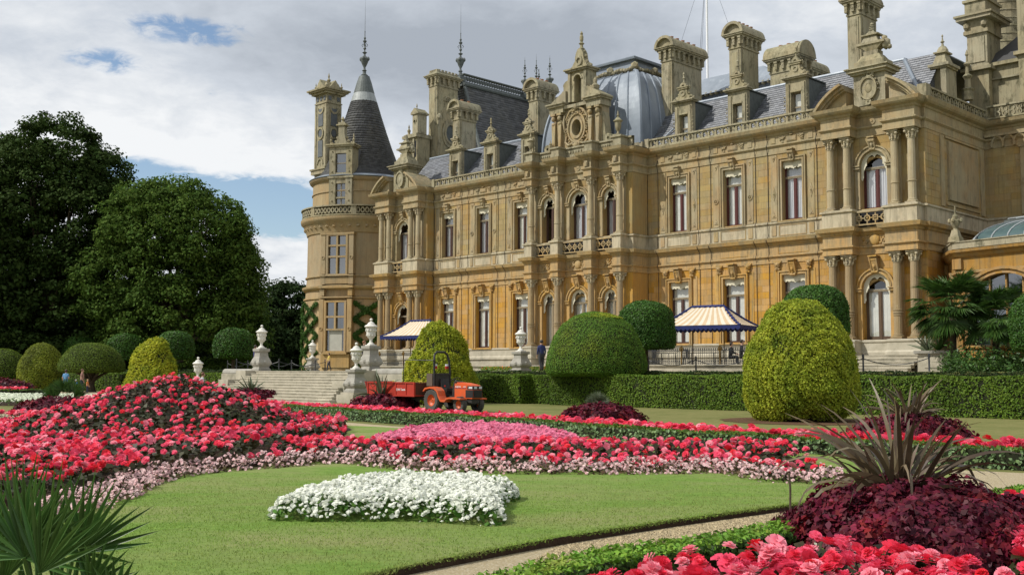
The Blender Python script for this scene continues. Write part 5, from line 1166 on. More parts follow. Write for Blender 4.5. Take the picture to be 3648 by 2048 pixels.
# pedestals and urns
def urn_meshes(fluted=True):
    b = MB(); b.fr((0, 0), (.26, .26), (.26, .26), 0, .07); b.lathe((0, 0, 0), [(.24, .07), (.22, .12), (.10, .22), (.08, .34), (.12, .40), (.10, .44), (.2, .5), (.27, .62), (.29, .75)], 20)
    body = MB(); body.lathe((0, 0, 0), [(.29, .75), (.28, .8), (.29, .84), (.31, 1.05), (.335, 1.12), (.4, 1.16), (.42, 1.2), (.4, 1.23)], 20)
    for k in range(10):
        a = k * 2 * pi / 10; body.ico((.3 * math.cos(a), .3 * math.sin(a), .95 + .03 * (k % 2)), .07, 1, (1, 1, 1.5)); body.ico((.27 * math.cos(a + .3), .27 * math.sin(a + .3), .64), .05, 1)
    lid = MB(); lid.lathe((0, 0, 0), [(.38, 1.23), (.36, 1.27), (.24, 1.33), (.22, 1.38), (.16, 1.45), (.06, 1.5), (.05, 1.54), (.09, 1.58), (.1, 1.63), (.06, 1.69), (.01, 1.71)], 20)
    return [('foot', b.mesh('foot', CARR, 40)), ('body', body.mesh('body', CARR, 40)), ('lid', lid.mesh('lid', CARR, 40))]
UM = urn_meshes()
def pedestal_mesh(h):
    m = MB(); s = h / 1.25
    m.fr((0, 0), (.44, .44), (.44, .44), 0, .1); m.fr((0, 0), (.40, .40), (.34, .34), .1, .2 * s)
    P = [(.34, .2), (.44, .34), (.46, .46), (.40, .62), (.31, .8), (.29, 1.0), (.31, 1.08)]
    for (r0, z0), (r1, z1) in zip(P, P[1:]): m.fr((0, 0), (r0, r0), (r1, r1), z0 * s, z1 * s)
    m.fr((0, 0), (.36, .36), (.38, .38), 1.08 * s, 1.14 * s); m.fr((0, 0), (.38, .38), (.38, .38), 1.14 * s, h)
    for k in range(4): a = k * pi / 2; m.ico((.44 * math.cos(a), .44 * math.sin(a), .48 * s), .12, 1, (.7 + .5 * abs(math.sin(a)), .7 + .5 * abs(math.cos(a)), 1.2))
    for k in range(4): a = k * pi / 2 + pi / 4; m.ico((.58 * math.cos(a), .58 * math.sin(a), .42 * s), .09, 1, (1, 1, 1.4))
    return m.mesh('pedestal', PEDM)
PM = {}
def urn(uv, z, ph, lab_u, lab_p, us=1.0, rot=0.0):
    x, y, _ = H2W(*uv) if uv[0] < -20 or len(uv) == 2 else uv
    if ph not in PM: PM[ph] = pedestal_mesh(ph)
    link('pedestal', PM[ph], loc=(x, y, z), rotz=-pi / 4, label=lab_p, cat='pedestal', group='baluster shaped pedestals')
    u = thing('garden_urn', lab_u, 'urn', (x, y, z + ph + .002), -pi / 4 + rot, 'white lidded garden urns', (us, us, us))
    for n_, me in UM: link(n_, me, u)
urn((-58.4, 19.0), 1.64, 1.35, 'white lidded urn beside the dark tree, at the far top corner of the steps', 'tall grey pedestal at the top of the steps, farthest from the tractor', .86)
urn((-47.4, 19.0), 1.64, 1.35, 'white lidded urn in front of the left pavilion columns, highest of all the urns', 'tall grey pedestal at the top of the steps, nearest the striped canopy', .88)
urn((-44.7, 22.0), .545, 1.15, 'white lidded urn on the foot of the steps, just behind the red trailer', 'grey pedestal standing on the lowest pier of the steps', .80)
urn((-60.7, 22.0), .545, .55, 'white lidded urn between two clipped trees, just above the red flower mound', 'short grey pedestal half hidden by the flower mound', .80)
urn((-73.8, 4.6), 1.65, 1.05, 'white lidded urn below the big mullioned window of the round tower', 'grey pedestal at the foot of the round tower', .86)
urn((-44.95, 9.8), 1.65, 1.15, 'white lidded urn beside the man in the blue jacket', 'grey pedestal next to the man in the blue jacket', .86)

# ---- door steps, planter, balustrade
ds = house(thing('door_steps', 'short grey stone steps in front of the arched door on the right', 'steps'))
for i in range(5):
    z = 2.52 - i * .17
    for k in range(3):
        m = MB(); m.bx(-29.4 + k * 1.75 + .005, -29.4 + (k + 1) * 1.75 - .005, .9 if i == 0 else 2.2 + i * .36 - .4, 2.2 + i * .36, z - .17, z - .04); m.bx(-29.4 + k * 1.75 + .005, -29.4 + (k + 1) * 1.75 - .005, .9 if i == 0 else 2.2 + i * .36 - .4, 2.23 + i * .36, z - .04, z); part('step', m, PALE, ds)
m = MB(); m.bx(-29.4, -24.1, .7, 2.1, 1.64, 2.34); part('landing', m, PALE, ds)
bal = house(thing('planter_wall', 'curved pale balustrade planter holding spiky plants beside the door', 'planter')); m = MB()
arcp = [(-24.0, .9), (-23.95, 2.0), (-23.6, 3.1), (-22.9, 3.9)]
for (u, v) in arcp[:3]: m.bx(u - .2, u + .2, v - .2, v + .2, 1.64, 2.45)
m.bx(-23.3, -21.7, 3.2, 4.3, 1.64, 2.55); m.bx(-23.0, -22.0, 4.3, 4.33, 1.85, 2.4); part('wall_body', m, PALE, bal)
m = MB(); m.sweep([(-24.25, .8), (-24.2, 2.0), (-23.9, 3.3), (-23.4, 4.0), (-23.35, 4.4), (-21.6, 4.4)], [(.08, 2.55), (.1, 2.68), (-.75, 2.7), (-.72, 2.56)]); part('coping', m, PEDM, bal)
BAL = MB(); BAL.lathe((0, 0, 0), [(.09, 0), (.09, .06), (.05, .1), (.1, .25), (.12, .35), (.06, .6), (.05, .7), (.09, .76), (.09, .9)], 10); BALm = BAL.mesh('baluster', PALE, 40)
for (u, v) in [(-24.02, 1.3), (-24.0, 1.65), (-23.85, 2.45), (-23.72, 2.8), (-23.5, 3.25), (-23.4, 3.6)]: link('baluster', BALm, bal, loc=(u, -v, 1.66))

# ---- railings on the podium and chained posts
def railing(label, u0, u1, v=6.02, z=1.98):
    r = house(thing('iron_railing', label, 'railing')); m = MB()
    for zz_ in (.04, .12, .80, .98): m.bx(u0, u1, v - .02, v + .02, z + zz_, z + zz_ + .025)
    part('rail', m, IRON, r); n = int((u1 - u0) / .14); b = MB(); b.box(-.009, .009, -.009, .009, .05, .98); bm_ = b.mesh('bar', IRON)
    for i in range(n + 1): link('bar', bm_, r, loc=(u0 + (u1 - u0) * i / n, -v, z))
    s_ = MB(); s_.ring(0, .89, .045, .065, -.006, .006, 0, 2 * pi, 8); s_.ring(0, .25, .035, .055, -.006, .006, 0, 2 * pi, 8); sm_ = s_.mesh('scroll', IRON)
    for i in range(n): link('scroll', sm_, r, loc=(u0 + (u1 - u0) * (i + .5) / n, -v, z))
    k = int((u1 - u0) / 2.4)
    for i in range(k + 1): g = MB(); x = u0 + (u1 - u0) * i / k; g.ring(x, z + .92, .06, .14, v - .02, v + .03, 0, 2 * pi, 10); g.ico((x, -v, z + 1.06), .06, 1); g.bx(x - .03, x + .03, v - .03, v + .03, z, z + 1.0); g.ico((x, -v - .03, z + .92), .07, 1); part('gilt_crest', g, GILT, r)
railing('black iron railing with gilt crests below the striped canopy on the right', -41.2, -31.0)
railing('black iron railing with gilt crests in front of the left pavilion', -63.2, -55.0)
def posts(label, pts, zb, ph=.75):
    pm_ = MB(); pm_.lathe((0, 0, 0), [(.07, 0), (.045, .04), (.04, ph - .12), (.06, ph - .1), (.05, ph - .04), (.06, ph), (.02, ph + .08)], 8); me = pm_.mesh('chain_post', IRON, 40)
    for i, (u, v) in enumerate(pts):
        x, y, _ = H2W(u, v); link('chain_post', me, loc=(x, y, zb), label=label[0], cat='post', group=label[1])
    for (a, b) in zip(pts, pts[1:]):
        c = MB(); n = 14; A, B = Vector(H2W(*a, zb + ph - .12)), Vector(H2W(*b, zb + ph - .12)); c.tube([tuple(A.lerp(B, i / n) - Vector((0, 0, .30 * (1 - (2 * i / n - 1) ** 2)))) for i in range(n + 1)], .022, 5)
        tag(link('chain', c.mesh('chain', IRON)), label[2], 'chain', label[3])
posts(('thin black iron post carrying the chain before the pale terrace wall', 'chain posts before the terrace wall', 'black chain slung between the iron posts before the terrace wall', 'chains before the terrace wall'), [(-42.9 + 3.13 * i, 8.3) for i in range(8)], 1.64)
posts(('thin black iron post of the chain line below the dark trees', 'chain posts below the dark trees', 'black chain slung between the posts below the dark trees', 'chains below the dark trees'), [(-82 + 3.2 * i, 7.5) for i in range(5)], 1.64, .8)
posts(('thin black iron post at the foot of the round tower', 'chain posts by the round tower', 'black chain slung at the foot of the round tower', 'chains by the round tower'), [(-70.5, 13.5), (-68, 11.5), (-66.5, 8.5)], 1.64, .8)

# ---- conservatory at the right edge
con = house(thing('conservatory', 'low ochre stone conservatory with a blue glass dome behind the palms', 'conservatory')); con.scale = (1, 1, .88); con.location.z = .198; cu, cv, cr0 = -19.3, -4.0, 5.0
def cpath(r, n=14, a0=200, a1=340): return [(cu + r * math.cos(R(a0 + (a1 - a0) * i / n)), cv - r * math.sin(R(a0 + (a1 - a0) * i / n))) for i in range(n + 1)]
# five flat sides
cp_ = [(-24.3, -1.6), (-22.6, 1.2), (-17.6, 2.3), (-13.2, 1.0), (-12, -6)]
def flat(p, q):   # frame of one side: origin, direction, outward
    P0, Q0 = Vector(p), Vector(q); d = (Q0 - P0); L_ = d.length; d.normalize(); return P0, d, Vector((-d.y, d.x)), L_
core2 = MB(); core2.sweep(cp_, [(0, 1.6), (0, 3.0)]); core2.sweep(cp_, [(0, 7.2), (0, 9.0)]); 
def fpt(p0, d, nrm, a, o, z): r = p0 + d * a + nrm * o; return (r.x, -r.y, z)
tr_ = MB(); gl_ = MB(); dkc = MB()
for (p, q) in zip(cp_, cp_[1:]):
    p0, d, nv, L_ = flat(p, q); o0, o1 = .55, L_ - .55; zc, rr_ = 5.2, (o1 - o0) / 2; c = (o0 + o1) / 2
    if L_ > 4: h_ = 1.9
    else: h_ = 1.9
    for (a, b) in ((0, o0), (o1, L_)): core2.add([fpt(p0, d, nv, a, 0, 3.0), fpt(p0, d, nv, b, 0, 3.0), fpt(p0, d, nv, b, 0, 7.2), fpt(p0, d, nv, a, 0, 7.2)], [(0, 1, 2, 3)])
    n = 18; E_ = lambda t, k: (c + rr_ * k * math.cos(t), zc + h_ * k * math.sin(t))
    for i in range(n):
        t0, t1 = pi * i / n, pi * (i + 1) / n; a, b = E_(t0, 1), E_(t1, 1)
        core2.add([fpt(p0, d, nv, a[0], 0, a[1]), fpt(p0, d, nv, b[0], 0, b[1]), fpt(p0, d, nv, b[0], 0, 7.2), fpt(p0, d, nv, a[0], 0, 7.2)], [(0, 1, 2, 3)])
        for (k0, k1, o) in ((1, 1.06, .12), (1.06, 1.12, .06), (1.12, 1.2, .16)):
            A, B, C_, D_ = E_(t0, k0), E_(t0, k1), E_(t1, k1), E_(t1, k0); vs = [fpt(p0, d, nv, x, o, z) for x, z in (A, B, C_, D_)] + [fpt(p0, d, nv, x, -.3, z) for x, z in (A, B, C_, D_)]
            tr_.add(vs, [(0, 1, 2, 3), (0, 4, 5, 1), (3, 2, 6, 7), (0, 3, 7, 4), (1, 5, 6, 2)])
    gl_.add([fpt(p0, d, nv, o0, -.25, 3.0), fpt(p0, d, nv, o1, -.25, 3.0), fpt(p0, d, nv, o1, -.25, 7.1), fpt(p0, d, nv, o0, -.25, 7.1)], [(0, 1, 2, 3)])
    dkc.add([fpt(p0, d, nv, o0 - .5, -.9, 3.0), fpt(p0, d, nv, o1 + .5, -.9, 3.0), fpt(p0, d, nv, o1 + .5, -.9, 7.1), fpt(p0, d, nv, o0 - .5, -.9, 7.1)], [(0, 1, 2, 3)])
    for f in (.0, .28, .5, .72, 1.0): 
        x = o0 + (o1 - o0) * f; top = zc + h_ * math.sqrt(max(0, 1 - ((x - c) / rr_) ** 2)); tr_.tube([fpt(p0, d, nv, x, -.2, 3.0), fpt(p0, d, nv, x, -.2, max(top, 3.2))], .06, 6)
    for f in (.14, .39, .61, .86):
        x = o0 + (o1 - o0) * f; w_ = (o1 - o0) * .12; tr_.tube([fpt(p0, d, nv, x + w_ * math.cos(pi * i / 8), -.2, 5.2 + w_ * 1.1 * math.sin(pi * i / 8)) for i in range(9)], .05, 5)
    tr_.tube([fpt(p0, d, nv, o0, -.2, 5.15), fpt(p0, d, nv, o1, -.2, 5.15)], .05, 5)
    for a in (.12, L_ - .12):
        for (z0, z1, w_, o) in ((1.7, 3.0, .3, .2), (3.0, 6.2, .2, .14), (6.2, 7.0, .28, .22), (7.5, 8.1, .24, .16)):
            A = [fpt(p0, d, nv, a + s1 * w_, s2 * o, z) for z in (z0, z1) for s1, s2 in ((-1, -.5), (1, -.5), (1, 1), (-1, 1))]; tr_.add(A, [(0, 1, 2, 3), (7, 6, 5, 4), (0, 4, 5, 1), (1, 5, 6, 2), (2, 6, 7, 3), (3, 7, 4, 0)])
part('wall', core2, OCHRE_SHADE, con); part('window_tracery', tr_, OCHRE_SHADE, con); part('window_glass', gl_, GLASSD, con); part('room', dkc, mat('bright_room', (.35, .36, .34), (.12, .12, .12), .8, .9), con)
m = MB(); m.sweep(cp_, [(0, 7.2), (.1, 7.25), (.1, 7.35), (.03, 7.4)]); m.sweep(cp_, [(0, 8.1), (.12, 8.2), (.2, 8.35), (.35, 8.45), (.38, 8.6), (0, 8.66)]); m.sweep(cp_, [(0, 2.95), (.1, 3.0), (.1, 3.1), (0, 3.15)]); part('cornice', m, OCHRE_SHADE, con)
m = MB(); m.sweep(cp_, [(.2, 8.66), (.2, 9.0), (.25, 9.02), (.25, 9.08), (-.5, 9.1)]); part('parapet', m, TOPS, con)
m = MB(); n = 8; vs = []; base = [(-23.2, -1.9), (-21.9, .5), (-17.6, 1.5), (-14, .4), (-13, -6)]
cxm, cvm = -18.2, -5.0
for i in range(n + 1):
    t = i / n; k = (1 - t * .55 * 1.0) if t < 1 else .45; k = 1 - .55 * (1 - math.cos(t * pi / 2)); z = 9.1 + 1.35 * math.sin(t * pi / 2)
    for (a, b) in base: vs.append((cxm + (a - cxm) * k, -(cvm + (b - cvm) * k), z))
m.add(vs, [(i * 5 + j, i * 5 + j + 1, (i + 1) * 5 + j + 1, (i + 1) * 5 + j) for i in range(n) for j in range(4)])
part('glass_dome', m, mat('blue_green_glazing', (.09, .14, .14), (.05, .09, .10), 1.0, .18, spec=.8, stretch=(1, 1, 3)), con)
m = MB()
for (p, q) in zip(base, base[1:]):
    for f in np.linspace(0, 1, 6):
        a, b = p[0] + (q[0] - p[0]) * f, p[1] + (q[1] - p[1]) * f; m.tube([(cxm + (a - cxm) * (1 - .55 * (1 - math.cos(t * pi / 16))), -(cvm + (b - cvm) * (1 - .55 * (1 - math.cos(t * pi / 16)))) - .03, 9.13 + 1.35 * math.sin(t * pi / 16)) for t in range(9)], .035, 4)
part('glazing_bar', m, mat('grey_glazing_bar', (.42, .45, .46), None, 3, .5), con)
m = MB(); m.fr((-18.0, 4.6), (3.4, 2.6), (3.4, 2.6), 10.42, 10.6); m.fr((-18.0, 4.6), (3.3, 2.5), (2.2, .3), 10.6, 11.1); part('lantern_roof', m, LEADF, con)
m = MB()
for i in range(16): x = -21.2 + i * .42; m.tube([(x, 2.02, 10.66), (-18 + (x + 18) * .66, 4.25, 11.12)], .035, 4)
part('lantern_bar', m, MATS['grey_glazing_bar'], con)
def cvase(p): 
    m = MB(); m.fr((0, 0), (.3, .3), (.26, .26), 0, .3); m.fr((0, 0), (.22, .22), (.14, .14), .3, .7); m.lathe((0, 0, .7), [(.14, 0), (.1, .1), (.22, .35), (.26, .55), (.1, .6), (.14, .8), (.05, .95), (.03, 1.4)], 10)
    for k in range(4): m.ico((.3 * math.cos(k * pi / 2), .3 * math.sin(k * pi / 2), 1.25), .09, 1, (1, 1, 1.8))
    part('roof_vase', m, TOPS, con, loc=(p[0], -p[1], 9.08))
cvase(cp_[1]); cvase(cp_[2])

# ---- flagpole
fp = AT(1780, 200, 82); fpo = link('flagpole', None, loc=(fp[0], fp[1], 19.4), label='tall white flagpole rising behind the roof', cat='flagpole'); m = MB(); m.lathe((0, 0, 0), [(.10, 0), (.09, 6), (.08, 16), (.02, 16.2)], 12); part('pole', m, WHITEP, fpo)
for i, (dx, dy) in enumerate(((-4.5, -3), (3.2, -4.5), (-.9, 1.2), (-.7, .9))):
    m = MB(); m.tube([(0, 0, 14), (dx, dy, .4)], .012, 4); part('stay_wire', m, IRON, fpo)

# ---- striped canopies
def canopy(label, u, v, zb, L_, W_, RL, ang=0.0):
    x, y, _ = H2W(u, v); c = thing('garden_canopy', label, 'canopy', (x, y, zb), ang, 'striped garden canopies'); m = MB(); b = MB(); hL, hW, rl_, ze, zr = L_ / 2, W_ / 2, RL / 2, 2.2, 3.38
    m.k = 0
    def prof(t): return t ** 1.55                    # sagging slope from eaves 0 to ridge 1
    def pt(side, s, t):                              # s along the eaves -1..1
        if side in (0, 2):
            sg = -1 if side == 0 else 1; X = (hL * (1 - t) + rl_ * t) * s; Y = sg * hW * (1 - t)
        else:
            sg = 1 if side == 1 else -1; X = sg * (hL * (1 - t) + rl_ * t); Y = hW * (1 - t) * s
        return (X, Y, ze + (zr - ze) * (t ** 1.25) - .03 * math.sin(pi * t))
    for side in range(4):
        ns = 20 if side % 2 == 0 else 14
        for i in range(ns):
            for j in range(6):
                s0, s1 = -1 + 2 * i / ns, -1 + 2 * (i + 1) / ns; t0, t1 = j / 6, (j + 1) / 6
                m.k = i % 2; m.add([pt(side, s0, t0), pt(side, s1, t0), pt(side, s1, t1), pt(side, s0, t1)], [(0, 1, 2, 3)])
    part('striped_top', m, [mat('cream_canvas', (.80, .74, .62), (.72, .66, .54), 2, .8, trans=.25), mat('ochre_canvas', (.70, .54, .36), (.60, .45, .28), 2, .8, trans=.25)], c)
    NAVY = mat('navy_trim', (.015, .025, .13), (.01, .018, .09), 4, .7); v_ = MB(); per = []
    for (a, q) in (((-hL, -hW), (hL, -hW)), ((hL, -hW), (hL, hW)), ((hL, hW), (-hL, hW)), ((-hL, hW), (-hL, -hW))):
        n = int(math.hypot(q[0] - a[0], q[1] - a[1]) / .26); k = 6
        for i in range(n):
            for e_ in range(k):
                f0, f1 = (i + e_ / k) / n, (i + (e_ + 1) / k) / n; d0, d1 = .14 + .1 * math.sin(pi * e_ / k), .14 + .1 * math.sin(pi * (e_ + 1) / k)
                A = (a[0] + (q[0] - a[0]) * f0, a[1] + (q[1] - a[1]) * f0); B = (a[0] + (q[0] - a[0]) * f1, a[1] + (q[1] - a[1]) * f1); v_.add([(*A, ze + .03), (*B, ze + .03), (*B, ze - d1), (*A, ze - d0)], [(0, 1, 2, 3)])
    part('scalloped_valance', v_, NAVY, c)
    t_ = MB()
    for sx in (-1, 1):
        for sy in (-1, 1): t_.tube([(sx * (hL * (1 - t / 8) + rl_ * t / 8), sy * hW * (1 - t / 8), ze + .03 + (zr - ze) * (t / 8) ** 1.25) for t in range(9)], .05, 6)
        for k in range(7):
            for sy in (-1, 1): t = (k + .5) / 8; t_.ico((sx * (hL * (1 - t) + rl_ * t), sy * hW * (1 - t), ze + .02 + (zr - ze) * t ** 1.25), .12, 1, (1, 1, .55))
    t_.tube([(-rl_, 0, zr), (rl_, 0, zr)], .09, 6)
    for k in range(6): t_.ico((-rl_ + RL * (k + .5) / 6, 0, zr - .03), .13, 1, (1, 1.1, .6))
    part('trim', t_, NAVY, c)
    p = MB()
    for sx in (-1, 1): p.tube([(sx * rl_, 0, 0), (sx * rl_, 0, zr)], .035, 8); p.lathe((sx * rl_, 0, zr), [(.05, 0), (.03, .08), (.06, .16), (.02, .26), (.005, .45)], 8)
    part('pole', p, GILT, c)
    f = MB(); f.box(-hL, hL, -hW, -hW + .03, ze, ze + .04); f.box(-hL, hL, hW - .03, hW, ze, ze + .04); f.box(-hL, -hL + .03, -hW, hW, ze, ze + .04); f.box(hL - .03, hL, -hW, hW, ze, ze + .04); part('frame', f, IRON, c)
canopy('cream striped canopy with scalloped navy edging between the two dark topiary trees', -35.7, 4.0, 1.98, 5.1, 3.3, 1.9, -pi / 4 + R(12))
canopy('cream striped canopy with navy edging half hidden by the yellow cone shrub near the tower', -61.0, 4.0, 1.98, 5.0, 3.3, 1.9, -pi / 4 + R(8))

# ---- tables and chairs
def table(label, u, v, l=1.7, w_=.8):
    x, y, _ = H2W(u, v); t = thing('garden_table', label, 'table', (x, y, 1.98), -pi / 4, 'dark terrace tables'); m = MB()
    for i in range(8): m.box(-l / 2, l / 2, -w_ / 2 + i * w_ / 8, -w_ / 2 + (i + .85) * w_ / 8, .72, .75)
    part('table_top', m, IRON, t)
    for sx in (-1, 1):
        for sy in (-1, 1): q = MB(); q.tube([(sx * (l / 2 - .1), sy * (w_ / 2 - .08), .72), (sx * (l / 2 - .05), sy * (w_ / 2 - .04), 0)], .022, 6); part('leg', q, IRON, t)
table('long dark slatted table under the striped canopy, beside the seated couple', -35.9, 4.3, 2.2); table('smaller dark table at the canopy pole nearer the clipped tree', -38.3, 4.6, 1.2)
def chair_proto():
    t = thing('garden_chair', 'x', 'chair'); m = MB()
    for i in range(6): m.box(-.23, .23, -.22 + i * .075, -.165 + i * .075, .43, .45)
    part('seat', m, IRON, t); m = MB()
    for i in range(7): m.box(-.22 + i * .069, -.195 + i * .069, .215, .235, .46, .9)
    m.box(-.24, .24, .21, .24, .88, .93); part('backrest', m, IRON, t)
    for sx in (-1, 1):
        for sy in (-1, 1): q = MB(); q.tube([(sx * .21, sy * .2, .44), (sx * .23, sy * .23, 0)], .016, 6); part('leg', q, IRON, t)
    return t
CH = chair_proto(); first = True
for (u, v, r, lb) in [(-40.1, 4.3, .4, 'black slatted chair standing alone nearest the clipped dark tree'), (-38.4, 5.2, 2.8, 'black slatted chair tucked at the small table, closest to the railing'), (-37.6, 3.7, -.4, 'black slatted chair between the two dark tables'), (-36.4, 5.1, 3.2, 'black slatted chair pulled up to the long table on its railing side'), (-35.3, 3.4, .1, 'black slatted chair on the house side of the long table'), (-33.6, 5.0, 2.2, 'black slatted chair behind the yellow egg shrub edge')]:
    c = CH if first else copy_tree(CH); first = False; x, y, _ = H2W(u, v); c.location = (x, y, 1.98); c.rotation_euler = (0, 0, -pi / 4 + r); tag(c, lb, 'chair', 'black terrace chairs')

# ================================================================== PEOPLE
def person(label, x, y, z, h, face, top, legs, hair, pose='stand', skin=(.50, .30, .21), sleeves=True, hairlen=.0, arms=(0, 0), stride=.0, group=None, skirt=False):
    """one continuous skinned body in the pose, coloured by garment; faces -y before turning"""
    root = thing('person', label, 'person', (x, y, z), face, group); s = h / 1.75
    if pose == 'sit': hip_z, kn, an = .50, [(-.1, -.42, .50), (.1, -.42, .50)], [(-.11, -.44, .08), (.11, -.44, .08)]
    elif pose == 'crouch': hip_z, kn, an = .42, [(-.12, -.36, .52), (.12, -.36, .5)], [(-.11, -.08, .08), (.11, -.08, .08)]
    else: hip_z, kn, an = .92, [(-.10, -.02 - stride * .5, .50), (.10, -.02 + stride * .45, .49)], [(-.10, -stride + .02, .08), (.10, stride + .04, .09)]
    lean = {'stand': .0, 'sit': -.06, 'crouch': -.3}[pose]; dz = hip_z - .92
    V, E_, RR = [], [], []
    def add(p, r, par=None): V.append(p); RR.append(r); i = len(V) - 1; (E_.append((par, i)) if par is not None else None); return i
    pel = add((0, 0, hip_z), (.15, .12)); wa = add((0, lean * .3, 1.08 + dz), (.135, .105), pel); chs = add((0, lean * .7, 1.30 + dz), (.165, .115), wa); nb = add((0, lean * .95, 1.47 + dz), (.07, .065), chs)
    nk = add((0, lean - .005, 1.53 + dz), (.052, .055), nb); hd = add((0, lean - .02, 1.62 + dz), (.075, .092), nk); add((0, lean - .01, 1.71 + dz), (.068, .080), hd)
    tips = []
    for k, sg in enumerate((-1, 1)):
        hp = add((sg * .095, .0, hip_z - .06), (.095, .10), pel); kk = add(kn[k], (.062, .066), hp); ca = add(tuple((Vector(kn[k]) * .45 + Vector(an[k]) * .55) + Vector((0, .02, 0))), (.052, .056), kk); a_ = add(an[k], (.038, .042), ca); add((an[k][0], an[k][1] - .13, an[k][2] - .045), (.036, .025), a_)
        shd = add((sg * .175, lean * .9, 1.40 + dz), (.058, .06), chs); f = arms[k]
        el = Vector((sg * .235, lean * .8 + .03 - f * .12, 1.12 + dz + f * .05)); wr = Vector((sg * (.25 - .05 * f), lean * .8 - .04 - f * .3, .88 + dz + f * .26))
        e1 = add(tuple(el), (.042, .045), shd); w1 = add(tuple(wr), (.026, .030), e1); d = (wr - el).normalized(); hc = wr + d * .07; add(tuple(hc), (.018, .036), w1); tips.append((wr, d, sg))
    me = bpy.data.meshes.new('body'); me.from_pydata([tuple(c * s for c in v) for v in V], E_, [])
    tmp = bpy.data.objects.new('body_tmp', me); col.objects.link(tmp); md = tmp.modifiers.new('skin', 'SKIN'); md.use_smooth_shade = True
    for i, r in enumerate(RR): me.skin_vertices[0].data[i].radius = (r[0] * s * 1.16, r[1] * s * 1.2)
    me.skin_vertices[0].data[0].use_root = True
    sb = tmp.modifiers.new('sub', 'SUBSURF'); sb.levels = 1; sb.render_levels = 1
    dg = bpy.context.evaluated_depsgraph_get(); dg.update(); bm_ = bpy.data.meshes.new_from_object(tmp.evaluated_get(dg)); bpy.data.objects.remove(tmp)
    mb = MB(); mb.v = [tuple(v.co) for v in bm_.vertices]; mb.f = [tuple(p.vertices) for p in bm_.polygons]
    waist = (1.0 + dz) * s; neck = (1.485 + dz) * s; armz = 1.0
    for p in bm_.polygons:
        c = p.center; ax = abs(c.x) / s; cz = c.z / s - dz
        isarm = ax > .19 and cz > .75 + 0 and pose == 'stand' or (ax > .2 and cz > .7)
        if c.z > neck: k = 0
        elif isarm: k = 1 if (cz > 1.22 or (sleeves and cz > .93 and not (c.y < -.12 * s and cz < 1.0))) else 0
        elif c.z > waist: k = 1
        else: k = 2 if c.z > .11 * s else 3
        if skirt and k == 2 and c.z < .45 * s: k = 0
        mb.m.append(k)
    for (wr, d, sg) in tips:                         # four fingers and a thumb
        base = wr + d * .085; side = Vector((0, 1, 0)).cross(d).normalized() if abs(d.y) < .9 else Vector((1, 0, 0)); fwd = d.cross(side).normalized(); mb.k = 0
        for q, (o, ln) in enumerate(((-.026, .07), (-.009, .08), (.009, .075), (.025, .06))):
            b0 = base + fwd * o; b1 = b0 + d * ln * .55; b2 = b1 + (d * .8 - side * sg * .5).normalized() * ln * .5; mb.tube([tuple(t_ * s) for t_ in (b0, b1, b2)], [.009 * s, .008 * s, .006 * s], 5)
        b0 = wr + d * .03 + fwd * -.03; mb.tube([tuple(t_ * s) for t_ in (b0, b0 + d * .03 - fwd * .025, b0 + d * .06 - fwd * .03)], [.011 * s, .010 * s, .007 * s], 5)
    mb.k = 0; hz = (1.635 + dz) * s; hy = (lean - .02) * s   # face: nose, ears, mouth, eyes
    mb.fr((0, hy - .092 * s), (.018 * s, .022 * s), (.008 * s, .006 * s), hz - .03 * s, hz + .02 * s)
    for sg in (-1, 1): mb.ico((sg * .078 * s, hy + .005, hz), .024 * s, 1, (.45, .8, 1.3))
    mb.k = 3
    for sg in (-1, 1): mb.ico((sg * .03 * s, hy - .083 * s, hz + .022 * s), .010 * s, 1, (1, .6, .7))
    mb.k = 4; mb.ico((0, hy - .088 * s, hz - .048 * s), .02 * s, 1, (1.2, .5, .35))
    SK = mat('skin_%02d' % int(skin[0] * 100), skin, tuple(c * .85 for c in skin), 6, .55); SH = mat('shoe_leather', (.03, .025, .02), None, 4, .5); LIP = mat('lips', (.42, .14, .12), None, 4, .5)
    def cm(c): return mat('cloth_%02d_%02d_%02d' % tuple(int(q * 99) for q in c), c, tuple(q * .75 for q in c), 5, .9, .004)
    me2 = mb.mesh('body', [SK, cm(top), cm(legs), SH, LIP], 60); link('body', me2, root); bpy.data.meshes.remove(bm_)
    hm = MB(); hm.ico((0, hy + .015 * s, hz + .035 * s), .118 * s, 2, (.88, 1.02, .95))
    hm.v = [(x_, max(y_, hy - .075 * s) if z_ > hz + .05 * s else max(y_, hy - .015 * s), z_ if z_ > hz - .05 * s else hz - .05 * s - hairlen * s * .6) for x_, y_, z_ in hm.v]
    link('hair', hm.mesh('hair', mat('hair_%02d' % int(hair[0] * 99), hair, tuple(q * .6 for q in hair), 20, .6), 60), root)
    return root
def pat(px, Y): q = AT(px, 940, Y); return q[0], q[1]
x, y = pat(1362, 62.5); person('man in a navy jacket and grey trousers walking past the marble urn on the terrace', x, y, 1.65, 1.78, R(200), (.035, .045, .13), (.055, .055, .06), (.05, .04, .035), stride=.12, arms=(.1, 0))
x, y, _ = H2W(-33.5, 5.1); person('woman in black sitting at the canopy table, nearest the long table', x, y, 2.02, 1.62, R(60), (.02, .02, .022), (.02, .02, .025), (.03, .02, .015), 'sit', hairlen=.15, arms=(.8, .8))
x, y, _ = H2W(-32.9, 5.0); person('man in dark clothes sitting at the canopy table, nearest the yellow egg shrub', x, y, 2.02, 1.78, R(75), (.025, .025, .03), (.03, .03, .035), (.03, .022, .016), 'sit', arms=(.8, .8))
x, y = pat(827, 80); person('boy in a yellow shirt walking on the terrace beneath the tower window', x, y, 1.64, 1.32, R(-60), (.62, .46, .12), (.06, .06, .08), (.04, .03, .02), stride=.16, sleeves=False, arms=(.6, .2))
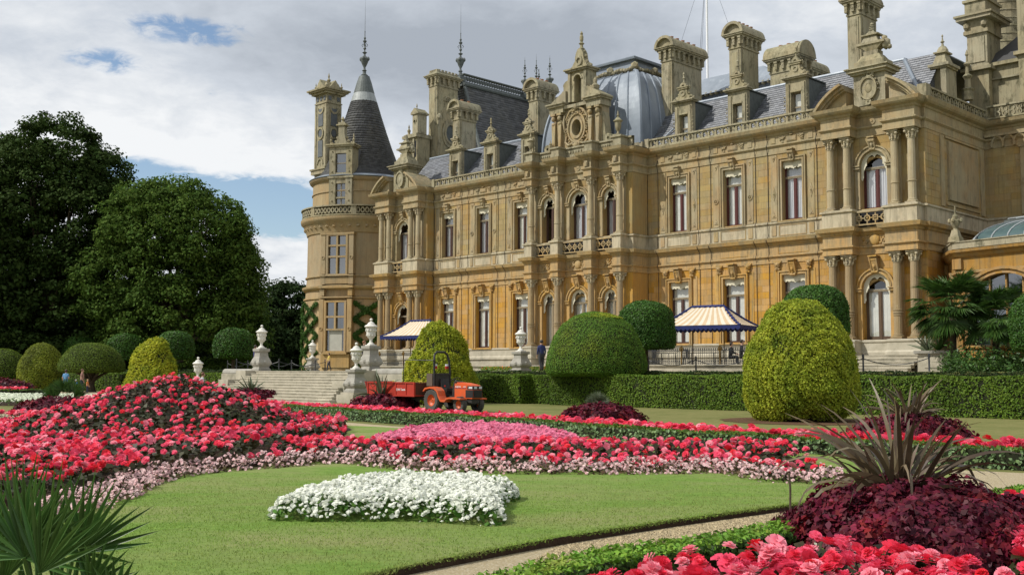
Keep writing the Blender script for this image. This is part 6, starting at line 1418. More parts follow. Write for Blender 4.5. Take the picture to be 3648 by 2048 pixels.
x, y = pat(915, 63); person('person in a long black coat partly behind the tallest urn at the steps', x, y, 1.64, 1.74, R(80), (.018, .018, .022), (.02, .02, .024), (.22, .09, .04), stride=.08)
x, y = pat(641, 72); person('person in dark blue and red partly hidden by the far urn at the steps', x, y, 1.64, 1.68, R(120), (.04, .04, .12), (.06, .03, .04), (.05, .035, .025))
x, y = pat(166, 79); person('woman in a pale blue top seen from behind near the egg shaped yew', x, y, 0.0, 1.68, R(178), (.13, .30, .52), (.12, .22, .34), (.07, .04, .03), sleeves=False, stride=.05, hairlen=.1)
x, y = pat(207, 76); person('woman in a brown pink top walking beside the children', x, y, 0.0, 1.72, R(95), (.40, .22, .18), (.03, .035, .06), (.12, .06, .03), stride=.14, sleeves=False, arms=(.3, 0))
x, y = pat(221, 74.5); person('small fair child in an orange shirt walking in front of the woman', x, y, 0.0, 1.02, R(90), (.60, .20, .06), (.03, .035, .07), (.50, .34, .16), stride=.14, sleeves=False, arms=(.4, .3))
x, y = pat(192, 74.5); person('small child in blue with a pale cap between the two women', x, y, 0.0, 1.0, R(160), (.04, .12, .30), (.05, .08, .18), (.55, .55, .5), sleeves=False)
x, y = pat(497, 58); person('person in a pale grey top bending behind the red flower mound', x, y, 0.0, 1.66, R(120), (.42, .43, .44), (.1, .1, .12), (.16, .07, .04), 'crouch', arms=(.6, .6)).location.z = .32

# ================================================================== TRACTOR AND TRAILER
HD = -pi / 4                                           # heading along the terrace
ORG = mat('tractor_orange', (.62, .10, .022), (.50, .08, .018), 3, .45, spec=.4, c3=(.32, .14, .07), s3=3, t3=(.52, .8)); BLK = mat('black_plastic', (.02, .02, .022), (.035, .033, .03), 4, .5)
TYRE = mat('tyre_rubber', (.055, .052, .05), (.09, .085, .075), 6, .85, .006, bscale=30); STEEL = mat('grimy_steel', (.07, .065, .06), (.04, .038, .035), 8, .6, metal=.3)
LAMP = mat('lamp_glass', (.6, .62, .65), None, 2, .12, spec=.8); RTL = mat('red_lamp', (.35, .02, .015), None, 3, .3)
tx, ty, _ = AT(1150, 1034, 43.2)
trac = thing('compact_tractor', 'small orange tractor with black roll bar parked on the grass by the hedge', 'tractor', (tx, ty, 0), HD)
def wheel(px, py, r, wd, rimr, front):
    w_ = link('wheel', None, trac, loc=(px, py, r)); m = MB(); seg = 36; pr = [(rimr, -wd * .42), (r * .9, -wd * .5), (r * .975, -wd * .42), (r, -wd * .3), (r, wd * .3), (r * .975, wd * .42), (r * .9, wd * .5), (rimr, wd * .42)]
    vs = []
    for (rr, yy) in pr:
        for i in range(seg): a = 2 * pi * i / seg; vs.append((rr * math.cos(a), yy, rr * math.sin(a)))
    m.add(vs, [(j * seg + i, j * seg + (i + 1) % seg, (j + 1) * seg + (i + 1) % seg, (j + 1) * seg + i) for j in range(len(pr) - 1) for i in range(seg)])
    for i in range(26):
        for sg in (-1, 1): a = 2 * pi * (i + (.5 if sg > 0 else 0)) / 26; m.add([((r + dr) * math.cos(a + da), yy, (r + dr) * math.sin(a + da)) for dr in (-.01, .012) for (da, yy) in ((-.04, 0), (.04, 0), (.04 + .08, sg * wd * .42), (-.04 + .08, sg * wd * .42))], [(4, 5, 6, 7), (0, 1, 5, 4), (1, 2, 6, 5), (2, 3, 7, 6), (3, 0, 4, 7)])
    part('tyre', m, TYRE, w_, 40); m = MB()
    sgn = -1 if py < 0 else 1; R_ = [(rimr, -wd * .42), (rimr * .96, -wd * .3), (rimr * .8, -wd * .2), (rimr * .45, -wd * .1), (rimr * .3, -wd * .14), (.02, -wd * .16)]
    vs = []
    for (rr, yy) in R_:
        for i in range(24): a = 2 * pi * i / 24; vs.append((rr * math.cos(a), yy * (1 if sgn < 0 else -1), rr * math.sin(a)))
    m.add(vs, [(j * 24 + i, j * 24 + (i + 1) % 24, (j + 1) * 24 + (i + 1) % 24, (j + 1) * 24 + i) for j in range(5) for i in range(24)])
    for k in range(5): a = k * 2 * pi / 5; m.ico((rimr * .4 * math.cos(a), -wd * .15 * (1 if sgn < 0 else -1), rimr * .4 * math.sin(a)), .02, 1)
    part('rim', m, ORG, w_, 40)
wheel(-.82, -.52, .44, .34, .23, 0); wheel(-.82, .52, .44, .34, .23, 0); wheel(.68, -.46, .30, .22, .155, 1); wheel(.68, .46, .30, .22, .155, 1)
m = MB(); m.box(-.95, .75, -.14, .14, .35, .62); m.box(-1.0, -.6, -.3, .3, .38, .7); m.box(.6, .76, -.38, .38, .3, .42); m.tube([(-.82, -.4, .44), (-.82, .4, .44)], .08, 10); m.tube([(.68, -.4, .3), (.68, .4, .3)], .05, 8); m.box(.3, 1.05, -.2, .2, .35, .5); m.box(-.5, .2, -.45, .45, .40, .44)
m.tube([(.2, -.2, .6), (.9, -.3, .42)], .03, 6); part('chassis', m, STEEL, trac)
m = MB()           # bonnet
bp_ = [(.12, .58), (1.12, .52), (1.18, .62), (1.16, .98), (1.05, 1.05), (.6, 1.1), (.12, 1.12)]
m.prism(bp_, lambda a, b: (a, -.25, b), lambda a, b: (a, .25, b)); m.prism([(.2, 1.08), (1.05, 1.04), (1.0, 1.075), (.6, 1.135), (.2, 1.16)], lambda a, b: (a, -.2, b), lambda a, b: (a, .2, b)); part('bonnet', m, ORG, trac)
m = MB(); m.box(1.16, 1.2, -.22, .22, .58, .86)
for i in range(6): m.box(.78, 1.17, -.262, -.252, .6 + i * .045, .63 + i * .045)
for i in range(5): m.box(1.2, 1.215, -.2, .2, .6 + i * .052, .62 + i * .052)
m.box(.76, 1.19, -.258, .258, .57, .60); m.box(.76, 1.19, -.256, -.25, .6, .87); m.box(.86, 1.19, -.257, .257, .89, 1.02); part('grille', m, BLK, trac)
for y_ in (-.13, .13): q = MB(); q.box(1.19, 1.205, y_ - .07, y_ + .07, .91, 1.0); part('headlight', q, LAMP, trac)
q = MB(); q.box(.95, 1.15, -.265, -.258, .92, .99); part('headlight', q, LAMP, trac)
m = MB(); m.box(.13, .86, -.258, -.2505, .92, .935); part('stripe', m, mat('navy_stripe', (.02, .03, .1), None, 2, .4), trac)
def text(name, body, size, loc, rot, parent, m_, sx=1.0):
    cu_ = bpy.data.curves.new(name, 'FONT'); cu_.body = body; cu_.size = size; cu_.extrude = .002; cu_.offset = size * .012; cu_.align_x = 'CENTER'; cu_.materials.append(m_); tmp_ = bpy.data.objects.new(name, cu_); col.objects.link(tmp_); dg = bpy.context.evaluated_depsgraph_get(); dg.update(); me_ = bpy.data.meshes.new_from_object(tmp_.evaluated_get(dg)); bpy.data.objects.remove(tmp_); o = bpy.data.objects.new(name, me_); col.objects.link(o); o.parent = parent; o.location = loc; o.rotation_euler = rot; o.scale = (sx, 1, 1); return o
text('maker_lettering', 'KUBOTA', .085, (.33, -.256, .955), (pi / 2, 0, 0), trac, WHITEP, .95); text('model_lettering', 'B1750', .055, (.70, -.256, .965), (pi / 2, 0, 0), trac, WHITEP, .95)
for sg in (-1, 1):  # wings over the rear wheels, running down to the footstep
    pr = [(-1.28, .80), (-1.15, .93), (-.85, .98), (-.55, .95), (-.38, .82), (-.3, .62), (-.18, .46), (.0, .44), (.12, .55), (.3, .58), (.95, .54), (.95, .49), (.3, .52), (.14, .48), (.02, .38), (-.22, .40), (-.35, .58), (-.44, .78), (-.6, .88), (-.85, .91), (-1.12, .87), (-1.24, .78)]
    q = MB(); q.prism(pr, lambda a, b: (a, sg * .72, b), lambda a, b: (a, sg * .34, b)); part('wing', q, ORG, trac)
q = MB(); q.prism([(-.1, .45), (.14, .45), (.14, 1.18), (.05, 1.2), (-.02, 1.0)], lambda a, b: (a, -.22, b), lambda a, b: (a, .22, b)); part('dashboard', q, BLK, trac)
q = MB(); c0 = Vector((-.12, 0, 1.24)); ax = Vector((-.5, 0, .87)); e1 = Vector((0, 1, 0)); e2 = ax.cross(e1)
q.tube([tuple(c0 + (e1 * math.cos(2 * pi * i / 16) + e2 * math.sin(2 * pi * i / 16)) * .19) for i in range(17)], .014, 6); q.tube([tuple(c0), (.05, 0, 1.08)], .02, 6); q.tube([tuple(c0 - e1 * .18), tuple(c0 + e1 * .18)], .012, 5); part('steering_wheel', q, BLK, trac)
q = MB(); q.box(-.72, -.38, -.22, .22, .82, .92); q.prism([(-.74, .88), (-.66, .88), (-.76, 1.3), (-.84, 1.28)], lambda a, b: (a, -.21, b), lambda a, b: (a, .21, b)); part('seat', q, BLK, trac)
q = MB(); q.box(-.98, -.9, -.36, .36, .95, 1.48); q.box(-1.0, -.88, -.38, .38, 1.44, 1.52); part('back_panel', q, mat('dark_mesh_panel', (.03, .03, .028), (.06, .055, .045), 30, .8), trac)
q = MB(); q.box(-1.35, -1.0, -.45, -.12, 1.0, 1.5); part('tool_box', q, mat('brown_box', (.11, .085, .065), None, 4, .7), trac)
q = MB(); q.tube([(-.92, -.42, .6), (-.92, -.42, 1.6), (-.95, -.40, 2.0), (-1.0, -.34, 2.26), (-1.02, -.2, 2.36), (-1.02, .2, 2.36), (-1.0, .34, 2.26), (-.95, .40, 2.0), (-.92, .42, 1.6), (-.92, .42, .6)], .045, 10); part('roll_bar', q, BLK, trac, 60)
for y_ in (-.30, .30): q = MB(); q.box(-1.02, -.94, y_ - .06, y_ + .06, 1.68, 1.8); part('tail_light', q, RTL, trac); q = MB(); q.box(-1.02, -.94, y_ - .05, y_ + .05, 1.8, 1.88); part('marker_light', q, LAMP, trac)
q = MB(); q.ico((-.4, -.3, 1.0), .04, 1); part('knob', q, RTL, trac)
RED = mat('trailer_red', (.44, .040, .024), (.34, .034, .02), 4, .5, c3=(.30, .05, .03), s3=2.5, t3=(.58, .8)); RUST = mat('trailer_inside', (.11, .035, .02), (.07, .03, .02), 4, .8)
trl = thing('tipping_trailer', 'red metal tipping trailer hitched behind the tractor', 'trailer', (tx - 3.15 * .707 * 1.0, ty + 3.15 * .707, 0), HD)
L2, W2 = 1.55, .85
m = MB(); m.box(-L2, L2, -W2, W2, .58, .63); m.box(-L2, L2, -W2, -W2 + .03, .63, 1.13); part('bed', m, RED, trl)
m = MB(); m.box(-L2, L2, W2 - .03, W2, .63, 1.13); m.box(L2 - .03, L2, -W2 + .03, W2 - .03, .63, 1.12); part('side_panel', m, RUST, trl)
m = MB(); m.prism([(-L2, .63), (-L2 - .25, 1.16), (-L2 - .22, 1.17), (-L2 + .03, .63)], lambda a, b: (a, -W2 + .03, b), lambda a, b: (a, W2 - .03, b)); part('tailgate', m, RED, trl)
m = MB()
for x_ in (-1.5, -.95, -.3, .35, 1.0, 1.5): m.box(x_ - .025, x_ + .025, -W2 - .03, -W2, .6, 1.13)
m.box(-L2, L2, -W2 - .035, -W2, 1.1, 1.15); m.box(-L2, L2, -W2 - .035, -W2, .57, .63); part('rib', m, RED, trl)
m = MB(); m.box(-L2, L2 + .3, -.3, -.2, .42, .56); m.box(-L2, L2 + .3, .2, .3, .42, .56); m.box(L2, L2 + 1.0, -.05, .05, .42, .52); part('drawbar', m, STEEL, trl)
for sg in (-1, 1): w_ = MB(); w_.add([(.34 * math.cos(2 * pi * i / 24), yy, .34 + .34 * math.sin(2 * pi * i / 24)) for yy in (-.1, .1) for i in range(24)], [tuple(range(24)), tuple(range(47, 23, -1))] + [(i, (i + 1) % 24, 24 + (i + 1) % 24, 24 + i) for i in range(24)]); link('wheel', w_.mesh('wheel', TYRE), trl, loc=(-.3, sg * .6, 0))
text('side_lettering', 'D.W. Tomlin', .13, (.68, -W2 - .006, .80), (pi / 2, 0, 0), trl, WHITEP, .85)
m = MB(); m.tube([(.85, -W2 - .02, 1.1), (.85, -W2 - .02, 2.05), (2.3, -W2 + .3, 2.02), (2.3, -.3, 1.9)], .02, 6); part('ladder_rack', m, BLK, trl)
for (x_, y_, lb) in ((-.5, 0, 'yellow plastic trug handle showing above the trailer side, farther from the tractor'), (1.1, .1, 'yellow plastic trug in the trailer nearest the tractor wheel')):
    q = Vector((x_, y_, 0)); q.rotate(Matrix.Rotation(HD, 3, 'Z')); o = thing('garden_trug', lb, 'bucket', (trl.location.x + q.x, trl.location.y + q.y, .64), HD, 'yellow trugs in the trailer'); m = MB(); m.lathe((0, 0, 0), [(.2, 0), (.26, .38), (.25, .38), (.19, .02)], 14); YL = mat('yellow_plastic', (.62, .50, .08), None, 4, .5); part('tub', m, YL, o)
    m = MB(); m.tube([(-.1, -.25, .38), (-.08, -.26, .55), (.08, -.26, .55), (.1, -.25, .38)], .018, 6); part('handle', m, YL, o)
# ================================================================== PLANTS
def lm(name, a, b, isl=.35, trans=.25, rough=.6, spec=.18, hue=.015, sc=.6, c3=None, s3=.25, t3=(.5, .7)): return mat(name, a, b, sc, rough, 0, island=isl, trans=trans, spec=spec, hue=hue, c3=c3, s3=s3, t3=t3)
L_DARK = lm('chestnut_leaf', (.045, .078, .016), (.030, .052, .012), .25, .22, .75, .08)
L_MID = lm('lime_leaf', (.100, .165, .028), (.052, .095, .018), .25, .3, .75, .08)
L_FAR = lm('far_leaf', (.030, .052, .016), (.020, .038, .012), .25, .2, .8, .05)
L_GOLD = lm('golden_yew_leaf', (.44, .47, .045), (.25, .32, .03), .35, .32, c3=(.11, .17, .018), s3=1.6, t3=(.52, .7))
L_GOLD2 = lm('bright_golden_leaf', (.50, .50, .038), (.30, .36, .028), .35, .32, c3=(.15, .22, .02), s3=1.8, t3=(.5, .7))
L_YEW = lm('green_yew_leaf', (.12, .23, .028), (.085, .175, .020), .30, .2, c3=(.22, .28, .03), s3=.7, t3=(.5, .75))
L_OLIVE = lm('olive_yew_leaf', (.125, .185, .022), (.085, .135, .016), .3, .2)
L_BAY = lm('laurel_leaf', (.055, .135, .016), (.034, .090, .012), .35, .18, .5, .25)
L_HEDGE = lm('hedge_leaf', (.135, .215, .024), (.095, .165, .018), .30, .2, c3=(.070, .12, .014), s3=.3, t3=(.45, .7))
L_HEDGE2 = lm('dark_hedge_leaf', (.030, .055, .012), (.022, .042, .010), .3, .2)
L_BOX = lm('box_leaf', (.10, .17, .022), (.07, .125, .020), .35, .25, c3=(.30, .30, .05), s3=1.2, t3=(.62, .8))
L_GREY = lm('grey_green_leaf', (.21, .31, .14), (.15, .24, .11), .3, .2, c3=(.12, .17, .02), s3=1.0, t3=(.5, .75))
L_BRONZE = lm('bronze_begonia_leaf', (.042, .030, .014), (.025, .035, .010), .45, .12, .5, .22)
L_RED = lm('coleus_leaf', (.105, .008, .020), (.05, .006, .015), .45, .2, .5, .2, c3=(.22, .014, .026), s3=2.0, t3=(.5, .7))
L_PHOR = lm('flax_leaf', (.150, .115, .062), (.080, .055, .036), .45, .15, .42, .3, c3=(.055, .026, .024), s3=1.4, t3=(.5, .7))
L_PHOR2 = lm('green_flax_leaf', (.13, .16, .09), (.08, .10, .055), .3, .15, .4, .5)
L_PALM = lm('palm_leaf', (.095, .185, .035), (.06, .13, .028), .3, .25, .4, .4)
L_PALMD = lm('dark_palm_leaf', (.065, .135, .024), (.04, .09, .018), .4, .2, .45, .35)
L_IVY = lm('ivy_leaf', (.06, .13, .022), (.04, .09, .016), .4, .15)
L_WB = lm('fresh_leaf', (.10, .20, .03), (.06, .14, .02), .35, .25)
TWIG = mat('twiggy_core', (.020, .024, .008), (.012, .014, .006), 5, .95)
BARK = mat('bark', (.10, .075, .05), (.055, .042, .03), 3, .95, .03, stretch=(4, 4, 1), bscale=8)
BEG = [mat('coral_bloom', (.85, .060, .12), (.76, .032, .07), 18, .5, island=.14, trans=.35, spec=.2), mat('rose_bloom', (.88, .13, .23), (.80, .065, .14), 18, .5, island=.14, trans=.35, spec=.2),
       mat('pink_bloom', (.92, .38, .44), (.88, .22, .31), 18, .5, island=.12, trans=.35, spec=.2), mat('scarlet_bloom', (.80, .035, .055), (.68, .02, .035), 18, .5, island=.14, trans=.35, spec=.2)]
WHITE_B = mat('white_bloom', (.86, .87, .80), (.74, .76, .66), 12, .6, island=.06, trans=.25); PALE_B = mat('blush_bloom', (.86, .70, .68), (.70, .40, .42), 12, .6, island=.28, trans=.3)
PINK_B = mat('candy_bloom', (.82, .27, .40), (.72, .17, .30), 12, .6, island=.14, trans=.3); SALM = mat('salmon_bloom', (.80, .33, .24), (.75, .2, .16), 12, .6, island=.1, trans=.3); CREAMB = mat('cream_bloom', (.72, .76, .60), None, 12, .6, island=.1, trans=.2)

def surf_rev(prof, n, lump=.04, seed=0):
    P = np.array(prof, float); seg = P[1:] - P[:-1]; L_ = np.hypot(seg[:, 0], seg[:, 1]); A = L_ * (P[1:, 0] + P[:-1, 0]); rg = np.random.default_rng(seed)
    k = rg.choice(len(A), n, p=A / A.sum()); r0, r1 = P[k, 0], P[k + 1, 0]; t = rg.uniform(0, 1, n); r = r0 + (r1 - r0) * t; z = P[k, 1] + seg[k, 1] * t; a = rg.uniform(0, 2 * pi, n)
    nx, nz = seg[k, 1] / np.maximum(L_[k], 1e-6), -seg[k, 0] / np.maximum(L_[k], 1e-6); N3 = np.stack([nx * np.cos(a), nx * np.sin(a), nz], 1)
    q = np.stack([r * np.cos(a), r * np.sin(a), z], 1); d = lump * (np.sin(q[:, 0] * 3.1 + seed) * np.sin(q[:, 1] * 2.7 + 1) + np.sin(q[:, 2] * 3.3 + q[:, 0] * 1.7) + .8 * np.sin(q[:, 0] * 8 + q[:, 2] * 7) * np.sin(q[:, 1] * 9) + 1.0 * np.sin(q[:, 0] * 27 + q[:, 2] * 19) * np.sin(q[:, 1] * 25 + q[:, 2] * 21))
    return q + N3 * d[:, None], N3
def shrub(name, label, cat, x, y, z, prof, n, size, m, trunk=None, group=None, lump=.035, aspect=.6, spread=.55, core=.955, out=.0, seed=1, sc_=1.0):
    t = thing(name, label, cat, (x, y, z), rnd.uniform(0, 6), group); pf = [(r * sc_, zz_ * sc_) for r, zz_ in prof]
    P, N3 = surf_rev(pf, n, lump, seed); rg = np.random.default_rng(seed + 5); P = P + N3 * rg.uniform(-size * .6, size * .5 + out, n)[:, None]
    V, F = leaves(P, N3, size, aspect, spread, .1, rg); link('crown', npmesh('crown', V, F, m), t)
    c = MB(); zc = (pf[0][1] + pf[-1][1]) / 2; c.lathe((0, 0, 0), [(max(r * core - size * .3, .01), zc + (zz_ - zc) * core) for r, zz_ in pf], 32); part('crown_core', c, TWIG, t, 80)
    if trunk:
        h, r = trunk; b = MB(); b.lathe((0, 0, 0), [(r * 1.5, 0), (r, .25), (r * .9, h * .7), (r * 1.1, h)], 10)
        for k in range(7): a = 2 * pi * k / 7; b.tube([(0, 0, h * .55), (.35 * math.cos(a) * r * 5, .35 * math.sin(a) * r * 5, h * .9), (math.cos(a) * r * 7, math.sin(a) * r * 7, h + .3)], [r * .5, r * .35, r * .2], 6)
        part('trunk', b, BARK, t)
    return t
EGG = [(.02, 3.95), (.45, 3.86), (.85, 3.62), (1.2, 3.22), (1.5, 2.7), (1.72, 2.1), (1.84, 1.5), (1.82, .95), (1.66, .45), (1.42, .16), (1.2, .06)]
CONE = [(.02, 4.1), (.35, 4.0), (.75, 3.65), (1.1, 3.1), (1.4, 2.4), (1.65, 1.7), (1.85, 1.0), (1.97, .4), (1.95, .08)]
DOME = [(.02, 3.1), (.6, 3.05), (1.15, 2.85), (1.65, 2.48), (2.05, 1.9), (2.32, 1.2), (2.42, .6), (2.38, .2), (2.0, .06), (.2, .0)]
DRUM = [(.02, 2.45), (.5, 2.42), (.95, 2.25), (1.3, 1.92), (1.48, 1.45), (1.52, .9), (1.5, .3), (1.42, .06), (.2, 0)]
shrub('egg_yew', 'huge golden green egg shaped clipped yew on a ring of brown mulch', 'topiary', 9.45, 35.6, 0, EGG, 95000, .075, L_GOLD, (.6, .2), lump=.055, out=.04, seed=3, sc_=1.0, spread=.85)
mr_ = [(9.3 + 2.45 * math.cos(2 * pi * i / 40) * (1 + .03 * math.sin(i * 2.2)), 35.4 + 2.9 * math.sin(2 * pi * i / 40)) for i in range(40)]
poly_sheet('mulch_ring', mr_, .012, MULCH)
x, y, _ = H2W(-38.0, 15.4); x, y = AT(1500, 940, 52.5)[:2]
shrub('dome_yew', 'big smooth green umbrella shaped yew with a yellowed top, growing out of the hedge', 'topiary', x, y, 1.36, DOME, 70000, .055, L_YEW, None, lump=.02, seed=4)
b = MB(); b.lathe((x, y, 0), [(.28, 0), (.2, .3), (.18, 1.1), (.26, 1.45)], 12)
for k in range(9): a = 2 * pi * k / 9; b.tube([(x, y, .9), (x + .5 * math.cos(a), y + .5 * math.sin(a), 1.25), (x + 1.2 * math.cos(a), y + 1.2 * math.sin(a), 1.5)], [.09, .07, .04], 6)
dt = bpy.data.objects['dome_yew']; tr_o = link('trunk', b.mesh('trunk', BARK), dt); tr_o.matrix_parent_inverse = (Matrix.Translation(dt.location) @ Matrix.Rotation(dt.rotation_euler[2], 4, 'Z')).inverted()
tp = MB(); tpt = AT(1483, 795, 51.6)   # yellowed growing tips on top
P, N3 = surf_rev([(.02, 3.12), (.6, 3.07), (1.15, 2.87)], 5000, .02, 9); V, F = leaves(P + N3 * .03, N3, .075, .5, .5, .1); V[:, 0] -= .15; link('yellow_tips', npmesh('yellow_tips', V, F, L_GOLD), dt)
x, y = AT(1105, 940, 54.6)[:2]
shrub('golden_cone', 'bright yellow leafy cone shrub right behind the orange tractor', 'topiary', x, y, 0, CONE, 60000, .10, L_GOLD2, (.5, .15), lump=.07, out=.06, seed=6, aspect=.5, spread=.8)
x, y = AT(385, 940, 78)[:2]
shrub('golden_cone', 'bright yellow leafy dome shrub rising just behind the flower mound peak', 'topiary', x, y, 0, CONE, 22000, .15, L_GOLD2, (.5, .15), lump=.08, out=.06, seed=7, sc_=.98, aspect=.5, spread=.8)
x, y = AT(230, 940, 83)[:2]
shrub('dome_yew', 'umbrella shaped yew on a dark trunk behind the walking family', 'topiary', x, y, 1.5, [(r * .98, z * .72) for r, z in DOME], 30000, .08, L_OLIVE, None, lump=.02, seed=8)
b = MB(); b.lathe((0, 0, -1.5), [(.4, 0), (.26, .5), (.25, 1.2), (.5, 1.7)], 12)
for k in range(8): a = 2 * pi * k / 8; b.tube([(0, 0, -.8), (.6 * math.cos(a), .6 * math.sin(a), -.3), (1.5 * math.cos(a), 1.5 * math.sin(a), .15)], [.13, .09, .05], 6)
part('trunk', b, BARK, bpy.data.objects['dome_yew.001'])
x, y = AT(104, 940, 86)[:2]
shrub('egg_yew', 'yellowish egg shaped yew between the two umbrella yews, behind the woman in blue', 'topiary', x, y, 0, [(r * .97, z * .96) for r, z in EGG], 24000, .10, lm('dull_gold_leaf', (.24, .28, .025), (.15, .19, .02), .3, .2, c3=(.07, .085, .012), s3=.5, t3=(.45, .7)), (.5, .2), lump=.03, seed=9)
x, y = AT(2, 940, 96)[:2]
shrub('dome_yew', 'umbrella shaped yew cut by the frame edge, beyond the egg yew', 'topiary', x, y, .9, [(r * .95, z * .85) for r, z in DOME], 16000, .1, L_OLIVE, (.5, .3), lump=.02, seed=10)
labs = {587: 'dark green clipped drum tree standing clear beside the urn at the steps', 440: 'dark green clipped tree peeping out behind the yellow dome shrub', 312: 'dark green clipped tree between the umbrella yew and the yellow dome', 200: 'darkest clipped tree, half behind the umbrella yew',
        1625: 'glossy dark green clipped tree left of the right hand canopy, behind the big umbrella yew', 2062: 'glossy dark green clipped tree whose top shows behind the golden egg yew', 2636: 'glossy dark green clipped tree cut by the frame edge beside the palms'}
for px, uu, hz_ in ((587, -76.9, 2.6), (440, -86.4, 2.7), (312, -96, 2.7), (200, -105.7, 2.7), (1625, -35.5, 2.85), (2062, -25.6, 3.0), (2636, -15.2, 2.6)):
    x, y, _ = H2W(uu, 10.0); near_ = px > 1000; s_ = 1.02 if near_ else 1.02; z0 = {1625: 2.85, 2062: 3.15, 2636: 2.5}.get(px, 2.65)
    shrub('clipped_laurel', labs[px], 'topiary', x, y, z0, [(r * s_, z * (1.02 if near_ else .98)) for r, z in DRUM], 26000 if near_ else 9000, .085 if near_ else .13, L_BAY, None, 'clipped drum trees on the terrace', lump=.025, seed=px)
    tk = MB(); tk.lathe((0, 0, 1.64 - z0), [(.2, 0), (.14, .2), (.12, z0 - 1.4)], 10); part('trunk', tk, BARK, [o for o in bpy.data.objects if o.get('label') == labs[px]][0])

# ---- hedges
def boxcloud(u0, u1, v0, v1, z0, z1, dens, size, rg, faces='ftlr', lump=.03):
    Ps, Ns = [], []
    def add(n, f, nn): p = f(rg.uniform(0, 1, n), rg.uniform(0, 1, n)); Ps.append(p); Ns.append(np.tile(np.array(nn, float), (len(p), 1)))
    if 'f' in faces: add(int((u1 - u0) * (z1 - z0) * dens), lambda a, b: np.stack([u0 + (u1 - u0) * a, np.full_like(a, -v1), z0 + (z1 - z0) * b], 1), (0, -1, 0))
    if 'k' in faces: add(int((u1 - u0) * (z1 - z0) * dens * .5), lambda a, b: np.stack([u0 + (u1 - u0) * a, np.full_like(a, -v0), z0 + (z1 - z0) * b], 1), (0, 1, 0))
    if 't' in faces: add(int((u1 - u0) * (v1 - v0) * dens), lambda a, b: np.stack([u0 + (u1 - u0) * a, -(v0 + (v1 - v0) * b), np.full_like(a, z1)], 1), (0, 0, 1))
    if 'l' in faces: add(int((v1 - v0) * (z1 - z0) * dens), lambda a, b: np.stack([np.full_like(a, u0), -(v0 + (v1 - v0) * a), z0 + (z1 - z0) * b], 1), (-1, 0, 0))
    if 'r' in faces: add(int((v1 - v0) * (z1 - z0) * dens), lambda a, b: np.stack([np.full_like(a, u1), -(v0 + (v1 - v0) * a), z0 + (z1 - z0) * b], 1), (1, 0, 0))
    P, N3 = np.concatenate(Ps), np.concatenate(Ns); d = lump * (np.sin(P[:, 0] * 2.1) + np.sin(P[:, 0] * 5.3 + P[:, 2] * 4) * .6) + rg.uniform(-size * .5, size * .5, len(P))
    return P + N3 * d[:, None], N3
def hedge(label, boxes, dens, size, m, seed, faces='ftlr'):
    h = house(thing('hedge', label, 'hedge')); rg = np.random.default_rng(seed); PV = []
    c = MB()
    for bx_ in boxes:
        P, N3 = boxcloud(*bx_, dens, size, rg, faces); PV.append(leaves(P, N3, size, .6, .5, .1, rg)); a, b, v0, v1, z0, z1 = bx_; c.bx(a + .05, b - .05, v0 + .05, v1 - .05, z0, z1 - .05)
    V, F = join(PV); link('foliage', npmesh('foliage', V, F, m), h); part('hedge_core', c, TWIG, h); return h
hedge('long clipped green hedge running across behind the tractor and the golden egg yew', [(-43.4, -38.2, 15.6, 16.7, 0, 1.43), (-38.2, -36.2, 14.9, 15.9, 0, 1.38), (-36.2, -8, 15.5, 16.7, 0, 1.43)], 620, .085, L_HEDGE, 21)
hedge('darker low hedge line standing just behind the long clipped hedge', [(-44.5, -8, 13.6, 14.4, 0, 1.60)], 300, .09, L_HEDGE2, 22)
hedge('clipped green hedge between the round tower steps and the yellow dome shrub', [(-76, -62.6, 15.5, 16.7, 0, 1.42)], 260, .12, L_HEDGE, 23)
hedge('far clipped hedge behind the walking family', [(-112, -77, 15.5, 16.7, 0, 1.42)], 160, .14, L_HEDGE, 24)
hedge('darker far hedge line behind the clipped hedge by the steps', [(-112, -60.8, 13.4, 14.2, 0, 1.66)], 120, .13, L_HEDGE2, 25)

# ---- flowers
def rosette(rings, hexa=True):
    V, F = [], []
    for (n, r0, r1, z0, z1, ph) in rings:
        for i in range(n):
            a = 2 * pi * i / n + ph; w_ = pi / n * 1.15; o = len(V); zm = z0 + (z1 - z0) * .55
            P_ = ((r0, 0, z0), (r1 * .55, -w_, zm + .03), (r1 * .9, -w_ * .72, z1 + .02), (r1, 0, z1 - .03), (r1 * .9, w_ * .72, z1 + .02), (r1 * .55, w_, zm + .03)) if hexa else ((r0, 0, z0), (r1 * .75, -w_, zm + .02), (r1, 0, z1), (r1 * .75, w_, zm + .02))
            V += [(q * math.cos(a + t), q * math.sin(a + t), z) for q, t, z in P_]; F.append(tuple(range(o, o + len(P_))))
    return np.array(V), np.array(F)
R_HI = rosette([(5, .04, .50, .02, .10, 0), (5, .03, .44, .10, .20, .6), (4, .02, .34, .14, .32, .2), (4, .01, .22, .16, .38, .9), (3, .0, .11, .20, .38, .1)])
R_MID = rosette([(5, .04, .5, .05, .10, 0), (5, .02, .40, .14, .24, .6), (3, .0, .2, .2, .34, .1)])
R_LO = rosette([(4, .02, .5, .05, .12, 0), (3, .0, .3, .15, .25, .6)], False)
def inpoly(P, poly):
    x, y = P[:, 0], P[:, 1]; r = np.zeros(len(P), bool); n = len(poly)
    for i in range(n):
        (x0, y0), (x1, y1) = poly[i], poly[(i + 1) % n]; c = ((y0 > y) != (y1 > y)) & (x < (x1 - x0) * (y - y0) / (y1 - y0 + 1e-12) + x0); r ^= c
    return r
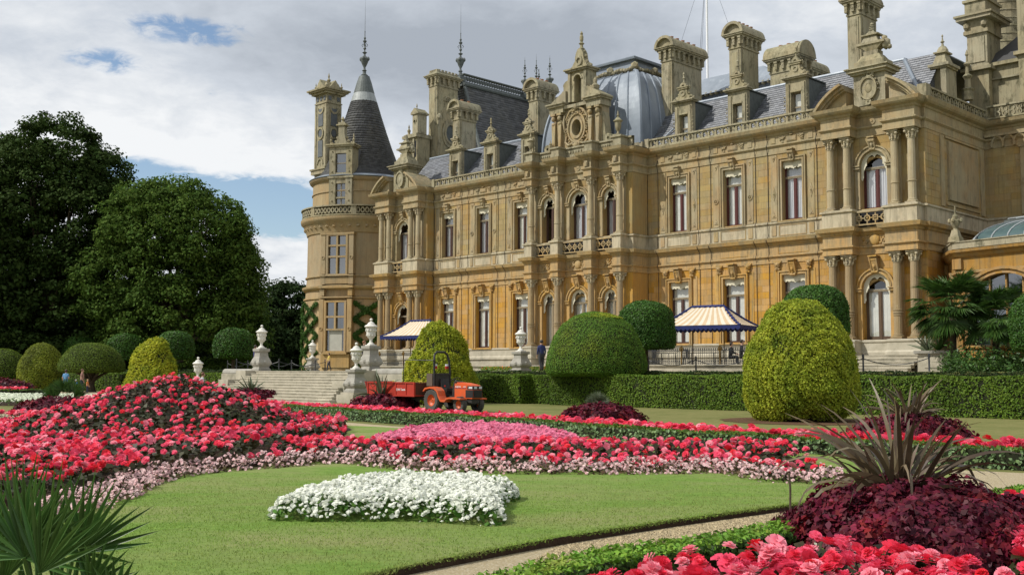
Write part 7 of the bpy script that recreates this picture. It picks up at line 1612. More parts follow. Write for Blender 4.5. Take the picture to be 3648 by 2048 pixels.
def scatter(poly, dens, rg):
    xs, ys = [p[0] for p in poly], [p[1] for p in poly]; A = (max(xs) - min(xs)) * (max(ys) - min(ys)); n = int(A * dens); P = np.stack([rg.uniform(min(xs), max(xs), n), rg.uniform(min(ys), max(ys), n)], 1); return P[inpoly(P, poly)]
def soil_sheet(name, poly, hf, parent, m=SOIL, step=.4, dz=-.02):
    import bmesh
    xs, ys = [p[0] for p in poly], [p[1] for p in poly]; nx, ny = int((max(xs) - min(xs)) / step) + 2, int((max(ys) - min(ys)) / step) + 2
    X, Y = np.meshgrid(min(xs) + np.arange(nx) * step, min(ys) + np.arange(ny) * step); Q = np.stack([X.ravel(), Y.ravel()], 1); ins = inpoly(Q, poly); Z = np.where(ins, hf(Q) + dz, -.05)
    F = np.array([(j * nx + i, j * nx + i + 1, (j + 1) * nx + i + 1, (j + 1) * nx + i) for j in range(ny - 1) for i in range(nx - 1) if ins[j * nx + i] or ins[j * nx + i + 1] or ins[(j + 1) * nx + i] or ins[(j + 1) * nx + i + 1]])
    return link(name, npmesh(name, np.column_stack([Q, Z]), F, m, smooth=True), parent)
def clumpy(P, s, ph, lo=.0):
    return .5 + .5 * np.sin(P[:, 0] * s + ph) * np.sin(P[:, 1] * s * 1.13 + ph * 1.7) > lo
def depth_of(P): return P[:, 1]
def bloom_bed(label, poly, hf, dens, size, weights, rg_seed, plant=.16, leafd=90, leafs=.085, leafm=None, single=300, keep=None, lo_y=30, name='begonia_bed', group=None, tilt=.55):
    rg = np.random.default_rng(rg_seed); t = thing(name, label, 'flower bed', (0, 0, 0), 0, group); soil_sheet('soil', poly, hf, t)
    P = scatter(poly, dens, rg)
    if keep is not None: P = P[keep(P, rg)]
    z = hf(P) + plant + rg.uniform(-.06, .06, len(P)); S = size * rg.uniform(.65, 1.25, len(P)); P3 = np.column_stack([P, z]); ci = rg.choice(len(BEG), len(P), p=weights)
    eps = .15; gx = (hf(P + [eps, 0]) - hf(P - [eps, 0])) / (2 * eps); gy = (hf(P + [0, eps]) - hf(P - [0, eps])) / (2 * eps); up = norm(np.column_stack([-gx, -gy - .35, np.ones(len(P))]))
    order = np.argsort(P[:, 1]); one = order[:single]; rest = order[single:]
    if single:
        protos = []
        for c in range(len(BEG)):
            for v in range(2): V, F = R_HI; V = V * [1, 1, 1 + .3 * v]; V = V + rg.normal(0, .012, V.shape); protos.append(npmesh('bloom', V, F, BEG[c]))
        for i in one:
            q = Vector(up[i]).to_track_quat('Z', 'Y').to_euler(); o = link('bloom', protos[ci[i] * 2 + int(rg.integers(2))], t, loc=tuple(P3[i]), rot=(q.x + rg.normal(0, tilt * .6), q.y + rg.normal(0, tilt * .6), rg.uniform(0, 6)), scale=(S[i],) * 3)
    if len(rest):
        pr = R_MID if P[:, 1].min() < lo_y else R_LO
        for lohi in (0, 1):
            sel = rest[(P[rest, 1] < lo_y) == (lohi == 0)]
            if not len(sel): continue
            pr = R_MID if lohi == 0 else R_LO; V, F = stamp(*pr, P3[sel], S[sel], rg, tilt * .8, up[sel]); link('blooms', npmesh('blooms', V, F, BEG, np.repeat(ci[sel], len(pr[1]))), t, kind='stuff')
    Lp = scatter(poly, leafd, rg); zl = hf(Lp) + rg.uniform(.0, plant * .95, len(Lp)); V, F = leaves(np.column_stack([Lp, zl]), np.tile([0, -.3, 1.], (len(Lp), 1)), leafs, .85, .6, .15, rg)
    link('foliage', npmesh('foliage', V, F, leafm or L_BRONZE), t, kind='stuff'); return t
_G0 = G
def G(x, y, z=0.06): return _G0(x, y + 9, z)
front = [G(-260, 1330), G(-60, 1285), G(120, 1268), G(240, 1250), G(310, 1228), G(360, 1205), G(430, 1187), G(520, 1176), G(620, 1170), G(720, 1163), G(850, 1152), G(930, 1158), G(1000, 1168), G(1200, 1178), G(1450, 1181), G(1700, 1179), G(1840, 1175), G(1900, 1192), G(1960, 1203), G(2040, 1202), G(2100, 1196)]
G = _G0
bedpoly = smooth_line(front, 1) + [(4.75, 17.6), (4.6, 19.0), (3.6, 19.7), (0, 19.6), (-2.2, 19.8), (-3.6, 22), (-3.9, 26), (-4.6, 29.5), (-7, 30.5), (-10.5, 29), (-12.5, 25), (-12.6, 20), (-11, 16), (-9, 13.0)]
def hmain(P):
    x, y = P[:, 0], P[:, 1]; d = np.hypot((x + 7.45) * .97, (y - 24.2) * np.where(y < 24.2, .56, .88)); cone = np.maximum(1.40 - .385 * d, 0) - .10 * np.exp(-(d / .8) ** 2)
    ridge = .15 * np.exp(-((y - 18.7) / 1.25) ** 2) * (x > -4.4); left = .16 + .10 * np.exp(-((y - 19) / 4) ** 2) * (x < -4)
    return np.maximum(cone, 0.03 + np.where(x > -4.0, ridge, np.maximum(left, ridge)))
def keepmain(P, rg):
    x, y = P[:, 0], P[:, 1]; d = np.hypot(x + 7.45, (y - 24.2) * .6); p = np.where(x > -4.2, np.where(y > 18.2, .95, np.where(x > 1.3, .85, .62)), np.where(x < -5.8 - (y - 16) * .3, 1.0, .55)); p = np.where((d < 3.4) & (x > -9.4), .50, p)
    p = np.where((x > 3.6) & (y < 17.2), .25, p); return rg.uniform(0, 1, len(P)) < p * (.55 + .9 * (np.sin(x * 2.3 + 1) * np.sin(y * 1.9) > -.15))
main_bed = bloom_bed('huge mounded bed of coral red begonias rising to a peak on the lawn', bedpoly, hmain, 40, .118, [.30, .40, .20, .10], 31, .17, 170, .10, keep=keepmain, lo_y=40)
# blush edging along the lawn
def band(line, width, dens, rg):
    L_ = [Vector((*p, 0)) for p in line]; out = []
    for a, b in zip(L_, L_[1:]):
        l_ = (b - a).length; n = rg.poisson(l_ * width * dens); d = (b - a) / max(l_, 1e-6); nn = Vector((-d.y, d.x, 0)); t = rg.uniform(0, 1, n); s = rg.uniform(-.5, .5, n) * width
        out.append(np.stack([a.x + (b.x - a.x) * t + nn.x * s, a.y + (b.y - a.y) * t + nn.y * s, s / width * 2], 1))
    return np.concatenate(out)
def small_band(label, line, width, h, dens, fsize, fm, lmat, seed, leafd=500, lsize=.05, clump=True, name='flower_edging', cat='flower bed', single=False):
    rg = np.random.default_rng(seed); t = thing(name, label, cat)
    def top(q): c = np.sin(q[:, 0] * 9 + 1) * np.sin(q[:, 1] * 8.1 + 2) if clump else 0; return h * (np.sqrt(np.maximum(1 - q[:, 2] ** 2 * .8, 0))) * (1 + .28 * c) + rg.uniform(-.02, .02, len(q))
    q = band(line, width, leafd, rg); V, F = leaves(np.column_stack([q[:, :2], top(q) * rg.uniform(.1, 1, len(q))]), np.tile([0, -.4, 1.], (len(q), 1)), lsize, .8, .7, .1, rg); link('foliage', npmesh('foliage', V, F, lmat), t, kind='stuff')
    q = band(line, width, dens, rg)
    if clump: q = q[rg.uniform(0, 1, len(q)) < .35 + .65 * (np.sin(q[:, 0] * 9 + 1) * np.sin(q[:, 1] * 8.1 + 2) > -.3)]
    zt = top(q) * rg.uniform(.55, 1.05, len(q)); up = np.column_stack([np.zeros(len(q)), -.5 - np.abs(q[:, 2]) * .6, np.ones(len(q))]); V, F = stamp(*R_LO, np.column_stack([q[:, :2], zt]), fsize * rg.uniform(.7, 1.3, len(q)), rg, .5, norm(up)); link('blooms', npmesh('blooms', V, F, fm), t, kind='stuff'); return t
eline = smooth_line([G(-200, 1370, .075), G(150, 1300, .075), G(300, 1245, .075), G(345, 1217, .075), G(420, 1198, .075), G(520, 1185, .075), G(700, 1172, .075), G(850, 1160, .075), G(930, 1166, .075), G(1000, 1177, .075), G(1200, 1187, .075), G(1450, 1190, .075), G(1700, 1188, .075), G(1840, 1184, .075), G(1900, 1200, .075), G(1970, 1212, .075), G(2050, 1211, .075), G(2125, 1206, .075)], 2)
small_band('low band of blush pink bedding flowers edging the lawn side of the begonias', eline, .58, .25, 400, .055, PALE_B, lm('brown_bedding_leaf', (.09, .055, .03), (.06, .05, .02), .35, .2), 41, 500, .055)
# white bed
wpoly = smooth_line([G(668, 1307, .085), G(720, 1285, .085), G(790, 1262, .085), G(850, 1246, .085), G(900, 1236, .085), G(1000, 1232, .085), G(1150, 1236, .085), G(1215, 1240, .085), G(1262, 1246, .085), G(1318, 1250, .085), G(1270, 1268, .085), G(1262, 1290, .085), G(1275, 1322, .085), G(1180, 1318, .085), G(1050, 1308, .085), G(900, 1310, .085), G(760, 1310, .085), G(668, 1307, .085)], 1)[:-1]
def hwhite(P): return np.full(len(P), .085)
def small_bed(label, poly, h, dens, fsize, fm, lmat, seed, leafd=600, lsize=.06, name='flower_bed', rim=.25):
    rg = np.random.default_rng(seed); t = thing(name, label, 'flower bed'); A = np.array(poly); soil_sheet('soil', poly, lambda P: np.full(len(P), .08), t, step=.15)
    def edge(P):
        d = np.full(len(P), 9.); B = np.roll(A, -1, 0)
        for a, b in zip(A, B): ab = b - a; t_ = np.clip(((P - a) @ ab) / (ab @ ab + 1e-9), 0, 1); d = np.minimum(d, np.linalg.norm(P - a - t_[:, None] * ab, axis=1))
        return d
    def top(P): e_ = np.clip(edge(P) / rim, 0, 1); return .08 + h * np.sqrt(1 - (1 - e_) ** 2) * (1 + .16 * np.sin(P[:, 0] * 11) * np.sin(P[:, 1] * 9)) 
    P = scatter(poly, leafd, rg); V, F = leaves(np.column_stack([P, top(P) * rg.uniform(.5, 1, len(P))]), np.tile([0, -.4, 1.], (len(P), 1)), lsize, .7, .7, .1, rg); link('foliage', npmesh('foliage', V, F, lmat), t, kind='stuff')
    P = scatter(poly, dens, rg); V, F = stamp(*R_LO, np.column_stack([P, top(P) + rg.uniform(-.03, .035, len(P))]), fsize * rg.uniform(.7, 1.3, len(P)), rg, .55, norm(np.tile([0, -.5, 1.], (len(P), 1)))); link('blooms', npmesh('blooms', V, F, fm), t, kind='stuff'); return t
small_bed('fan shaped bed of dense white flowers in the middle of the lawn', wpoly, .21, 1200, .050, WHITE_B, L_WB, 42, 1000, .06)
small_bed('low bed of candy pink flowers behind the red begonia ridge', closed([G(900, 1150), G(1000, 1118), G(1090, 1100), G(1250, 1098), G(1350, 1108), G(1450, 1130), G(1480, 1152), G(1200, 1158)], 1), .24, 210, .10, PINK_B, L_BRONZE, 43, 200, .08)
small_bed('far low bed of cream flowers beside the small palm at the edge', closed([(-42, 60), (-25, 60), (-20, 56), (-17.5, 50), (-22, 48), (-33, 49), (-44, 52)], 1), .22, 60, .13, CREAMB, L_WB, 44, 40, .12)
small_bed('cream flower bed next to the box edging at the frame edge', closed([(-19, 27.0), (-14.6, 27.4), (-13.9, 25.4), (-15, 24), (-19, 24.3)], 1), .2, 200, .11, CREAMB, L_WB, 45, 100, .10)
# box edging and begonia rows
fl = [G(400, 1022), G(560, 1032), G(780, 1049), G(918, 1061), G(1075, 1072), G(1395, 1097), G(1488, 1109), G(1800, 1132), G(2123, 1157), G(2576, 1185), G(2900, 1203)]
fl = smooth_line(fl, 1)
def offset(line, d):
    out = []
    for i, p in enumerate(line):
        a, b = line[max(i - 1, 0)], line[min(i + 1, len(line) - 1)]; t = Vector((b[0] - a[0], b[1] - a[1])).normalized(); out.append((p[0] - t.y * d, p[1] + t.x * d))
    return out
def box_band(label, line, width, h, dens, size, mtop, mside, seed, name='box_edging'):
    rg = np.random.default_rng(seed); t = thing(name, label, 'hedge'); c = MB(); A, B = offset(line, width / 2 - .04), offset(line, -width / 2 + .04)
    for i in range(len(line) - 1):
        p = [A[i], A[i + 1], B[i + 1], B[i]]; c.add([(*q, 0) for q in p] + [(*q, h - .03) for q in p], [(4, 5, 6, 7), (0, 1, 5, 4), (1, 2, 6, 5), (2, 3, 7, 6), (3, 0, 4, 7)])
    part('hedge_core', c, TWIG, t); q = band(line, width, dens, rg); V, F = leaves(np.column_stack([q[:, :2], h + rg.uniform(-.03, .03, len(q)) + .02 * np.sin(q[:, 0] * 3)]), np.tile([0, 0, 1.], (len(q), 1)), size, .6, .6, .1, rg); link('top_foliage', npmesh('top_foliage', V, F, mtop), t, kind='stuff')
    Ps = []
    for sgn in (-1, 1):
        q = band(offset(line, sgn * width / 2), .03, dens * h / .03 * (1 if sgn < 0 else .4), rg); Ps.append(np.column_stack([q[:, :2], rg.uniform(0, h, len(q))]))
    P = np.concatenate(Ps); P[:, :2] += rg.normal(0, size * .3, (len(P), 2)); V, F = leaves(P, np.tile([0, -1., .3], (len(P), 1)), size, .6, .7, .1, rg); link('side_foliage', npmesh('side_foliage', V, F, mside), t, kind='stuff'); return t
box_band('long low grey green edging hedge curving along the far flower row', offset(fl, .27), .52, .33, 420, .075, L_BOX, L_GREY, 51)
rowl = offset(fl, 1.05); rp = offset(fl, .58) + offset(fl, 1.6)[::-1]
bloom_bed('long row of coral begonias between the edging hedge and the dry grass', rp, lambda P: np.full(len(P), .16), 42, .18, [.36, .44, .12, .08], 52, .17, 70, .10, single=300, lo_y=27, name='begonia_row')
nearl = [G(900, 1544, .17), G(1180, 1452, .17), G(1330, 1420, .17), G(1570, 1374, .17), G(1800, 1338, .17), G(1970, 1314, .17), G(2240, 1276, .17), G(2480, 1230, .17), G(2640, 1214, .17)]
nearl = smooth_line(nearl, 1)
nearl = offset(nearl, -.21)
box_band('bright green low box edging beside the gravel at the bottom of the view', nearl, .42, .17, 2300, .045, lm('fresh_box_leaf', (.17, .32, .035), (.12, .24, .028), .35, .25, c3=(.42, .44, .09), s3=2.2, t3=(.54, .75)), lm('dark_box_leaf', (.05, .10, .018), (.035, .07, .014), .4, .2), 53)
# bed of big near begonias round the coleus
fp_ = [G(1430, 1521, .25), G(1560, 1466, .25), G(1700, 1438, .25), G(1900, 1400, .25), G(2080, 1380, .25), G(2300, 1400, .25), G(2420, 1438, .25), G(2500, 1486, .25), (3.0, 5.6), (1.4, 5.4), (0.5, 5.6)]
fr_ = [G(2470, 1300, .25), G(2520, 1270, .25), G(2650, 1250, .25), (6.4, 10.4), (5.6, 7.2), G(2640, 1500, .25), G(2560, 1430, .25), G(2540, 1360, .25)]
bloom_bed('near bed of large coral and pink begonias in front of the dark red coleus', fp_, lambda P: np.full(len(P), .12), 72, .132, [.30, .34, .32, .04], 54, .18, 500, .09, single=300, lo_y=30, name='begonia_bed', leafm=L_BRONZE, tilt=.5)
bloom_bed('patch of bright pink begonias at the frame edge right of the dark red coleus', fr_, lambda P: np.full(len(P), .14), 55, .14, [.34, .34, .3, .02], 57, .18, 400, .09, single=200, lo_y=30, name='begonia_bed', leafm=L_BRONZE, tilt=.5)
small_band('patch of small cream flowers under the near begonias', [G(2030, 1440), G(2110, 1425)], .18, .22, 600, .04, CREAMB, L_WB, 55, 400, .03)

# ---- dark red coleus mounds and spiky plants
def coleus(label, x, y, rx, ry, h, n, size, seed, skirt=True):
    rg = np.random.default_rng(seed); t = thing('coleus_clump', label, 'plant', (x, y, 0), 0); a = rg.uniform(0, 2 * pi, n); c = rg.uniform(0, 1, n); el = np.arcsin(c ** .8)
    N3 = np.stack([np.cos(el) * np.cos(a), np.cos(el) * np.sin(a), np.sin(el)], 1); lump = 1 + .10 * np.sin(a * 7 + 1) * np.sin(el * 6) + .06 * np.sin(a * 17) + rg.uniform(-.14, .05, n); P = N3 * [rx, ry, h] * lump[:, None]; P[:, 2] = np.maximum(P[:, 2], .02)
    V, F = leaves(P, N3 + [0, -.2, .35], size, .62, .55, .16, rg); link('foliage', npmesh('foliage', V, F, L_RED), t, kind='stuff'); m = MB(); m.ico((0, 0, 0), 1, 3, (rx * .86, ry * .86, h * .84)); part('stems', m, mat('dark_stem', (.02, .008, .01), None, 4, .9), t); return t
def blade(P0, dirh, length, width, rise, droop, seg=7, twist=0.0):
    """one strap leaf: starts at P0, leans along dirh, rises then droops"""
    V = []; d = Vector((dirh[0], dirh[1], 0)).normalized(); side0 = Vector((-d.y, d.x, 0))
    for i in range(seg + 1):
        t = i / seg; ang = rise - droop * t ** 1.8; 
        dv_ = d * math.cos(ang) + Vector((0, 0, math.sin(ang)))
        if i == 0: p = Vector(P0)
        else: p = p + dv_ * (length / seg)
        tw_ = twist * (1.2 - .5 * t); s = side0 * math.cos(tw_) + dv_.cross(side0) * math.sin(tw_); w_ = width * (.75 + .5 * t) * (1 - t ** 3.2) + .004
        V += [tuple(p - s * w_ / 2), tuple(p + s * w_ / 2)]
    F = [(2 * i, 2 * i + 1, 2 * i + 3, 2 * i + 2) for i in range(seg)]; return V, F
def spiky(name, label, x, y, z, n, length, width, m, seed, up=.95, single=False, cat='plant', droop=(.3, 1.7)):
    t = thing(name, label, cat, (x, y, z)); r_ = random.Random(seed); mb = MB()
    for i in range(n):
        a = r_.uniform(0, 2 * pi); l_ = length * r_.uniform(.55, 1.1); V, F = blade((r_.gauss(0, .05 * length), r_.gauss(0, .05 * length), 0), (math.cos(a), math.sin(a)), l_, width * r_.uniform(.7, 1.2), r_.uniform(up - .25, 1.45), r_.uniform(*droop) * (1.25 if r_.random() < .45 else .5), 8, r_.uniform(-1.3, 1.3))
        q = MB(); q.add(V, F)
        if single: part('leaf', q, m, t)
        else: mb.add(V, F)
    if not single: part('leaves', mb, m, t, kind='stuff')
    return t
coleus('big dark crimson coleus mound at the foot of the large bronze flax', 3.45, 9.25, 1.06, 1.38, .57, 28000, .066, 61)
spiky('bronze_flax', 'large bronze strap leaved flax sprouting from the near coleus', 3.35, 9.5, .25, 100, 1.25, .042, L_PHOR, 62, 1.1, True, droop=(.3, 2.6))
coleus('dark crimson coleus clump beneath the second bronze flax on the right', 8.75, 24.0, 1.35, 1.0, .60, 5200, .12, 63)
spiky('bronze_flax', 'smaller bronze flax on the second coleus clump before the hedge', 8.8, 24.1, .35, 70, 1.2, .065, L_PHOR, 64, .95, True, droop=(.5, 2.2))
coleus('dark crimson coleus clump on the grass right of the tractor', 2.75, 33.4, 1.25, .9, .58, 3600, .13, 65)
coleus('dark crimson coleus clump in front of the trailer', -5.3, 45.0, 1.45, 1.0, .60, 3000, .15, 67)
spiky('bronze_flax', 'spiky flax in front of the red trailer side', -5.4, 45.2, .4, 34, 1.35, .09, L_PHOR2, 68, .8)
x, y = AT(628, 990, 60)[:2]; coleus('dark crimson coleus clump at the far foot of the steps', x, y, 1.75, 1.1, .62, 2600, .17, 69); spiky('pale_yucca', 'pale green yucca at the far foot of the steps', x + .1, y, .35, 46, 1.15, .10, L_PHOR2, 70, .6, droop=(0, .5))
x, y = AT(150, 1010, 40)[:2]; coleus('dark crimson coleus clump left of the flower mound', x, y, 1.6, 1.1, .55, 3200, .14, 71)
x, y = AT(10, 950, 70)[:2]; coleus('far dark crimson coleus clump at the frame edge', x, y, 2.2, 1.2, 1.0, 1600, .2, 72)
bloom_bed('short begonia row at the frame edge before the far coleus', [(x - 4, y - 2.0), (x + 2.5, y - 3.0), (x + 2.3, y - 1.6), (x - 4, y - .8)], lambda P: np.full(len(P), .3), 40, .2, [.3, .4, .2, .1], 73, .2, 40, .12, single=0, name='begonia_row')
box_band('dark edging hedge at the frame edge before the far coleus', [(x - 5, y - 3.6), (x + 2.0, y - 4.6), (x + 3.4, y - 3.4), (x + 2.6, y - 1.0)], .8, .42, 90, .14, L_BOX, L_HEDGE2, 74)
bloom_bed('short begonia row at the frame edge left of the mound', closed([(-19, 30.2), (-15.0, 30.9), (-12.6, 31.0), (-12.4, 29.8), (-15, 29.4), (-19, 28.9)], 1), lambda P: np.full(len(P), .22), 34, .17, [.3, .45, .2, .05], 75, .15, 60, .1, single=120, name='begonia_row')
box_band('thin bright edging hedge at the frame edge left of the mound', [(-19, 28.2), (-15, 28.7), (-12.5, 29.2)], .4, .2, 250, .09, L_BOX, L_BOX, 76)

# ---- fan palms
def fan(mb, c, ax, nrm, r, n=26, spread=2.5, w_=.035, droop=.15, seed=0, stalk=None):
    r_ = random.Random(seed); c, ax, nrm = Vector(c), Vector(ax).normalized(), Vector(nrm); nrm = (nrm - ax * nrm.dot(ax)).normalized(); sd_ = ax.cross(nrm)
    for i in range(n):
        a = spread * (i / (n - 1) - .5) + r_.gauss(0, .02); d = ax * math.cos(a) + sd_ * math.sin(a); l_ = r * (1 - .12 * abs(a)) * r_.uniform(.88, 1.05); s = d.cross(nrm)
        d2 = (d - Vector((0, 0, droop * r_.uniform(.3, 1.8))) + nrm * .08).normalized(); p0 = c; p1 = c + d * l_ * .45; p2 = p1 + d2 * l_ * .55; k = nrm * w_ * .5
        V = [tuple(p0 - s * .004), tuple(p0 + s * .004), tuple(p1 - s * w_ * .5 + k), tuple(p1 + s * w_ * .5 + k), tuple(p1), tuple(p2)]; mb.add(V, [(0, 4, 2), (0, 1, 4), (1, 3, 4), (2, 4, 5), (4, 3, 5)])
    if stalk is not None: mb.tube([stalk, tuple(c)], .008, 5)
def trachy(label, px, Y, zc, r, h0, seed, zb=1.64, n=88):
    x, y = AT(px, 940, Y)[:2]; t = thing('windmill_palm', label, 'palm', (x, y, zb)); m = MB(); m.lathe((0, 0, 0), [(.2, 0), (.16, .3), (.15, zc - zb - .3), (.2, zc - zb)], 10); part('trunk', m, BARK, t); r_ = random.Random(seed)
    for i in range(n):
        a = r_.uniform(0, 2 * pi); el = r_.uniform(-.75, 1.2); d = Vector((math.cos(a) * math.cos(el), math.sin(a) * math.cos(el), math.sin(el))); L1 = r * r_.uniform(.5, .62); c = Vector((0, 0, zc - zb)) + d * L1 * .9; q = MB()
        fan(q, c, d - Vector((0, 0, .25)), Vector((0, 0, 1)) + d * .2, r * .42, 26, 3.3, .075, .35, seed * 50 + i, (0, 0, zc - zb - .1)); part('frond', q, L_PALMD, t)
trachy('tall windmill palm in front of the conservatory arch, the larger of the two', 2400, 51, 4.6, 2.5, 3, 81); trachy('smaller windmill palm nearer the frame edge, right of the tall palm', 2508, 50, 4.1, 2.1, 2.6, 82)
rg = np.random.default_rng(5); x, y = AT(2440, 940, 50)[:2]; P = np.column_stack([rg.uniform(x - 1.2, x + 4.5, 9000), rg.normal(y - .4, .7, 9000), 1.6 + np.abs(rg.normal(0, .5, 9000))]); V, F = leaves(P, np.tile([0, -.5, 1.], (9000, 1)), .16, .45, .8, .1, rg)
us_ = thing('understorey_shrubs', 'dark leafy shrubs massed around the foot of the two palms', 'shrub'); link('foliage', npmesh('foliage', V, F, L_PALMD), us_, kind='stuff'); us_['kind'] = 'stuff'
spiky('agave', 'spiky grey green agave on the balustrade planter', *H2W(-23.6, 2.6)[:2], 2.7, 26, .95, .10, L_PHOR2, 83, .5, droop=(0, .8)); spiky('agave', 'larger leaved agave at the far end of the planter by the palms', *H2W(-22.6, 3.6)[:2], 2.7, 22, .9, .12, L_PALM, 84, .5, droop=(0, .9))
spiky('cordyline', 'long leaved plant spilling beside the planter wall', *H2W(-21.6, 4.6)[:2], 1.65, 26, 1.3, .09, L_PHOR2, 85, .7)
# near dwarf palm, bottom left
dp = thing('dwarf_fan_palm', 'green dwarf fan palm with long pointed fingers at the near corner of the lawn', 'palm', (0, 0, 0))
for k, (px, py, Y, ax, nr_, r, sp, n) in enumerate([
    (203, 1388, 4.6, (.55, 0, .83), (.1, -1, .0), .37, 1.7, 22), (200, 1388, 4.62, (.75, .1, -.35), (.1, -1, .3), .26, 2.4, 14), (196, 1386, 4.6, (-.7, 0, .4), (0, -1, .1), .24, 1.4, 9),
    (62, 1400, 4.5, (.05, 0, 1), (0, -1, .1), .42, 1.5, 20), (60, 1402, 4.5, (-.7, .1, .7), (0, -1, .1), .36, 1.6, 14), (40, 1380, 4.8, (-.25, 0, 1), (.2, -1, 0), .45, 1.1, 14), (120, 1405, 4.95, (.2, 0, 1), (.1, -1, 0), .46, 1.2, 20), (10, 1460, 4.7, (-.05, 0, 1), (0, -1, .2), .50, 1.6, 22), (100, 1440, 4.4, (.35, -.1, .9), (0, -1, .3), .42, 1.5, 18),
    (62, 1402, 4.5, (.6, 0, .1), (0, -1, .5), .32, 1.0, 10), (230, 1475, 4.5, (.5, 0, .85), (.1, -1, .1), .22, 1.8, 16), (290, 1500, 4.4, (.3, 0, .9), (.1, -1, .1), .17, 1.8, 14), (-40, 1420, 4.6, (.1, 0, 1), (0, -1, .1), .42, 1.8, 18)]):
    q = MB(); c = AT(px, py, Y); fan(q, c, ax, nr_, r, max(8, int(n * .62)), sp, .023, .04, 900 + k, (c[0] * .9 - .1, c[1] + .1, c[2] - .5)); part('fan_leaf', q, L_PALM, dp)
dk_ = MB()
q = MB(); 
for i in range(40):
    r_ = random.Random(i); c = AT(r_.uniform(-20, 230), 1500, r_.uniform(4.5, 5.2)); q.tube([(c[0], c[1], c[2] - .5), (c[0] + r_.gauss(0, .1), c[1], c[2] + r_.uniform(0, .2))], .01, 4)
part('stalk', q, L_PALMD, dp)
x, y = AT(165, 1010, 41)[:2]; sp_ = thing('small_fan_palm', 'small dark green fan palm in the coleus left of the mound', 'palm', (x, y, .35))
for i in range(16):
    r_ = random.Random(i + 50); a = r_.uniform(0, 2 * pi); el = r_.uniform(.25, 1.4); d = Vector((math.cos(a) * math.cos(el), math.sin(a) * math.cos(el), math.sin(el))); q = MB(); fan(q, d * .5, d, Vector((0, -1, .4)), .55, 16, 2.2, .05, .1, i, (0, 0, 0)); part('frond', q, L_PALMD, sp_)
x, y = AT(1505, 1010, 33.4)[:2]; sp_ = thing('silver_fan_palm', 'small silvery fan palm on the coleus clump right of the tractor', 'palm', (x, y, .5))
for i in range(10):
    r_ = random.Random(i + 90); a = r_.uniform(0, 2 * pi); el = r_.uniform(.3, 1.4); d = Vector((math.cos(a) * math.cos(el), math.sin(a) * math.cos(el), math.sin(el))); q = MB(); fan(q, d * .22, d, Vector((0, -1, .4)), .32, 14, 2.2, .03, .1, i, (0, 0, 0)); part('frond', q, L_PHOR2, sp_)
q = thing('cut_stake', 'thin dead stem standing at the lawn edge left of the bronze flax', 'stake', (*G(1988, 1300), 0)); m = MB(); m.tube([(0, 0, 0), (.005, 0, .3), (-.005, 0, .46)], .012, 6); part('stem', m, BARK, q)

# ---- climbing trellis on the round tower
iv = house(thing('climbing_ivy', 'green ivy trained in diamonds on the wall of the round tower', 'climbing plant')); rg = np.random.default_rng(77); Ps = []
def ivy(a0, z0, a1, z1, dens=520, wd=.13):
    n = int(dens * math.hypot((a1 - a0) * 5.4, z1 - z0)); t = rg.uniform(0, 1, n); a = a0 + (a1 - a0) * t + rg.normal(0, wd / 5.4, n) * .7; z = z0 + (z1 - z0) * t + rg.normal(0, wd, n) * .7; r = 5.42 + np.abs(rg.normal(0, .09, n)); Ps.append(np.stack([TU + r * np.sin(a), -TV - r * np.cos(a), z], 1))
zr_ = [1.9, 3.35, 4.9, 6.4, 7.9]
for cA in (PHI - .60, PHI - 1.05, PHI + .52, PHI + .95):
    for i in range(4):
        s_ = .21 if i % 2 else -.21; ivy(cA + s_, zr_[i], cA - s_, zr_[i + 1]); ivy(cA - s_, zr_[i], cA + s_, zr_[i + 1])
ivy(PHI - 1.4, 1.7, PHI - 1.42, 7.9, 420, .2)
P = np.concatenate(Ps); N3 = P - [TU, -TV, 0]; N3[:, 2] = .2; V, F = leaves(P, norm(N3), .13, .8, .5, .1, rg); link('foliage', npmesh('foliage', V, F, L_IVY), iv)

# ---- trees
def tree(label, px, Y, lobes, n, per, size, m, trunk_r=.5, th=4, seed=1, crad=1.1, group=None, z0=0, name='chestnut_tree'):
    x, y = AT(px, 940, Y)[:2]; t = thing(name, label, 'tree', (x, y, z0), 0, group); rg = np.random.default_rng(seed); vol = np.array([l[3] * l[4] + l[4] * l[5] for l in lobes]); ks = rg.choice(len(lobes), n, p=vol / vol.sum()); Lb = np.array(lobes)[ks]
    d = norm(rg.normal(0, 1, (n, 3))); rr = rg.uniform(.62, 1.0, n) ** .6; C_ = Lb[:, :3] + d * Lb[:, 3:6] * rr[:, None]; C_ = C_[C_[:, 2] > 1.5]; n = len(C_); cr0 = crad * rg.uniform(.5, 1.35, n)
    e = norm(rg.normal(0, 1, (n * per, 3))) * (rg.uniform(.2, 1, (n * per, 1)) ** .5); e[:, 2] *= .62; P = np.repeat(C_, per, 0) + e * np.repeat(cr0, per)[:, None]; N3 = e + [0, 0, .6]
    V, F = leaves(P, N3, size, .7, .5, .12, rg); link('crown', npmesh('crown', V, F, m), t); b = MB(); b.lathe((0, 0, 0), [(trunk_r * 1.4, -.2), (trunk_r, 1), (trunk_r * .85, th), (trunk_r * .5, th * 2)], 12); r_ = random.Random(seed)
    for i in range(16): l_ = lobes[i % len(lobes)]; a = r_.uniform(0, 6.3); b.tube([(0, 0, th * r_.uniform(.7, 1.6)), (l_[0] * .5 + math.cos(a), l_[1] * .5 + math.sin(a), (th + l_[2]) * .5), (l_[0] + math.cos(a) * l_[3] * .7, l_[1] + math.sin(a) * l_[4] * .7, l_[2] + l_[5] * .3)], [trunk_r * .4, trunk_r * .25, .05], 6)
    part('trunk', b, BARK, t); return t
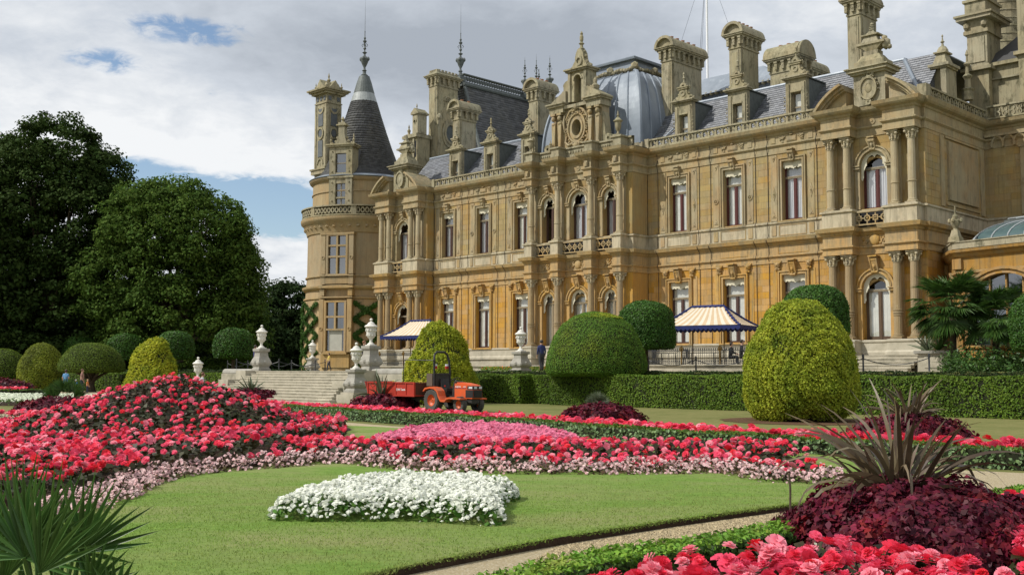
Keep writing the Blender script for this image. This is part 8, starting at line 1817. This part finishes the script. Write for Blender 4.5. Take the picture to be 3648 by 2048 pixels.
tree('tallest dark spreading tree at the edge of the garden', 95, 112, [(0, 0, 16, 9.0, 7, 9.5), (1.5, -1, 22.5, 5.5, 5, 5.6), (-4.5, 0, 20, 6.5, 6, 6.0), (4.8, -1, 17.5, 4.2, 5, 5.0), (-6, 0, 8, 7.5, 6, 7), (3.0, -2, 8.0, 6.5, 5, 6.5), (7.2, 0, 11.0, 4.5, 5, 6.5), (5.8, 0, 20.5, 3.4, 4, 4.2)], 1250, 105, .34, L_DARK, .8, 5, 91, 1.35)
tree('broad lighter green tree with a rounded top between the tallest tree and the tower', 455, 108, [(-.5, 0, 13, 7.0, 6.5, 7.8), (-3.2, -1, 16, 4.2, 5, 4.6), (2.6, -1, 15, 4.2, 5, 4.6), (5.0, 0, 9, 3.0, 4, 6.6), (-4.8, 0, 15.2, 3.2, 4, 3.9), (-1.8, 0, 18.6, 2.6, 3, 2.6), (5.2, 0, 11.5, 2.2, 4, 4.0), (0, -2, 6, 7.3, 5, 5.2), (6.3, 0, 5.5, 1.9, 4, 4.6), (-6.5, 0, 10, 4, 5, 6)], 1300, 105, .30, L_MID, .7, 4, 92, 1.2)
tree('low dark tree beside the round tower wall', 720, 132, [(0, 0, 6.6, 5.5, 5, 6.3), (-3.6, 0, 4.5, 3.5, 4, 4.6), (4, 0, 7, 4.5, 5, 6)], 420, 70, .42, L_FAR, .5, 2, 93, 1.2, name='dark_tree')
tree('dark tree in the gap behind the two great trees', 265, 128, [(0, 0, 9, 7, 5, 8.5), (-5, 0, 6, 5, 5, 6), (6, 0, 6, 6, 5, 6.5)], 380, 70, .5, L_FAR, .6, 4, 94, 1.5, name='dark_tree')
tree('dark tree at the frame edge beside the tallest tree', -110, 108, [(0, 0, 14, 7, 6, 10), (0, 0, 6, 8, 6, 6)], 330, 75, .5, L_DARK, .6, 4, 95, 1.5)
tree('low dark bushy tree behind the clipped trees', 560, 122, [(0, 0, 4.5, 8, 4, 4.8), (-9, 0, 4.5, 7, 4, 4.6)], 330, 70, .45, L_FAR, .4, 2, 96, 1.3, name='dark_tree')
wd_ = np.random.default_rng(3); n = 16000; P = np.column_stack([wd_.uniform(-95, -28, n), 135 + wd_.uniform(-3, 3, n), wd_.uniform(0, 9, n) + 1.5 * np.sin(wd_.uniform(-95, -28, n))]); V, F = leaves(P, np.tile([.2, -1, .4], (n, 1)), 1.0, .7, .7, .1, wd_); link('distant_wood', npmesh('distant_wood', V, F, L_FAR), kind='stuff')
n = 9000; P = np.column_stack([wd_.uniform(-200, 220, n), 240 + wd_.uniform(-6, 6, n), wd_.uniform(0, 12, n)]); V, F = leaves(P, np.tile([0, -1, .4], (n, 1)), 2.2, .8, .6, .1, wd_); o = link('distant_wood', npmesh('distant_wood', V, F, L_FAR), kind='stuff')

# ---- small things on the ground
# grass tufts near the camera edge of the lawn and loose gravel
rg = np.random.default_rng(99); lp = [G(900, 1475), G(1020, 1448), G(1400, 1372), G(1700, 1325), G(1950, 1290), G(2200, 1252), (4.6, 14.5), (-3.5, 14.2), (-4, 8), (-2, 6)]
lp = [G(1020, 1448), G(1400, 1372), G(1700, 1325), G(1950, 1290), G(2200, 1252), (4.6, 16.0), (-4.2, 15.8), (-5.5, 11), (-3.8, 6.5), (-2, 5.5), (-1, 7)]
P = scatter(lp, 1500, rg); P = P[rg.uniform(0, 1, len(P)) < np.clip((16.2 - P[:, 1]) / 5, .0, 1)]; n = len(P); a = rg.uniform(0, 2 * pi, n); h = rg.uniform(.006, .020, n) * np.where(rg.uniform(0, 1, n) < .004, 3, 1); w_ = .004; x, y = P[:, 0], P[:, 1]; dx, dy = np.cos(a) * w_, np.sin(a) * w_; lx, ly = rg.normal(0, .008, n), rg.normal(0, .008, n)
V = np.stack([np.stack([x - dx, y - dy, np.full(n, .074)], 1), np.stack([x + dx, y + dy, np.full(n, .074)], 1), np.stack([x + lx, y + ly, .075 + h], 1)], 1).reshape(-1, 3); link('grass', npmesh('grass', V, np.arange(3 * n).reshape(-1, 3), lm('grass_blade', (.26, .37, .075), (.19, .285, .055), .35, .35, .7, .1, sc=9, c3=(.30, .28, .12), s3=.45, t3=(.45, .78))), kind='stuff')
E2 = [Vector((*p, 0)) for p in near_edge]; Ps = []
for a_, b_ in zip(E2, E2[1:]):
    n = int((b_ - a_).length * 900); t = rg.uniform(0, 1, n); Ps.append(np.stack([a_.x + (b_.x - a_.x) * t, a_.y + (b_.y - a_.y) * t, np.full(n, .07)], 1))
P = np.concatenate(Ps); P += rg.normal(0, .012, P.shape); V, F = leaves(P, np.tile([0, -1, .4], (len(P), 1)), .028, .2, .8, 0, rg); link('grass', npmesh('grass', V, F, MATS['grass_blade']), kind='stuff')
gp = grav_near[2:7] + [G(2300, 1240), G(1950, 1292), G(1700, 1328), G(1400, 1376)]
P = scatter(gp, 5200, rg); n = len(P); s = rg.uniform(.004, .011, n); TV_ = np.array([(1, 0, -.3), (-.5, .87, -.3), (-.5, -.87, -.3), (0, 0, .8)]); TF = np.array([(0, 1, 3), (1, 2, 3), (2, 0, 3)]); V, F = stamp(TV_, TF, np.column_stack([P, np.full(n, .009)]), s, rg, .6)
link('gravel', npmesh('gravel', V, F, mat('gravel_stones', (.46, .37, .22), (.36, .29, .18), 30, .8, island=.4)), kind='stuff')
# orange bedding along the terrace wall
P = np.column_stack([rg.uniform(-51.5, -42, 2600), -rg.uniform(6.3, 7.2, 2600), 1.66 + rg.uniform(0, .28, 2600)]); V, F = leaves(P, np.tile([0, -1, .6], (2600, 1)), .12, .5, .7, .1, rg); tb_ = house(thing('terrace_bedding', 'narrow bed of low plants with orange flowers along the terrace wall', 'flower bed')); link('foliage', npmesh('foliage', V, F, L_HEDGE), tb_, kind='stuff')
P = np.column_stack([rg.uniform(-51.5, -42, 260), -rg.uniform(6.3, 7.2, 260), 1.80 + rg.uniform(0, .16, 260)]); V, F = stamp(*R_LO, P, np.full(260, .09), rg); link('blooms', npmesh('blooms', V, F, mat('orange_bloom', (.80, .22, .03), (.7, .12, .02), 9, .6, island=.2)), tb_, kind='stuff')
